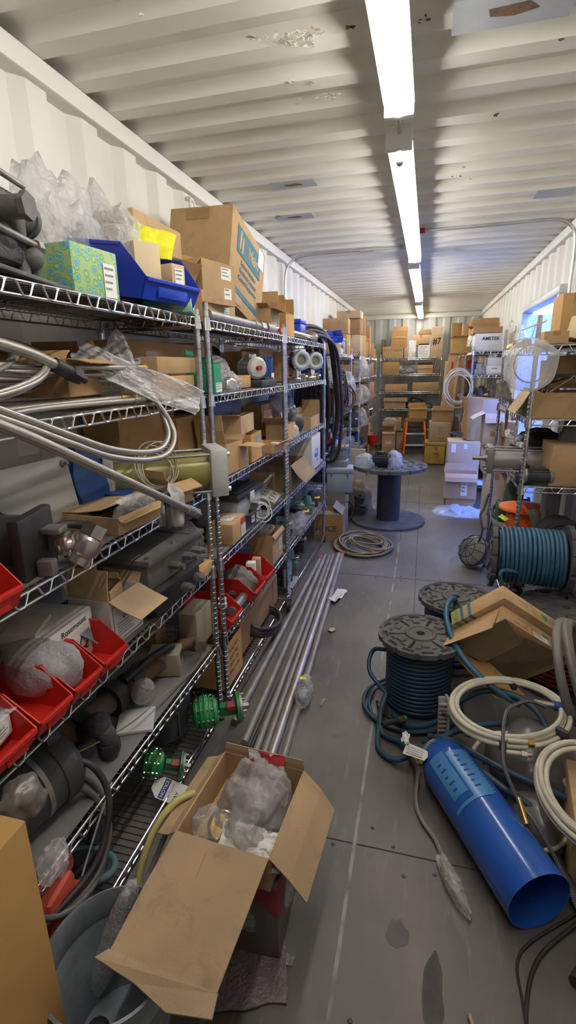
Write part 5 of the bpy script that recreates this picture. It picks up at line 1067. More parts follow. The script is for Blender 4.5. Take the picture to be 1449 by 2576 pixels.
enclosure('green grey relay case under the fourth shelf', (-1.05,4.05,Z1), (.16,.26,.12), 0, TEAL, latch=False)
enclosure('pale grey plastic case tilted on the fifth shelf of the third unit', (-1.0,3.62,Z1+.0), (.14,.22,.10), .3, LGREY, latch=False)
bag('long grey plastic bag on the fifth shelf edge past the middle post', (-.93,3.70,Z1+.0), (.14,.42,.13), FILMG, seed=107)
one('grey_angle_plate', 'grey steel plate standing on the bottom shelf beside the middle post', 'plate', GREYE, [('b', (0,0,.07), (.012,.22,.14), .003), ('b', (.03,0,.006), (.07,.22,.012), .003)], (-.93,3.42,Z0))
grey_lump('teal valve top on the bottom shelf under the third unit', (-1.0,3.75,Z0), (.16,.2,.16), 77, TEAL)
grey_lump('dark pump head in the shade of the bottom shelf, third unit', (-1.05,4.15,Z0), (.2,.24,.2), 78, IRON)
# ================================================================ FLOOR, near left =============================================
CBF = mat('honey_board', (.47,.27,.085), (.40,.22,.07), .75, scale=4, bump=.05)
carton('tall honey coloured box at the bottom left corner of the photo', (-.79, .30, 0), (.165,.64,.80), rad(0), None, m=CBF, tape=False)
bucket('galvanised bucket on the floor between the tall honey box and the open carton', (-.655, .725, 0), .115, .152, .31)
for i, (p, l) in enumerate((((-.66,.70),'dark fitting at the bottom of the galvanised bucket'),)):
    one('pipe_fitting', l, 'fitting', DSTEEL, [('c', (-.03,-.03,.03), (.05,.03,.03), .028), ('c', (.04,.02,.03), (.06,.035,.03), .036, None, 6), ('s', (-.05,0,.03), (.03,.03,.028))], (p[0], p[1], .01))
bb = bag_mesh((.065,.065,.40), 5, .10, .06, 4, flat=.9)
o = link(finish(bb, 'wrapped_tube', mat('bubble_sheet', (.58,.58,.60), (.44,.44,.46), .25, scale=30, bump=.6, bscale=120), 60), 'wrapped_tube'); b0_, b1_ = onz(243, 2492, .03), onz(335, 2225, .40); o.location = b0_; o.rotation_euler = (b1_-b0_).to_track_quat('Z', 'Y').to_euler(); tag(o, 'bubble wrapped tube standing in the galvanised bucket', 'wrapped tube')
t = T('wrapped_red_box', 'red and grey box wrapped in clear film, under the open carton in the foreground', 'box', (-.445, 1.12, 0), (0,0,rad(2)))
P(t, 'body', mat('dusty_red_print', (.26,.035,.04), (.14,.12,.11), .6, scale=7, contrast=(.45,.5)), ('b', (0,0,.145), (.255,.28,.285), .006)); link(finish(bag_mesh((.275,.30,.30), 9, .04, .05, 4, flat=.75), 'film', FILM, 30), 'film', t)
FB = carton('open carton in the foreground, its wide front flap folded out towards the camera', (-.455, 1.13, .295), (.28,.32,.11), rad(-4),
    {'y-': (95,.30), 'x+': (140,.155), 'x-': (118,.075), 'y+': (6,.035)}, 0, fm=card('cardboard_worn', (.46,.31,.175)))
flap = [c for c in FB.children if c.name.startswith('flap')]
P(FB, 'flap_crease', CB[1], ('b', (-.02,-.16-.12,.105), (.003,.18,.001), 0, (rad(5),0,rad(4))), smooth=0)
P(FB, 'torn_edge', CB[2], ('p', [(-.137,-.455,.086),(.137,-.455,.086),(.14,-.49,.07),(.04,-.505,.06),(-.05,-.485,.068),(-.16,-.475,.078)], (0,0,.004)), smooth=0)
bag('large grey plastic bag of parts filling the open foreground carton', (-.425, 1.16, .31), (.20,.26,.15), FILMG, seed=111, amp=.22, spike=.25, fine=.09, sub=5, content=mat('bag_contents', (.55,.53,.50), (.30,.29,.28), .5, scale=9))
bag('small clear bag with a wire loop beside the large grey bag in the carton', (-.545, 1.06, .32), (.08,.09,.09), FILM, seed=113, amp=.4)
t = T('metal_ring', 'round metal tin ring between the two bags in the open carton', 'ring', (-.505, 1.07, .355), (rad(35),rad(15),0))
P(t, 'rim', BRIGHT, ('t', [(.038*math.cos(a),.038*math.sin(a),0) for a in [2*math.pi*i/30 for i in range(30)]], .005, 8, {'closed': True})); P(t, 'band', BRASS, ('c', (0,0,-.03), (0,0,-.002), .037, None, 36))
sheet('crumpled white paper under the bags in the open carton', 'paper', 'paper_sheet', PAPER, (-.40, 1.02, .36), .18, .10, .03, (rad(20),rad(8),.1), 4)
sheet('red and white card standing at the far side of the open carton', 'card', 'printed_card', mat('red_white_card', (.55,.04,.05), (.7,.68,.64), .6, scale=16, contrast=(.5,.52)), (-.43, 1.275, .41), .12, .07, .006, (rad(75),0,0), 6)
t = T('plastic_hoop', 'curved yellow plastic handle between the wire shelf and the open carton', 'handle', (-.655, 1.03, .30))
P(t, 'hoop', YEL, ('t', spline([(.04,.10,.09),(-.005,.06,.085),(-.04,0,.05),(-.06,-.07,-.03),(-.06,-.10,-.10)], 8), .011, 10)); P(t, 'grip', mat('grey_grip', (.25,.25,.22), (.18,.18,.16), .6), ('t', spline([(.03,.08,.05),(-.01,.02,.03),(-.04,-.06,-.06)], 8), .008, 8))
sheet('square of purplish grey foam sheet lying on the floor under the carton flap', 'foam sheet', 'foam_sheet', mat('mauve_foam', (.24,.19,.20), (.15,.12,.125), .35, scale=18, bump=.8, bscale=90), (-.40, .955, .006), .22, .21, .006, (0,0,rad(18)), 14, th=.006)
for i, (px, py, l) in enumerate(((718,2412,'curl of clear tape on the floor right of the foam sheet'),(835,1585,'small torn scrap of yellowish paper on the floor'),(812,1767,'strip of clear tape on the floor beside the bagged part'))):
    v = onz(px, py, .006); sheet(l, 'scrap', 'scrap', [FILMW, CREAM, FILMW][i], v, [.05,.045,.06][i], [.03,.035,.012][i], .012, (0,0,i*.7), 20+i, 10)
# steel pipes on the floor
PIPEM = mat('drawn_steel', (.33,.30,.265), (.24,.22,.195), .5, .35, scale=9, stretch=(1,1,1), bump=.05)
PIPEB = mat('drawn_steel_bright', (.52,.49,.45), (.40,.375,.34), .38, .6, scale=9)
NP = [((598,1800),(806,1404),.018,PIPEM),((622,1850),(818,1398),.018,PIPEM),((650,1872),(828,1400),.016,PIPEM),((672,1872),(838,1396),.015,PIPEM),((692,1874),(852,1394),.021,PIPEB),((722,1876),(862,1392),.017,PIPEM),((640,1862),(822,1450),.010,DSTEEL)]
for i, (a, b, r, mt) in enumerate(NP):
    z = r+.001; A, B = onz(*a, z), onz(*b, z); d = (B-A).normalized(); A2 = A-d*(.35 if i > 1 else .05)
    gpipe(['long steel pipe on the floor closest to the shelving','long steel pipe second from the shelving','long steel pipe third from the shelving','bright steel pipe fourth from the shelving','thickest bright steel pipe on the floor','long steel pipe farthest from the shelving','thin dark rod lying among the steel pipes'][i], A2, B, r, mt, group='steel pipes lying on the floor along the shelving', end=(mat('dull_red', (.45,.07,.06), (.35,.05,.05), .6) if i in (0, 5) else None))
v = onz(765, 1745, .03); t = bag('clear bag of small parts with a yellow label lying on the steel pipes', (v.x, v.y-.0, .026), (.085,.23,.06), FILM, rad(8), 121, amp=.2, content=mat('grey_parts', (.30,.29,.27), (.12,.12,.13), .5, scale=30))
P(t, 'yellow_label', YELB, ('b', (-.01,.05,.062), (.03,.025,.001))); P(t, 'dark_part', BLACK, ('b', (.0,.02,.045), (.045,.03,.02), .005))
v = onz(848, 1500, .01); sheet('crumpled white paper wrapper on the floor beside the steel pipes', 'paper', 'paper_wrapper', PAPER, (v.x, v.y, .012), .075, .24, .035, (0,0,rad(-12)), 31)
one('floor_cable', 'thin black cord lying on the floor along the shelf front', 'cord', BLACKR, [('t', spline([(-.86,2.0,.006),(-.845,2.6,.006),(-.85,3.0,.006),(-.82,3.4,.006)], 10), .006, 6)])
v = onz(1262, 2545, .005); hose('tan_strap', 'short tan strap end on the floor at the bottom right', 'strap', mat('tan_strap', (.42,.28,.13), (.3,.2,.1), .6), [(.20,.985,.008),(.215,.94,.008),(.222,.90,.008),(.224,.85,.008)], .006, 8, 6)
STN = mat('dark_floor_stain', (.035,.033,.03), (.075,.07,.065), .6, scale=14)
def stain(n, px, py, w, d, m=STN):
    v = onz(px, py, 0); N = 40
    pts = [(v.x+w*math.cos(a)*(1+.35*noise.noise(Vector((math.cos(a)*1.5,math.sin(a)*1.5,n)))), v.y+d*math.sin(a)*(1+.35*noise.noise(Vector((math.cos(a)*2,math.sin(a)*2,n+3)))), .0003) for a in [2*math.pi*i/N for i in range(N)]]
    struct('trim_%d' % n, [('p', pts, (0,0,.0007))], m)
stain(20, 1090, 2500, .03, .10); stain(21, 1000, 2350, .035, .04, mat('faint_stain', (.085,.07,.062), (.11,.105,.1), .6, scale=9))
# ================================================================ FLOOR, right ================================================
BT0, BT1 = Vector((.412,1.262,.1055)), Vector((.125,1.835,.1055)); dT = (BT1-BT0); LT = dT.length; r_ = .104
t = T('blue_tube', 'large blue plastic tube lying on the floor, its open end towards the camera', 'tube', BT0, (0,0,math.atan2(dT.y, dT.x)))
bm = bmesh.new(); lathe(bm, (0,0,0), (1,0,0), [(r_-.003,.002),(r_,0),(r_,LT*.80),(r_*.96,LT*.86),(r_*.80,LT*.93),(r_*.55,LT*.98),(r_*.5,LT),(r_*.45,LT-.004),(r_*.75,LT*.92),(r_*.93,LT*.84),(r_-.003,LT*.78)], 72)
bmesh.ops.delete(bm, geom=[f for f in bm.faces if len(f.verts) > 4], context='FACES')
n_ = 72; vs = list(bm.verts); fr, lr = vs[:n_], vs[-n_:]
for i in range(n_): bm.faces.new((lr[i], lr[(i+1) % n_], fr[(i+1) % n_], fr[i]))
link(finish(bm, 'shell', BLUET, 50), 'shell', t)
def wrap(name, x0, x1, a0, a1, m, rr=r_+.0006, th=.0006):
    bm = bmesh.new(); N = 14; A = [[bm.verts.new((x, q*math.cos(a0+(a1-a0)*i/N), q*math.sin(a0+(a1-a0)*i/N))) for i in range(N+1)] for x, q in ((x0,rr),(x1,rr),(x1,rr+th),(x0,rr+th))]
    for r1, r2 in zip(A, A[1:]+A[:1]):
        for i in range(N): bm.faces.new((r1[i], r1[i+1], r2[i+1], r2[i]))
    for i in (0, N): bm.faces.new([q[i] for q in A])
    return link(finish(bm, name, m, 50), name, t)
LB = mat('label_blue', (.07,.24,.50), (.055,.20,.44), .3, scale=10)
wrap('label_sticker', LT*.47, LT*.80, rad(70), rad(118), LB); wrap('label_sticker', LT*.52, LT*.82, rad(30), rad(66), LB)
wrap('tape_band', LT*.455, LT*.475, rad(20), rad(108), LB, r_+.0013)
for i in range(13):
    x = LT*(.48+.025*i); a = rad(115 if i % 2 else 111)
    wrap('printed_marks', x, x+LT*.012, rad(113), rad(116), INKN, r_+.0013, .0003)
for i, w_ in enumerate((.6,.35,.8,.5,.7,.4,.55)): wrap('printed_marks', LT*(.52+.038*i), LT*(.532+.038*i), rad(82), rad(82+20*w_), INKN, r_+.0013, .0003)
for i, w_ in enumerate((.5,.8,.4,.7,.5)): wrap('printed_marks', LT*(.56+.045*i), LT*(.572+.045*i), rad(40), rad(40+18*w_), INKN, r_+.0013, .0003)
hose('rope', 'grey twisted rope tied to the far end of the blue tube', 'rope', ROPE, [(.15,1.79,.13),(.11,1.80,.17),(.07,1.76,.12),(.055,1.70,.03),(.055,1.62,.012),(.08,1.55,.012),(.12,1.49,.012),(.14,1.44,.012),(.155,1.40,.02)], .0075, 12, 8)
bag('film wrapped rope end lying against the left side of the blue tube', (.175, 1.33, .0), (.05,.19,.045), FILMW, rad(24), 131, amp=.15, name='wrapped_rope_end', cat='wrapped rope', content=TANROPE)
t2 = T('paper_tag', 'white printed paper tag tied to the rope at the far end of the blue tube', 'tag', (.045,1.735,.155), (rad(40),rad(-18),rad(-38)))
P(t2, 'card', PAPER, ('p', [(-.06,-.022,0),(.05,-.018,0),(.06,.0,0),(.05,.02,0),(-.06,.026,0)], (0,0,.0008)), smooth=0)
P(t2, 'printed_lines', INKG, *[('b', (-.005,-.012+.008*i,.0012), (.08,.002 if i else .004,.0004)) for i in range(4)], smooth=0)
sheet('frayed white string tuft above the paper tag', 'string', 'string_tuft', PAPER, (.0,1.80,.16), .03,.05,.03,(.4,.3,0),33,10)
# reels
reel('grey cable reel with dark blue hose standing upright, nearest of the reels', (.045, 2.25, .0), .20, .10, .40, rz=.2, group=None, m2=REELD)
winding('dark blue hose wound on the nearest upright reel, its loose end looping on the floor', (.045,2.25,0), (0,0,0), .10, .03, .375, .0105, mat('navy_hose', (.015,.055,.12), (.02,.05,.09), .4, scale=14), layers=3,
        tail=[(-.08,2.25,.30),(-.18,2.30,.25),(-.19,2.22,.18),(-.10,2.13,.13)])
reel('grey cable reel standing behind the nearest one, a hose coming out of its hub', (.235, 2.74, .0), .205, .11, .385, rz=.6, m2=REELD)
winding('blue hose wound on the second upright reel', (.235,2.74,0), (0,0,0), .11, .03, .36, .0105, mat('bright_navy_hose', (.015,.07,.25), (.02,.06,.16), .4, scale=14), layers=3)
hose('blue_hose', 'thick blue hose rising from the hub of the second reel', 'hose', BLUEW, [(.235,2.72,.36),(.215,2.62,.43),(.175,2.48,.46),(.165,2.32,.45),(.20,2.16,.41),(.27,2.06,.36),(.36,2.01,.31),(.46,1.99,.26)], .0135, 14, 12)
H0 = Vector((.405,2.84,.625)); ha = (rad(0), rad(90), rad(-3))
reel('dark reel of blue hose lying on its side with its axis across the aisle', tuple(H0), .185, .10, .395, ha, m=REELD, rz=.4)
winding('blue hose wound on the reel lying on its side', tuple(H0), ha, .10, .03, .365, .0105, BLUEW, layers=3, jit=.004, tail=[(.46,2.66,.60),(.455,2.65,.50),(.45,2.66,.35),(.46,2.66,.25)])
reel('large dark reel with deep red cable at the right edge', (.775, 2.66, .0), .235, .15, .415, m=REELM, rz=.3, m2=REELD)
winding('deep red cable wound on the large reel at the right edge', (.775,2.66,0), (0,0,0), .15, .04, .38, .012, mat('deep_red_cable', (.16,.008,.018), (.11,.006,.014), .4), layers=2, name='wound_cable', cat='cable')
# tilted cartons
def tilted(label, A, C, B, L1, L2, th, m, mirror=1):
    """box given by its top corner A and the directions of two edges"""
    A, C, B = Vector(A), Vector(C), Vector(B); e1 = (C-A).normalized(); e2 = (B-A); e2 = (e2-e1*e2.dot(e1)).normalized(); e3 = e1.cross(e2).normalized()*mirror
    o = T('cardboard_box', label, 'box', A); M = Matrix((e1, e2, e3)).transposed().to_4x4(); M.translation = A; o.matrix_world = M
    return o, M
A1 = ony(1264,1472,2.22); C1 = ony(1446,1592,2.40); B1 = ony(1135,1572,2.36)
o1, M1 = tilted('upper shallow carton with coloured stripes, resting askew over the reels', A1, C1, B1, .5, .4, .07, CB[0], 1)
s3 = 1 if (M1.to_3x3() @ Vector((0,0,1))).dot(Vector((0,-1,0))) > 0 else -1
L1_, L2_, TH = .46, .30, .07
P(o1, 'body', CB[0], ('b', (L1_/2, L2_/2, s3*TH/2), (L1_, L2_, TH), .003))
STG, STB = mat('stripe_green', (.18,.42,.08), rough=.8), mat('stripe_blue', (.05,.24,.30), rough=.8)
for i, (mm, y) in enumerate(((STG, .27), (STB, .235), (STB, .19))):
    P(o1, 'printed_stripe', mm, ('b', (-.0006, y, s3*TH/2), (.0008, .016, TH*.98)), ('b', (.05, y, s3*(TH+.0004)), (.10, .016, .0008)), smooth=0)
def tm(x, z, spin=0, off=-.0012):   # on the long narrow edge (local y=0 face)
    r = Vector((1,0,0)); up = Vector((0,0,-s3)); n = r.cross(up); n = Vector((0,-1,0)); up = n.cross(r)
    M = Matrix((r, up, n)).transposed().to_4x4(); M.translation = (x, off, z); return M
def prints(o):
    text(o, 'NCI', .045, tm(.34, s3*TH/2), INKG, sx=.9)
    P(o, 'printed_heart', STG, ('c', (.262,-.0012,s3*TH*.45), (.262,0,s3*TH*.45), .013, None, 20), ('p', [(.25,-.0012,s3*TH*.4),(.27,-.0012,s3*TH*.4),(.265,-.0012,s3*TH*.65)], (0,.001,0)), smooth=0)
    P(o, 'printed_heart', STB, ('c', (.28,-.0016,s3*TH*.5), (.28,0,s3*TH*.5), .013, None, 20), smooth=0)
    text(o, 'HANDLE WITH', .011, tm(.13, s3*TH*.38), INKG); text(o, 'CARE', .011, tm(.14, s3*TH*.58), INKG)
prints(o1)
A2 = A1 + (M1.to_3x3() @ Vector((.03,.035,s3*(TH+.004))))
o2, M2 = tilted('lower shallow carton with open flaps in front of the striped one', A2, A2+(C1-A1), A2+(B1-A1), .5, .4, .09, CB[0], 1)
P(o2, 'body', CB[0], ('b', (L1_/2, L2_/2, s3*TH/2), (L1_, L2_, TH), .003)); prints(o2)
text(o2, 'PRINT CODE', .016, tm(.10, s3*TH*.8), INKR)
sticker(o2, tm(.235, s3*TH*.8, 0, -.002), .10, .028, PAPER, lines=2)
P(o2, 'flap', CB[3], ('p', [(0,.0,s3*(TH+.002)),(0,L2_,s3*(TH+.002)),(.17,L2_*.9,s3*(TH+.035)),(.17,.05,s3*(TH+.02))], (0,0,.003)), smooth=0)
P(o2, 'flap', CB[3], ('p', [(.42,.0,s3*(TH+.002)),(.42,L2_,s3*(TH+.002)),(.19,L2_*.95,s3*(TH+.03)),(.15,.02,s3*(TH+.012))], (0,0,.003)), smooth=0)
P(o2, 'flap', CB[0], ('p', [(-.002,.02,s3*.01),(-.002,L2_,s3*.01),(-.05,L2_*1.05,s3*.10),(-.02,.06,s3*.10)], (.003,0,0)), smooth=0)
one('cardboard_piece', 'loose orange brown cardboard flap lying under the open carton by the reel', 'cardboard', CB[4], [('p', [(0,0,0),(.20,-.26,-.06),(.33,-.18,-.08),(.12,.06,-.01)], (0,.002,.004))], (.165,2.26,.33))
# things under the coils
bag('grey plastic wrapped drum under the cream coil at the right edge', (.50, 1.82, 0), (.34,.38,.28), GREYF, 0, 141, amp=.10, fine=.02, name='wrapped_drum', cat='wrapped drum')
bag('smaller grey wrapped part beside the blue tube, under the wire rope', (.47, 1.60, 0), (.22,.24,.16), GREYF, .3, 143, amp=.12, fine=.03, name='wrapped_part', cat='wrapped part')
carton('tan box wrapped in film under the lower cream coil at the right edge', (.66, 1.56, 0), (.22,.30,.25), rad(-8), None, 0, tape=False)
coil('cream_hose_coil', 'large coil of cream hose with black tie bands at the right', 'hose', CREAM, (.385,1.86,.325), .222, 6, .0095, (rad(2),rad(-6),rad(8)), wob=.014, seed=2, oval=.86, th=.03, flatr=.16)
for i, (x, y, z, l) in enumerate(((.345,1.685,.30,'black tie band on the near side of the large cream coil'),(.43,2.03,.335,'black tie band on the far side of the large cream coil'),(.55,1.74,.34,'black tie band at the right of the large cream coil'))):
    one('tie_band', l, 'tie band', BLACK, [('b', (0,0,0), (.026,.055,.042), .012)], (x, y, z), (0,0,[.1,.2,.9][i]))
t = T('hose_end', 'hose end with a brass nut on the near side of the large cream coil', 'hose end', (.36,1.675,.325), (0,0,rad(6)))
P(t, 'tube', CREAM, ('c', (0,0,0), (.07,0,0), .009)); P(t, 'nut', BRASS, ('c', (.07,0,0), (.09,0,0), .017, None, 6))
t = T('hose_end', 'hose end with a bright steel nut below the brass one', 'hose end', (.355,1.650,.295), (0,0,rad(4)))
P(t, 'tube', CREAM, ('c', (0,0,0), (.05,0,0), .008)); P(t, 'nut', BRIGHT, ('c', (.05,0,0), (.07,0,0), .015, None, 6), ('c', (.07,0,0), (.085,0,0), .009))
coil('cream_hose_coil', 'lower coil of cream hose cut off by the right edge of the photo', 'hose', CREAM, (.605,1.52,.29), .17, 5, .0095, (rad(12),rad(-14),rad(20)), wob=.016, seed=9, oval=1.15, th=.03, flatr=.2)
coil('cream_hose_coil', 'single loop of cream hose lying around the wrapped drum', 'hose', CREAM, (.42,1.66,.14), .155, 1, .009, (rad(20),rad(-20),rad(20)), wob=.01, seed=12, oval=1.3)
coil('tan_hose_coil', 'coil of dusty braided hose standing at the right edge beside the cartons', 'hose', BRDD, (.66,2.04,.42), .20, 5, .014, (rad(70),rad(10),rad(70)), wob=.015, seed=15, th=.07)
hose('wire_rope', 'steel wire rope looping over the cream coil and down beside the blue tube', 'wire rope', WROPE, [(.52,1.86,.36),(.46,1.86,.375),(.385,1.80,.38),(.355,1.74,.37),(.345,1.67,.32),(.345,1.60,.27),(.385,1.53,.21),(.43,1.46,.19),(.49,1.38,.12),(.535,1.30,.05),(.56,1.24,.02)], .007, 12, 8)
one('rope_ferrule', 'brassy crimped ferrule on the steel wire rope', 'ferrule', BRASS, [('c', (0,0,0), (.018,-.07,-.035), .0095, .011, 16)], (.385,1.53,.215))
t = T('valve_fitting', 'blue handled fitting on the wire rope end at the right edge', 'fitting', (.53,1.87,.365), (0,0,rad(-6)))
P(t, 'body', STEEL, ('c', (-.05,0,0), (.02,0,0), .011)); P(t, 'blue_handle', BLUED, ('c', (.02,0,0), (.07,0,0), .018, None, 20))
for i, (pts, l) in enumerate((
    ([(-.10,2.13,.13),(-.12,2.05,.06),(-.10,1.98,.02),(-.02,1.93,.03),(.03,1.85,.06),(.05,1.78,.10)], 'blue grey hose twisting on the floor left of the blue tube end'),
    ([(-.12,2.10,.06),(-.12,1.95,.013),(-.10,1.87,.013),(-.03,1.82,.03),(.06,1.84,.08),(.15,1.88,.13),(.25,1.90,.18),(.33,1.93,.19),(.43,1.97,.17),(.52,1.98,.10)], 'hose loop on the floor at the left of the tangle'),
    ([(-.06,2.08,.05),(.02,2.00,.07),(.12,1.98,.12),(.22,2.01,.22),(.32,2.03,.28),(.42,2.00,.30),(.50,1.92,.30),(.54,1.84,.26)], 'blue grey hose passing inside the large cream coil'),
    ([(.10,1.90,.11),(.18,1.83,.16),(.28,1.73,.19),(.38,1.66,.20),(.50,1.62,.19),(.60,1.60,.17)], 'blue hose passing under the cream coil beside the tube end'),
    ([(.08,1.93,.05),(.16,1.84,.12),(.26,1.72,.155),(.36,1.62,.16),(.46,1.57,.14),(.56,1.56,.10)], 'lower of the two blue hoses beside the tube end'))):
    hose('blue_hose', l, 'hose', BLUEH, pts, .0125, 12, 10, ends=(1,) if i == 0 else None, endm=BRASS)
coil('blue_hose_coil', 'thin blue hose coiled round the foot of the nearest reel', 'hose', BLUEH, (.02,2.22,.012), .225, 2, .009, (0,0,.5), wob=.025, seed=17, oval=.9)
t = T('green_fitting', 'brass and green quick connector on a black hose by the nearest reel', 'fitting', (-.035,1.985,.10), (rad(30),rad(20),rad(50)))
P(t, 'hose_stub', BLACKR, ('c', (-.09,0,-.02), (0,0,0), .012)); P(t, 'collar', BRASS, ('c', (0,0,0), (.03,0,.01), .014, None, 6)); P(t, 'green_ring', GREENP, ('c', (.03,0,.01), (.04,0,.014), .012))
one('wall_bracket', 'pinkish grey plastic bracket standing in the tangle beside the cream coil', 'bracket', mat('pinkish_grey', (.42,.37,.35), (.34,.30,.28), .6), [('b', (0,0,.09), (.03,.012,.18), .003), ('b', (.025,0,.09), (.012,.05,.18), .003), *[('b', (.005,-.01,.03+.02*i), (.04,.014,.006)) for i in range(7)]], (.15,1.955,.08), (rad(-8),0,rad(12)))
hose('black_cable', 'thin black cable twisting under the cream coil', 'cable', BLACKR, [(.10,2.0,.16),(.18,1.93,.20),(.24,1.88,.16),(.31,1.82,.20),(.30,1.74,.15)], .005, 10, 6)
hose('black_pipe', 'black rubber pipe with its open end on the floor past the blue tube', 'pipe', BLACKR, [(.60,1.28,.03),(.56,1.22,.024),(.52,1.165,.022),(.485,1.118,.022)], .021, 8, 16)
hose('black_pipe', 'thick black cable lying along the right side of the blue tube', 'cable', BLACKR, [(.50,1.55,.05),(.52,1.45,.04),(.54,1.38,.03),(.565,1.30,.02),(.60,1.22,.02)], .018, 10, 10)
for i in range(3): hose('flat_strap', ['black webbing strap running down the right of the floor past the blue tube', 'second black strap beside the blue tube', 'thin black cord crossing the strap at the bottom right'][i], 'strap', BLACKR, [(.62,1.5-.02*i,.03),(.60-.02*i,1.35,.012),(.46-.05*i,1.18,.008),(.36-.01*i,1.05,.006),(.325+.01*i,.92,.006),(.32+.006*i,.78,.006)] if i else [(.60,1.75,.12),(.60,1.6,.06),(.585,1.45,.03),(.60,1.3,.02),(.62,1.15,.012)], .008-.002*i, 10, 6)
# ================================================================ near right shelving =========================================
YA = 3.075
cE('torn open tan box across the shelf end, black wiring parts heaped in it', RA[3], YA, 1338, 1520, 988, .34, flaps={'x-': (15,.02)}, tint=0, fill=BLACK)
carton('cardboard flap box standing at the shelf corner beside the torn open box', (.60, 3.30, RA[3]+E_), (.05,.30,.14), 0, {'x-': (150,.14)}, 2)
t = T('wiring_harness', 'black wiring with bent steel rods heaped on the torn open box', 'wiring', (.80, 3.22, RA[3]+.14))
P(t, 'loops', BLACKR, *[('t', spline([(-.2+.03*i,0,0),(-.1,.05,.05+.01*i),(.02*i,.0,.08),(.12,.04,.04)], 6), .009, 6) for i in range(4)]); P(t, 'rod', STEEL, ('t', spline([(-.12,-.05,0),(-.02,-.03,.07),(0,-.03,.085),(.015,-.03,.05)], 6), .004, 6), ('t', spline([(.05,-.05,0),(.09,-.03,.05),(.13,-.03,.06)], 6), .004, 6))
cE('brown carton behind the clear hanging bag under the top shelf on the right', RA[3]+.15, YA+.28, 1385, 1500, 893, .2, tint=1)
cE('tan taped carton deeper on the same shelf behind the clear hanging bag', RA[3]+.12, YA+.5, 1368, 1408, 905, .2, tint=0)
sheet('grey plastic sheet draped over the box corner beside the hanging bag', 'plastic sheet', 'plastic_sheet', mat('grey_poly', (.42,.40,.37), (.33,.31,.29), .3, bump=.4), (.535, 3.62, RA[3]+.06), .30,.20,.06,(rad(12),rad(62),rad(10)),44)
one('cardboard_piece', 'torn piece of cardboard hanging down at the shelf end between the posts', 'cardboard', CB[2], [('p', [(0,0,0),(.0,.17,.03),(.0,.19,-.12),(.0,.10,-.22),(.0,.03,-.14)], (.004,0,0))], (.548, 3.78, RA[3]+.0), (0,0,rad(-14)))
# top
cE('tan box on the top right shelf left of the leaning cards', RA[4], YA, 1366, 1430, 832, .25, tint=0)
carton('tan box leaning at the right edge of the photo on the top shelf', (.81, YA+.1, RA[4]+E_+.01), (.12,.20,.13), rad(8), None, 2, ry=rad(12), tape=False)
cE('tall tan carton at the right edge of the photo on the top shelf', RA[4], YA+.42, 1402, 1480, 735, .25, tint=4)
gpipe('brown banded pipe lying on the top right shelf beyond the hanging bag', (.63, 3.75, RA[4]+.04), (.63, 4.20, RA[4]+.04), .03, mat('brown_pipe', (.10,.06,.05), (.07,.045,.04), .4))
bag('yellow tinted clear jar under the brown banded pipe', (.60, 4.15, RA[4]+.0), (.07,.14,.05), YEL, 0, 151, amp=.1, fine=.02, name='plastic_jar', cat='jar')
t = bag('clear bag with a cable ring inside hanging on the near right shelf post', (.535, 2.99, 1.50), (.25,.05,.27), FILMW, 0, 153, amp=.16, fine=.05, flat=.98)
P(T('cable_ring', 'pinkish cable ring inside the clear hanging bag', 'ring', (.535,2.985,1.64), (rad(90),0,0)), 'ring', mat('pink_cable', (.42,.32,.31), (.35,.27,.26), .5), ('t', [(.085*math.cos(a),.095*math.sin(a),.004*math.sin(3*a)) for a in [2*math.pi*i/40 for i in range(40)]], .0042, 8, {'closed': True}))
# .965 shelf
cylinder_actuator('grey pneumatic cylinder poking out past the right shelf post into the aisle', (.60, 3.36, RA[2]+.105), (0,0,rad(-2)), .36, .062, .165, mat('dull_tube', (.50,.49,.47), (.40,.39,.37), .45, .4), STEEL, rod=.10)
pmotor('small dark motor with a steel collar in front of the grey cylinder', (.655, 3.10, RA[2]+.055), (0,0,rad(-90)), .043, .17, GREYD, em=STEEL)
grey_lump('dark valve block with a steel nut at the shelf edge beside the small motor', (.585, 3.13, RA[2]+E_), (.10,.10,.12), 205, DSTEEL)
cE('plain tan carton at the right edge on the middle right shelf', RA[2], YA, 1378, 1530, 1122, .26, tint=0, tape=False)
t = T('kit_bag', 'black kit bag at the back of the middle right shelf', 'bag', (.74, 3.62, RA[2]+E_)); link(finish(bag_mesh((.34,.36,.26), 161, .15, .05), 'body', BLACK, 40), 'body', t); P(t, 'strap', BLACKR, ('t', spline([(-.12,-.12,.2),(-.05,-.17,.27),(.08,-.16,.24),(.14,-.12,.15)], 8), .01, 8))
enclosure('blue plastic case behind the grey pneumatic cylinder', (.60, 3.70, RA[2]+E_), (.10,.2,.07), 0, BLUED, latch=False)
sheet('clear and blue wrapping by the black kit bag', 'wrapping', 'wrapping', FILM, (.60,3.5,RA[2]+.19), .16,.22,.04,(.2,.4,.1),46)
bag('grey cloth sack hanging under the shelf at the right edge', (.86, 3.30, RA[2]+.16), (.14,.12,.22), mat('grey_cloth', (.20,.20,.19), (.14,.14,.13), .9, bump=.3), 0, 163, amp=.3, name='cloth_sack', cat='sack')
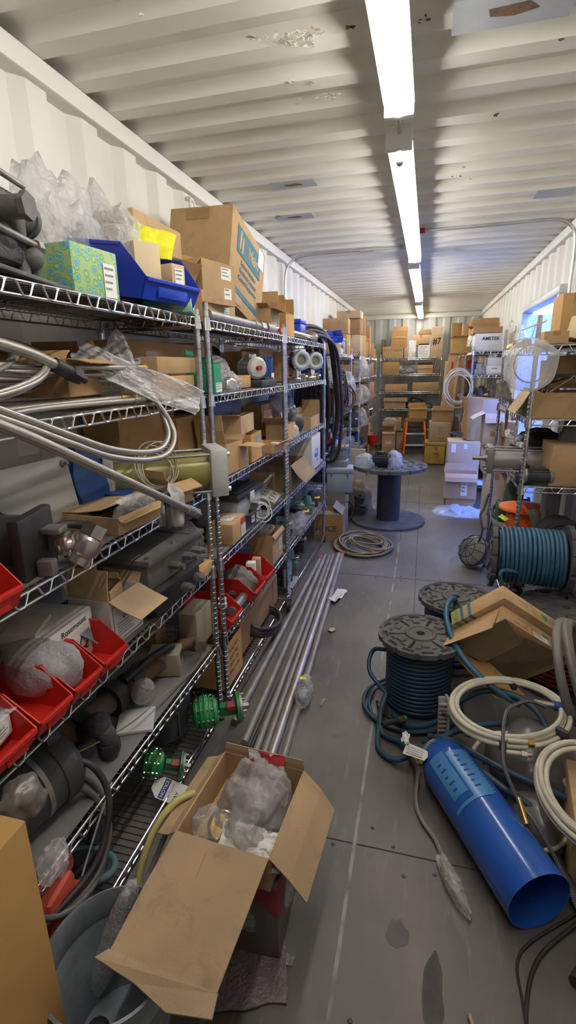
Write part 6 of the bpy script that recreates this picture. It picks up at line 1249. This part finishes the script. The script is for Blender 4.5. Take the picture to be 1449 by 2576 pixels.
# .5 shelf
t = T('orange_housing', 'bright orange pump housing with a wide flanged lid and yellow plugs', 'pump housing', (.70, 3.62, RA[1]+E_), (0,0,rad(-10)))
P(t, 'body', ORANGE, ('b', (0,0,.085), (.20,.18,.17), .02), ('c', (0,0,.12), (0,0,.19), .105), ('c', (.02,-.09,.09), (.02,-.105,.09), .045, None, 28), ('b', (-.09,0,.02), (.05,.14,.03), .006))
P(t, 'lid', ORANGE, ('l', (0,0,.18), (0,0,1), [(.155,0),(.16,.006),(.155,.018),(.11,.03),(.04,.045)], 44)); P(t, 'yellow_plug', YELB, *[('c', (x,y,.193), (x,y,.203), .014, None, 18) for x, y in ((.03,-.128),(.125,-.06))]); P(t, 'hex_boss', ORANGE, ('c', (.02,-.10,.09), (.02,-.125,.09), .022, None, 6), *bolts([(.08,-.09,.15),(-.07,-.09,.15),(.08,-.09,.03),(-.07,-.09,.03)], .014, .012, (0,-1,0)))
sheet('bright yellow green ribbon on the orange housing', 'ribbon', 'ribbon', mat('lime', (.65,.85,.05), rough=.5), (.555,3.47,RA[1]+.155), .03,.07,.01,(.3,-.6,.4),48,8)
t = T('open_casting', 'large dark casting with a round open bore at the right edge above the reels', 'casting', (.83, 3.18, RA[1]+E_))
P(t, 'body', IRON, ('l', (0,.12,.12), (0,-1,0), [(.09,0),(.125,.03),(.13,.16),(.14,.165),(.14,.2),(.11,.2),(.105,.19)], 44)); P(t, 'bore', BLACK, ('c', (0,-.055,.12), (0,-.083,.12), .09, None, 36)); P(t, 'foot', IRON, ('b', (0,.03,.012), (.22,.14,.024), .005))
one('steel_bar', 'grey flat steel bar leaning behind the orange housing', 'bar', STEEL, [('b', (0,0,.12), (.055,.02,.24), .004)], (.80, 3.42, RA[1]+E_), (rad(-8), rad(-20), 0))
grey_lump('dusty green machine part heaped behind the orange housing', (.68, 3.98, RA[1]+E_), (.24,.24,.30), 207, mat('dusty_green', (.06,.11,.06), (.04,.06,.045), .8, bump=.5))
for i in range(3): gpipe(['pale grey tube standing at the right edge under the middle shelf','pale grey tube second from the shelf post','pale grey tube at the back right corner'][i], (.80+.05*i, 3.5+.06*i, RA[1]+E_), (.80+.05*i, 3.5+.06*i, RA[1]+.40), .022, LGREY, 'pale tubes standing on the lower right shelf')
grey_lump('dark electrical part between the posts on the lower right shelf', (.62, 3.25, RA[0]+E_), (.12,.2,.2), 209, DSTEEL); grey_lump('dark part at the floor level of the near right shelf', (.80, 3.7, RA[0]+E_), (.25,.3,.25), 211, GREYD)
t = T('work_lamp', 'grey caged work lamp lying on the floor behind the reels', 'lamp', (.475, 4.22, .14), (rad(20), rad(-60), rad(14)))
P(t, 'shade', mat('dusty_glass', (.27,.265,.24), (.19,.185,.17), .5), ('l', (0,0,-.12), (0,0,1), [(.05,0),(.09,.03),(.125,.10),(.13,.14),(.12,.15),(.10,.16)], 36)); P(t, 'guard', DSTEEL, *[('t', spline([(.13*math.cos(a),.13*math.sin(a),.02),(.10*math.cos(a),.10*math.sin(a),.08),(0,0,.11)], 6), .003, 6) for a in [2*math.pi*i/10 for i in range(10)]], ('t', [(.132*math.cos(a),.132*math.sin(a),.02) for a in [2*math.pi*i/32 for i in range(32)]], .005, 6, {'closed': True}), ('t', [(.08*math.cos(a),.08*math.sin(a),.092) for a in [2*math.pi*i/28 for i in range(28)]], .003, 6, {'closed': True}))
hose('brown_cable', 'bundle of thin brown cables hanging down the far post of the near right shelf', 'cable', mat('brown_wire', (.12,.07,.05), (.08,.05,.04), .6), [(.56,4.30,.62),(.53,4.28,.50),(.50,4.24,.44),(.52,4.18,.34),(.50,4.2,.22)], .009, 10, 8)
coil('black_cable', 'loose black cable loops on the lower right shelf beside the far post', 'cable', BLACKR, (.66,4.05,RA[1]+.03), .09, 3, .008, (rad(20),0,0), wob=.03, seed=23, oval=1.2)
one('door_hook', 'small bent wire hook on the right wall before the doorway', 'hook', STEEL, [('t', spline([(0,0,.05),(0,-.01,.02),(0,.0,0),(0,.04,-.02),(0,.08,-.01)], 6), .005, 6)], (XR-.02, 6.75, 2.02))
# ================================================================ by the doorway ==============================================
CPK = mat('pink_lit_card', (.50,.36,.24), (.43,.31,.20), .8, scale=4)  # pink cast of the doorway light is put into this card colour
cE('big box on the floor past the doorway, tape marks on its upper edge', 0., 6.30, 1117, 1196, 1112, .40, m=CPK, tape=False, stick=[('y-', -.32, .40, .05, .10, PAPER, 0), ('y-', .05, .43, .04, .06, PAPER, 0)])
cE('open box leaning low in front of the big box, torn white label on its side', .14, 5.98, 1115, 1197, 1192, .24, flaps={'y-': (150,.10), 'y+': (10,.08)}, m=CPK, stick=[('y-', .12, -.1, .07, .16, PAPER, 3)])
cE('low box carrying the open one in front of the doorway boxes', 0., 6.0, 1120, 1190, 1255, .22, tint=0)
sheet('folded bluish clear sheeting lying on the floor in front of the boxes', 'plastic sheeting', 'plastic_sheeting', BLUEBAG, (.44,5.86,.055), .56,.48,.045,(rad(6),0,rad(-14)),52,34, drape=.25)
def sack_bm(top, bot, h, seed, n=40, k=22, amp=.03):
    bm = bmesh.new(); rows = []
    for i in range(k+1):
        f = i/k; w_, d_ = bot[0]+(top[0]-bot[0])*f, bot[1]+(top[1]-bot[1])*f; row = []
        for j in range(n):
            a = 2*math.pi*j/n; c, s = math.cos(a), math.sin(a); q = max(abs(c), abs(s))**.75
            g = noise.noise(Vector((c*1.2+seed, s*1.2, f*2)))+.35*(1-3*abs(noise.noise(Vector((c*1.6, s*1.6+seed, f*2.5)))))
            row.append(bm.verts.new((c/q*w_/2+amp*g*c, s/q*d_/2+amp*g*s, h*f+amp*.5*noise.noise(Vector((c*2, s*2, seed)))*(f > .9))))
        rows.append(row)
    for a_, b_ in zip(rows, rows[1:]):
        for j in range(n): bm.faces.new((a_[j], a_[(j+1) % n], b_[(j+1) % n], b_[j]))
    bm.faces.new(rows[0][::-1]); bm.faces.new(rows[-1]); return bm
z6 = zrow(1112, .5, 6.3)+.004
o = link(finish(sack_bm((.36,.28), (.20,.20), .50, 3), 'paper_sack', CB[1], 50), 'paper_sack'); o.location = (.60, 6.50, z6); o.rotation_euler = (0, rad(4), .2); tag(o, 'large crumpled brown paper sack on top of the big box by the doorway', 'sack')
coil('cream_wire_coil', 'loops of cream cable standing up behind the brown paper sack', 'cable', CREAM, (.42,6.75,1.38), .16, 5, .006, (rad(78),rad(10),rad(15)), wob=.04, seed=25, oval=1.25)
coil('dark_strap_coil', 'dark coil lying on top of the big box by the doorway', 'coil', DSTEEL, (.40,6.36,.85), .07, 3, .007, (0,0,0), wob=.006, seed=26)
z = 0.
for i, (p0, p1, top, l) in enumerate(((1212,1262,1192,'lowest carton of the tall stack standing in the doorway'),(1214,1262,1120,'second carton of the tall doorway stack'),(1213,1262,1085,'third carton of the tall doorway stack'),(1217,1266,1040,'fourth carton of the tall doorway stack'),)):
    x0, x1 = xcol(p0, 5.35, z+.01), xcol(p1, 5.35, z+.01); h = zrow(top, (x0+x1)/2, 5.35)-z-.002
    carton(l, ((x0+x1)/2, 5.50, z+.001), (x1-x0, .30, h), 0, None if i < 3 else {'x-': (118,.13), 'y-': (155,.10), 'y+': (0,.12)}, m=mat('pale_lit_carton', (.56,.46,.39), (.49,.40,.34), .8), tape=i < 3); z += h+.001  # card colour of the stack holds the pale pink of the door light
z = 0.
for i, (top, l) in enumerate(((1190,'lower brown carton behind the right shelf posts by the doorway'),(1100,'middle brown carton with white labels behind the right shelf posts'),(1062,'upper brown carton behind the right shelf posts'))):
    x0, x1 = xcol(1262, 5.2, z+.01), xcol(1302, 5.2, z+.01); h = zrow(top, (x0+x1)/2, 5.2)-z-.002
    carton(l, ((x0+x1)/2, 5.32, z+.001), (x1-x0, .24, h), 0, None, 1, stick=[('y-', 0, .1, .07, .05, PAPER, 3), ('y-', -.1, -.3, .05, .03, PAPER, 2)] if i == 1 else []); z += h+.001
# right unit beyond the door
ZT = RD[5]
def putE(label, lv, y, p0, p1, top, d, **k): return cE(label, RD[lv] if isinstance(lv, int) else lv, y, p0, p1, top, d, **k)
AB = putE('white archive box with black lettering under a brown lid, right unit top', 5, 6.98, 1192, 1262, 838, .36, m=CW, tape=False)
sz = AB.children[0].dimensions if False else (xcol(1262,6.98,1.8)-xcol(1192,6.98,1.8), .36, .2)
text(AB, 'AMETEK', .055, facem('y-', (sz[0], .36, .24), .08, .10, .002), INK, bold=True)
putE('brown open lid box on top of the white archive box', zrow(838,.7,6.98), 6.98, 1190, 1264, 822, .34, flaps={'y+': (5,.13), 'x-': (60,.05)}, tint=1)
putE('tan box open with white wrapping at the left of the right far shelf top', 5, 8.05, 1136, 1192, 850, .3, flaps={'y-': (60,.06), 'x-': (40,.04)}, tint=4, fill=PAPER)
sheet('white wrapping spilling out of the open tan box', 'wrapping', 'wrapping', PAPER, (.62,8.0,1.96), .14,.20,.06,(rad(60),.3,.2),55)
putE('large tan box at the back of the right far shelf top', 5, 8.5, 1178, 1238, 810, .3, tint=4, tape=False)
putE('brown box with torn corner on the right far shelf top', 5, 8.9, 1160, 1190, 815, .3, tint=0, tape=False)
putE('upright narrow brown box near the back wall on the right', 5, 9.2, 1132, 1158, 812, .2, tint=1, tape=False)
putE('white carton with black print on the second shelf beyond the doorway, lower of two', 4, 6.98, 1222, 1264, 920, .2, m=CW, tape=False, stick=[('y-', .1, 0, .14, .05, PAPER, 1)])
BK = putE('white carton with black print on the second shelf beyond the doorway, upper of two', RD[4]+.105, 6.98, 1226, 1264, 899, .2, m=CW, tape=False)
one('steel_drum_lid', 'round steel can hanging under the top shelf beyond the doorway', 'can', BRIGHT, [('c', (0,0,0), (0,0,.06), .07, None, 28)], (.84, 7.15, RD[4]+.2))
for i, (lv, y, x, s, mt, l) in enumerate(((4,7.05,.68,.15,GREYE,'grey cast part with red tape on the second shelf beyond the doorway'),(4,7.3,.62,.16,BLUED,'blue grey part behind the grey cast part'),(4,7.7,.66,.16,GREYD,'dark part deeper on the second shelf beyond the doorway'),(3,7.1,.70,.2,GREYD,'dark casting on the third shelf beyond the doorway'),(3,7.5,.75,.2,GREYE,'grey casting deeper on the third shelf'),(2,7.1,.66,.2,REDP,'red tool case on the fourth shelf beyond the doorway'),(4,8.5,.66,.2,REDP,'red capped part on the farthest right unit'),(3,8.6,.68,.2,BLACK,'black roll on the farthest right unit'),(2,8.6,.68,.2,GREYE,'grey part low on the farthest right unit'))):
    grey_lump(l, (x, y, RD[lv]+E_), (s*1.1,s*1.2,s), 300+i, mt)
putE('tan box at the third shelf end beyond the doorway', 2, 6.98, 1190, 1232, 1030, .3, tint=0, tape=False)
putE('low tan box with a green sticker beside the brown paper sack', .62, 7.0, 1170, 1215, 1004, .25, tint=0, tape=False, stick=[('y-', -.3, .1, .07, .07, GREENB, 0)])
putE('tan box under the one with the green sticker beyond the doorway', 1, 6.99, 1180, 1225, 1075, .3, tint=0, tape=False)
# tall leaning packages near the back wall
t = T('long_crate', 'long upright crate of pale wood rails round a cardboard core, wrapped in tape', 'crate', (.40, 9.75, 0), (rad(-1.5), rad(2), 0))
P(t, 'rail', WOOD, ('b', (-.10,0,.86), (.045,.05,1.7), .003)); P(t, 'rail', WOOD, ('b', (.09,0,.86), (.045,.05,1.7), .003)); P(t, 'cardboard_core', CB[0], ('b', (-.005,.0,.92), (.15,.045,1.82), .004)); P(t, 'tape_wrap', FILMW, ('b', (-.005,0,.86), (.25,.065,.26), .004)); P(t, 'red_mark', REDP, ('b', (.0,-.026,1.64), (.03,.003,.10)))
carton('tall narrow carton standing behind the long crate', (.56, 9.98, 0), (.17,.12,2.18), rad(0), None, 0, ry=rad(2))
carton('taller dark carton in the corner by the back wall', (.76, 10.25, 0), (.18,.16,2.32), 0, None, 1)
carton('slim brown carton leaning in the right corner', (.60, 9.3+.45, 0), (.10,.10,1.3), 0, None, 3, ry=rad(4), tape=False)
# ================================================================ back wall =====================================================
EZ = (.42,.82,1.155,1.49,1.79)
def pE(label, z, p0, p1, top, **k): return cE(label, z, k.pop('y', 10.47), p0, p1, top, k.pop('d', .34), **k)
pE('brown printed box under the open box on the back wall top shelf', EZ[4], 962, 1014, 872, tint=0, tape=False, stick=[('y-', 0, .2, .36, .06, CB[1], 0)])
pE('open tan box with dark ducting showing inside, back wall top shelf', 1.975, 984, 1023, 838, flaps={'y-': (176,.09), 'y+': (0,.14)}, tint=4, fill=BLACK)
pE('dark brown box behind the printed box on the back wall shelf', EZ[4], 957, 966, 854, tint=3, d=.2, y=10.65)
pE('small tan box in the middle of the back wall top shelf', EZ[4], 1017, 1043, 868, tint=2, tape=False)
sheet('white paper hanging in the middle of the back wall top shelf', 'paper', 'paper_sheet', PAPER, (-.27,10.46,1.93), .14,.36,.02,(rad(88),0,0),61)
PB = pE('box covered in white printed paper on the back wall top shelf', EZ[4], 1051, 1080, 864, m=PAPER, tape=False, stick=[('y-', 0, 0, .22, .20, PAPER, 7)])
pE('tan box lying on the paper covered box on the back wall shelf', 2.01, 1036, 1080, 842, tint=0)
one('cardboard_tray', 'dark brown cardboard tray on the topmost tan box, back wall shelf', 'tray', CB[1], [('b', (0,0,.03), (.26,.2,.05), .004), ('b', (0,-.09,.07), (.22,.01,.04))], (-.04, 10.62, 2.215))
SV = pE('tall tan box marked with a black 7 and a crushed top', EZ[4], 1082, 1111, 842, tint=2, flaps={'y-': (-12,.14), 'x+': (35,.16), 'y+': (20,.18), 'x-': (-20,.1)}, d=.28)
text(SV, '#7', .17, facem('y-', (.28,.28,.46), 0, .12, .003), INK, sx=.8, bold=True)
pE('tan box on the second back wall shelf at the left, slightly askew', EZ[3], 962, 1004, 911, tint=4, tape=False)
bag('grey bag of parts in the middle of the second back wall shelf', (-.28, 10.62, EZ[3]), (.42,.32,.17), FILMG, 0, 181, amp=.3); bag('white foam scraps behind the askew tan box', (-.55, 10.70, EZ[3]), (.22,.2,.22), PAPER, 0, 183, amp=.4, name='foam_scraps', cat='foam')
pE('open tan box on the right of the second back wall shelf', EZ[3], 1050, 1088, 918, tint=0, flaps={'y-': (172,.07), 'y+': (-5,.05), 'x-': (20,.06)})
for i in range(3): one('cardboard_sheet', ['cardboard sheet leaning at the right end of the second back wall shelf','second leaning cardboard sheet on the back wall shelf','third leaning cardboard sheet on the back wall shelf'][i], 'cardboard', CB[2-i], [('b', (0,0,.12), (.012,.26,.24))], (.13+.035*i, 10.66, EZ[3]+.005), (0, rad(14+3*i), 0), 'cardboard sheets leaning on the back wall shelf')
pE('long tan box on the left of the third back wall shelf', EZ[2], 968, 1025, 966, tint=0); pE('long tan box on the right of the third back wall shelf', EZ[2], 1037, 1103, 962, tint=0)
pE('pale tan box with an overhanging lid on the fourth back wall shelf', EZ[1], 966, 1020, 1012, tint=0, tape=False); pE('cardboard lid on the pale tan box, fourth back wall shelf', EZ[1]+.135, 965, 1025, 1001, tint=2, tape=False, y=10.44, d=.36)
bag('black film wrapped bundle on the fourth back wall shelf', (-.17, 10.62, EZ[1]), (.30,.26,.20), mat('black_film', (.05,.05,.05), (.09,.09,.09), .2, bump=.5), 0, 185, amp=.25, name='wrapped_bundle', cat='bundle')
coil('black_ring', 'black cable ring at the right of the fourth back wall shelf', 'ring', BLACKR, (.08,10.55,EZ[1]+.05), .07, 3, .012, (rad(50),0,0), wob=.01, seed=41)
pE('tan box at the foot shelf of the back wall, left of the ladder', EZ[0], 986, 1009, 1050, tint=0, y=10.48, d=.3); pE('buff box on the floor under the back wall shelving', .0, 996, 1012, 1088, tint=2, y=10.5, d=.25)
pE('tan box with red printing on the floor left of the ladder', 0., 960, 992, 1086, tint=0, y=10.02, d=.3, flaps={'y-': (150,.05), 'y+': (30,.08)}, fill=PAPER, stick=[('y-', 0, 0, .10, .06, PAPER, 2)])
t = pE('tan box marked in red standing on the one left of the ladder', .52, 961, 992, 1064, tint=0, y=10.05, d=.3)
bag('white bag on the box stack left of the ladder', (-.62, 10.2, .582), (.22,.2,.09), FILMW, 0, 187)
# step ladder
LA = T('step_ladder', 'orange step ladder with aluminium treads standing before the back wall', 'ladder', (-.11, 9.93, 0), (0,0,rad(8)))
for q in (-1, 1):
    P(LA, 'rail', ORANGE, ('b', (q*.19, .10, .31), (.035,.07,.64), .004, (rad(-13), rad(-q*5), 0)))
    P(LA, 'rear_rail', ORANGE, ('b', (q*.20, .42, .31), (.03,.05,.64), .004, (rad(16), rad(-q*5), 0)))
    P(LA, 'brace', ALU, ('c', (q*.22,.03,.10), (q*.17,.45,.24), .008, None, 8))
for i, z in enumerate((.17,.38)): P(LA, 'tread', ALU, ('b', (0,.06+.05*i,z), (.38-.02*i,.09,.03), .004))
P(LA, 'top_cap', mat('ochre_plastic', (.42,.26,.05), (.36,.22,.05), .6), ('b', (0,.25,.63), (.36,.24,.06), .012))
carton('brown box on the ladder cap', (-.11, 10.18, .662), (.33,.25,.24), rad(8), {'y-': (165,.06), 'y+': (0,.05)}, 4)
# chest and boxes
CH = T('tool_chest', 'ochre yellow transit chest with metal latch on the floor near the back', 'chest', (.235, 9.05, 0), (0,0,rad(-3)))
och = mat('ochre_chest', (.52,.33,.06), (.42,.26,.05), .6, scale=5)
P(CH, 'body', och, ('b', (0,0,.17), (.34,.36,.32), .012), ('b', (-.12,-.182,.16), (.09,.012,.26), .003), ('b', (.12,-.182,.16), (.09,.012,.26), .003)); P(CH, 'lid', och, ('b', (0,0,.36), (.36,.38,.06), .012)); P(CH, 'latch', STEEL, ('b', (0.02,-.195,.31), (.035,.012,.08), .003), ('c', (.02,-.205,.29), (.02,-.19,.29), .014, None, 14)); P(CH, 'handle', DSTEEL, ('c', (-.03,-.2,.2), (.07,-.2,.2), .008))
for q in (-1, 1):
    for s in (-1, 1): P(CH, 'caster', BLACK, ('c', (q*.14-.01,s*.14,.012), (q*.14+.01,s*.14,.012), .012))
BBX = cE('large tan box with printed lines on the ochre chest', .391, 8.92, 1077, 1131, 1062, .34, tint=2, tape=True, stick=[('y-', .1, 0, .16, .18, CB[0], 5)])
cE('open tan box on top of the printed box near the back', zrow(1062,.3,8.92)+.003, 9.0, 1086, 1140, 1036, .3, tint=0, flaps={'y-': (60,.05), 'y+': (0,.08)})
# ================================================================ left far units ================================================
UZ = (.1,.45,.8,1.15,1.50,1.78)
def pL(label, lv, y0, y1, h, d=.3, xf=-.885, zo=0., **k): return carton(label, (xf-d/2, (y0+y1)/2, UZ[lv]+E_+zo), (d, y1-y0, h), **k)
storage_bin('blue storage bin on top of the fourth left unit just past the hoses', (-1.02, 5.42, UZ[5]+E_+.10), .30,.30,.13, BLUEP, rad(-60))
pL('tan box under the blue bin on the fourth left unit', 5, 5.25, 5.60, .095, tint=1)
enclosure('pale blue grey instrument box behind the blue bin', (-.96, 5.85, UZ[5]+E_), (.14,.26,.17), 0, GREYB, latch=False)
grey_lump('white and black meter on the fourth left unit top', (-.93, 5.62, UZ[5]+E_), (.14,.16,.13), 401, PAPER)
pL('tan box on the wall side of the fourth left unit top', 5, 5.65, 6.0, .26, .2, -1.10, tint=4)
tops = [(5,6.02,6.32,.22,0,'lower tan box at the end of the fourth left unit top'),(5,6.05,6.32,.17,.225,'upper brown box at the end of the fourth left unit top'),
        (5,7.24,7.58,.28,0,'bottom tan box of the near stack on the fifth left unit'),(5,7.26,7.60,.20,.285,'second tan box of the near stack on the fifth left unit'),(5,7.24,7.56,.10,.49,'flat brown box topping the near stack on the fifth left unit'),
        (5,7.62,7.98,.30,0,'tan box in the middle of the fifth left unit top'),(5,7.64,7.95,.26,.305,'upper tan box in the middle of the fifth left unit top'),
        (5,8.02,8.34,.22,0,'small tan box at the far end of the fifth left unit top'),(5,8.44,8.78,.30,0,'tan box at the near end of the sixth left unit top'),(5,8.44,8.74,.18,.305,'upper tan box on the sixth left unit top'),(5,8.82,9.2,.24,0,'tan box in the middle of the sixth left unit top'),(5,9.24,9.62,.16,0,'low tan box at the far end of the sixth left unit top'),
        (4,7.28,7.58,.17,0,'tan box on the upper shelf of the fifth left unit'),(4,7.66,8.0,.15,0,'second tan box on the upper shelf of the fifth left unit'),(4,8.46,8.8,.18,0,'tan box with white label on the sixth left unit'),(4,8.9,9.3,.20,0,'box at the back of the sixth left unit upper shelf'),
        (3,7.3,7.7,.20,0,'tan box on the third shelf of the fifth left unit'),(3,8.5,8.9,.2,0,'tan box on the third shelf of the sixth left unit'),(3,9.0,9.5,.22,0,'far tan box on the third shelf of the sixth left unit'),(1,8.5,9.0,.24,0,'brown box low on the sixth left unit'),(2,8.5,8.9,.2,0,'tan box on the fourth shelf of the sixth left unit'),
        (0,7.3,7.75,.3,0,'box on the bottom shelf of the fifth left unit'),(0,8.5,9.0,.28,0,'box on the bottom shelf of the sixth left unit')]
for i, (lv, a, b, h, zo, l) in enumerate(tops): pL(l, lv, a, b, h, R_.uniform(.26,.36), zo=zo, tint=R_.choice([0,0,4,2,1]), rz=rad(R_.uniform(-4,4)), tape=i % 3 != 0, stick=[('x+', .1, .1, .08, .06, PAPER, 2)] if i % 4 == 0 else [])
pL('white printed carton on the upper shelf of the fourth left unit', 4, 5.2, 5.55, .2, .3, m=CW, stick=[('y-', 0, .1, .2, .03, INKG, 0)])
coil('black_cable_loops', 'loops of thin black cable hanging on the front of the fourth left unit', 'cable', BLACKR, (-.845,5.55,1.42), .16, 4, .006, (0,rad(88),rad(20)), wob=.05, seed=51, oval=1.25)
coil('black_cable_loops', 'lower loops of black cable hanging beside the fourth left unit', 'cable', BLACKR, (-.84,5.80,1.30), .13, 3, .006, (0,rad(85),rad(-20)), wob=.04, seed=53, oval=1.2)
pL('deep brown open carton on the third shelf of the fourth left unit', 3, 5.15, 6.1, .24, .38, flaps={'y-': (60,.1)}, m=mat('deep_brown', (.15,.065,.035), (.11,.05,.03), .8))
storage_bin('red bin on the third shelf of the fourth left unit behind the hoses', (-1.0,5.14+.05,UZ[2]+E_+.05), .16,.26,.14, REDP, rad(-80))
for i, (y, lv, s, mt, l) in enumerate(((5.3,2,.22,GREYE,'grey motor on the fourth shelf of the fourth left unit'),(5.75,2,.22,BLUED,'blue motor on the fourth shelf of the fourth left unit'),(6.1,2,.2,STEEL,'steel valve at the end of the fourth left unit'),(5.3,1,.2,GREYD,'dark pump low on the fourth left unit'),(5.9,1,.2,GREYE,'grey housing low on the fourth left unit'),(5.9,4,.2,BLUED,'blue knob transmitter on the fourth left unit'),(7.9,3,.22,GREYD,'dark part on the third shelf of the fifth left unit'),(7.4,2,.22,GREYD,'black casting on the fourth shelf of the fifth left unit'),(7.9,2,.22,STEEL,'steel casting on the fourth shelf of the fifth left unit'),(7.4,1,.22,GREYE,'grey housing low on the fifth left unit'),(8.0,1,.2,BLUED,'blue part low on the fifth left unit'),(9.2,2,.2,GREYD,'dark part on the sixth left unit'),(9.3,1,.2,GREYE,'grey part low on the sixth left unit'))):
    grey_lump(l, (-1.0, y, UZ[lv]+E_), (s*1.2,s*1.3,s), 420+i, mt)
for i, (y, lv, l) in enumerate(((7.55,3,'clear bag hanging off the third shelf of the fifth left unit'),(7.6,2,'clear bag of wires on the fourth shelf of the fifth left unit'),(7.42,4,'white bag on the upper shelf of the fifth left unit'),(6.0,3,'clear bag on the brown carton of the fourth left unit'))):
    bag(l, (-.90, y, UZ[lv]+E_+(.2 if i == 3 else 0)), (.22,.34,.24), [FILM,FILM,FILMW,FILM][i], 0, 190+i, amp=.3)
one('red_bucket', 'small red bucket hanging on the fifth left unit post', 'bucket', REDP, [('l', (0,0,0), (0,0,1), [(.07,0),(.09,.15),(.095,.155),(.085,.15),(.065,.01)], 30)], (-.78, 8.42, .40))
t = cE('flattened tan carton leaning before the fifth left unit', .0, 6.55, 880, 916, 1130, .05, tint=2, tape=False); 
enclosure('blue grey enclosure with latches sitting low just past the dark hoses', (-.79, 5.02, .42), (.27,.24,.25), rad(8), GREYB)
enclosure('second blue grey enclosure on the floor under the first one', (-.82, 5.04, 0), (.24,.24,.40), rad(8), GREYB, latch=False)
cylinder_actuator('grey pneumatic cylinder standing on the blue grey enclosure', (-.80, 5.06, .78), (0,rad(90),0), .16, .07, .17, STEEL, STEEL, rod=0)
grey_lump('steel motor bracket beside the standing cylinder past the hoses', (-.66, 5.6, .0), (.22,.26,.24), 451, GREYD)
bag('brown crumpled paper bag on the floor left of the big reel', (-.70, 5.75, 0), (.34,.36,.34), CB[3], 0, 201, amp=.25, fine=.1, name='paper_bag')
cE('small salmon box with a white label on the floor left of the big reel', 0., 5.75, 915, 942, 1285, .15, m=mat('salmon_card', (.50,.26,.18), (.42,.22,.15), .8), tape=False, stick=[('y-', 0, -.1, .1, .06, PAPER, 2)])
coil('black_hose', 'black hose loop on the floor behind the leaning carton', 'hose', BLACKR, (-.80,4.98+.33,.12), .12, 1, .011, (rad(60),0,rad(20)), wob=.02, seed=57)
# big reel in the aisle
reel('large empty black reel standing in the aisle like a small table', (-.315, 5.42, 0), .395, .125, .62, m=REELM, plain_base=True, m2=mat('reel_barrel', (.035,.033,.045), (.05,.048,.06), .4), hole=True, rz=.3)
t = pmotor('black motor valve between two white bags on top of the big reel', (-.40, 5.30, .70), (0,0,rad(80)), .07, .22, BLACK, name='motor_valve', cat='valve')
bag('white bag wrapped round the right end of the black motor valve on the reel', (-.27, 5.32, .622), (.17,.20,.16), FILMW, 0, 211, amp=.25)
P(t, 'white_label', PAPER, ('b', (.075,.0,.0), (.003,.05,.06)))
bag('second white bag of fittings on the left side of the big reel', (-.56, 5.26, .622), (.18,.18,.14), FILMW, 0, 213, amp=.3)
# ATICE box, cable coil
AT = carton('brown carton lettered in dark green on the floor at the shelf end', (-.845, 4.77, 0), (.28,.30,.27), rad(3), {'y+': (-12,.16), 'x+': (-50,.12), 'y-': (-60,.05), 'x-': (20,.05)}, 1, fm=mat('grey_card', (.30,.27,.23), (.24,.21,.18), .8))
text(AT, 'ATICE', .075, facem('y-', (.28,.30,.27), -.08, -.05, .001), mat('dark_green_ink', (.05,.08,.05), rough=.8), bold=True)
for i in range(3): coil('tan_cable_coil', ['tan cable coiled on the floor in front of the big reel, outer turns','inner turns of tan cable coiled on the floor by the big reel','small top loop of tan cable on the floor by the big reel'][i], 'cable', TANROPE, (-.50+.03*i, 4.52-.02*i, .015+.022*i), .24-.045*i, 5-i, .0085, (0,0,.4*i), wob=.045, seed=70+i, oval=1.25, th=.02)
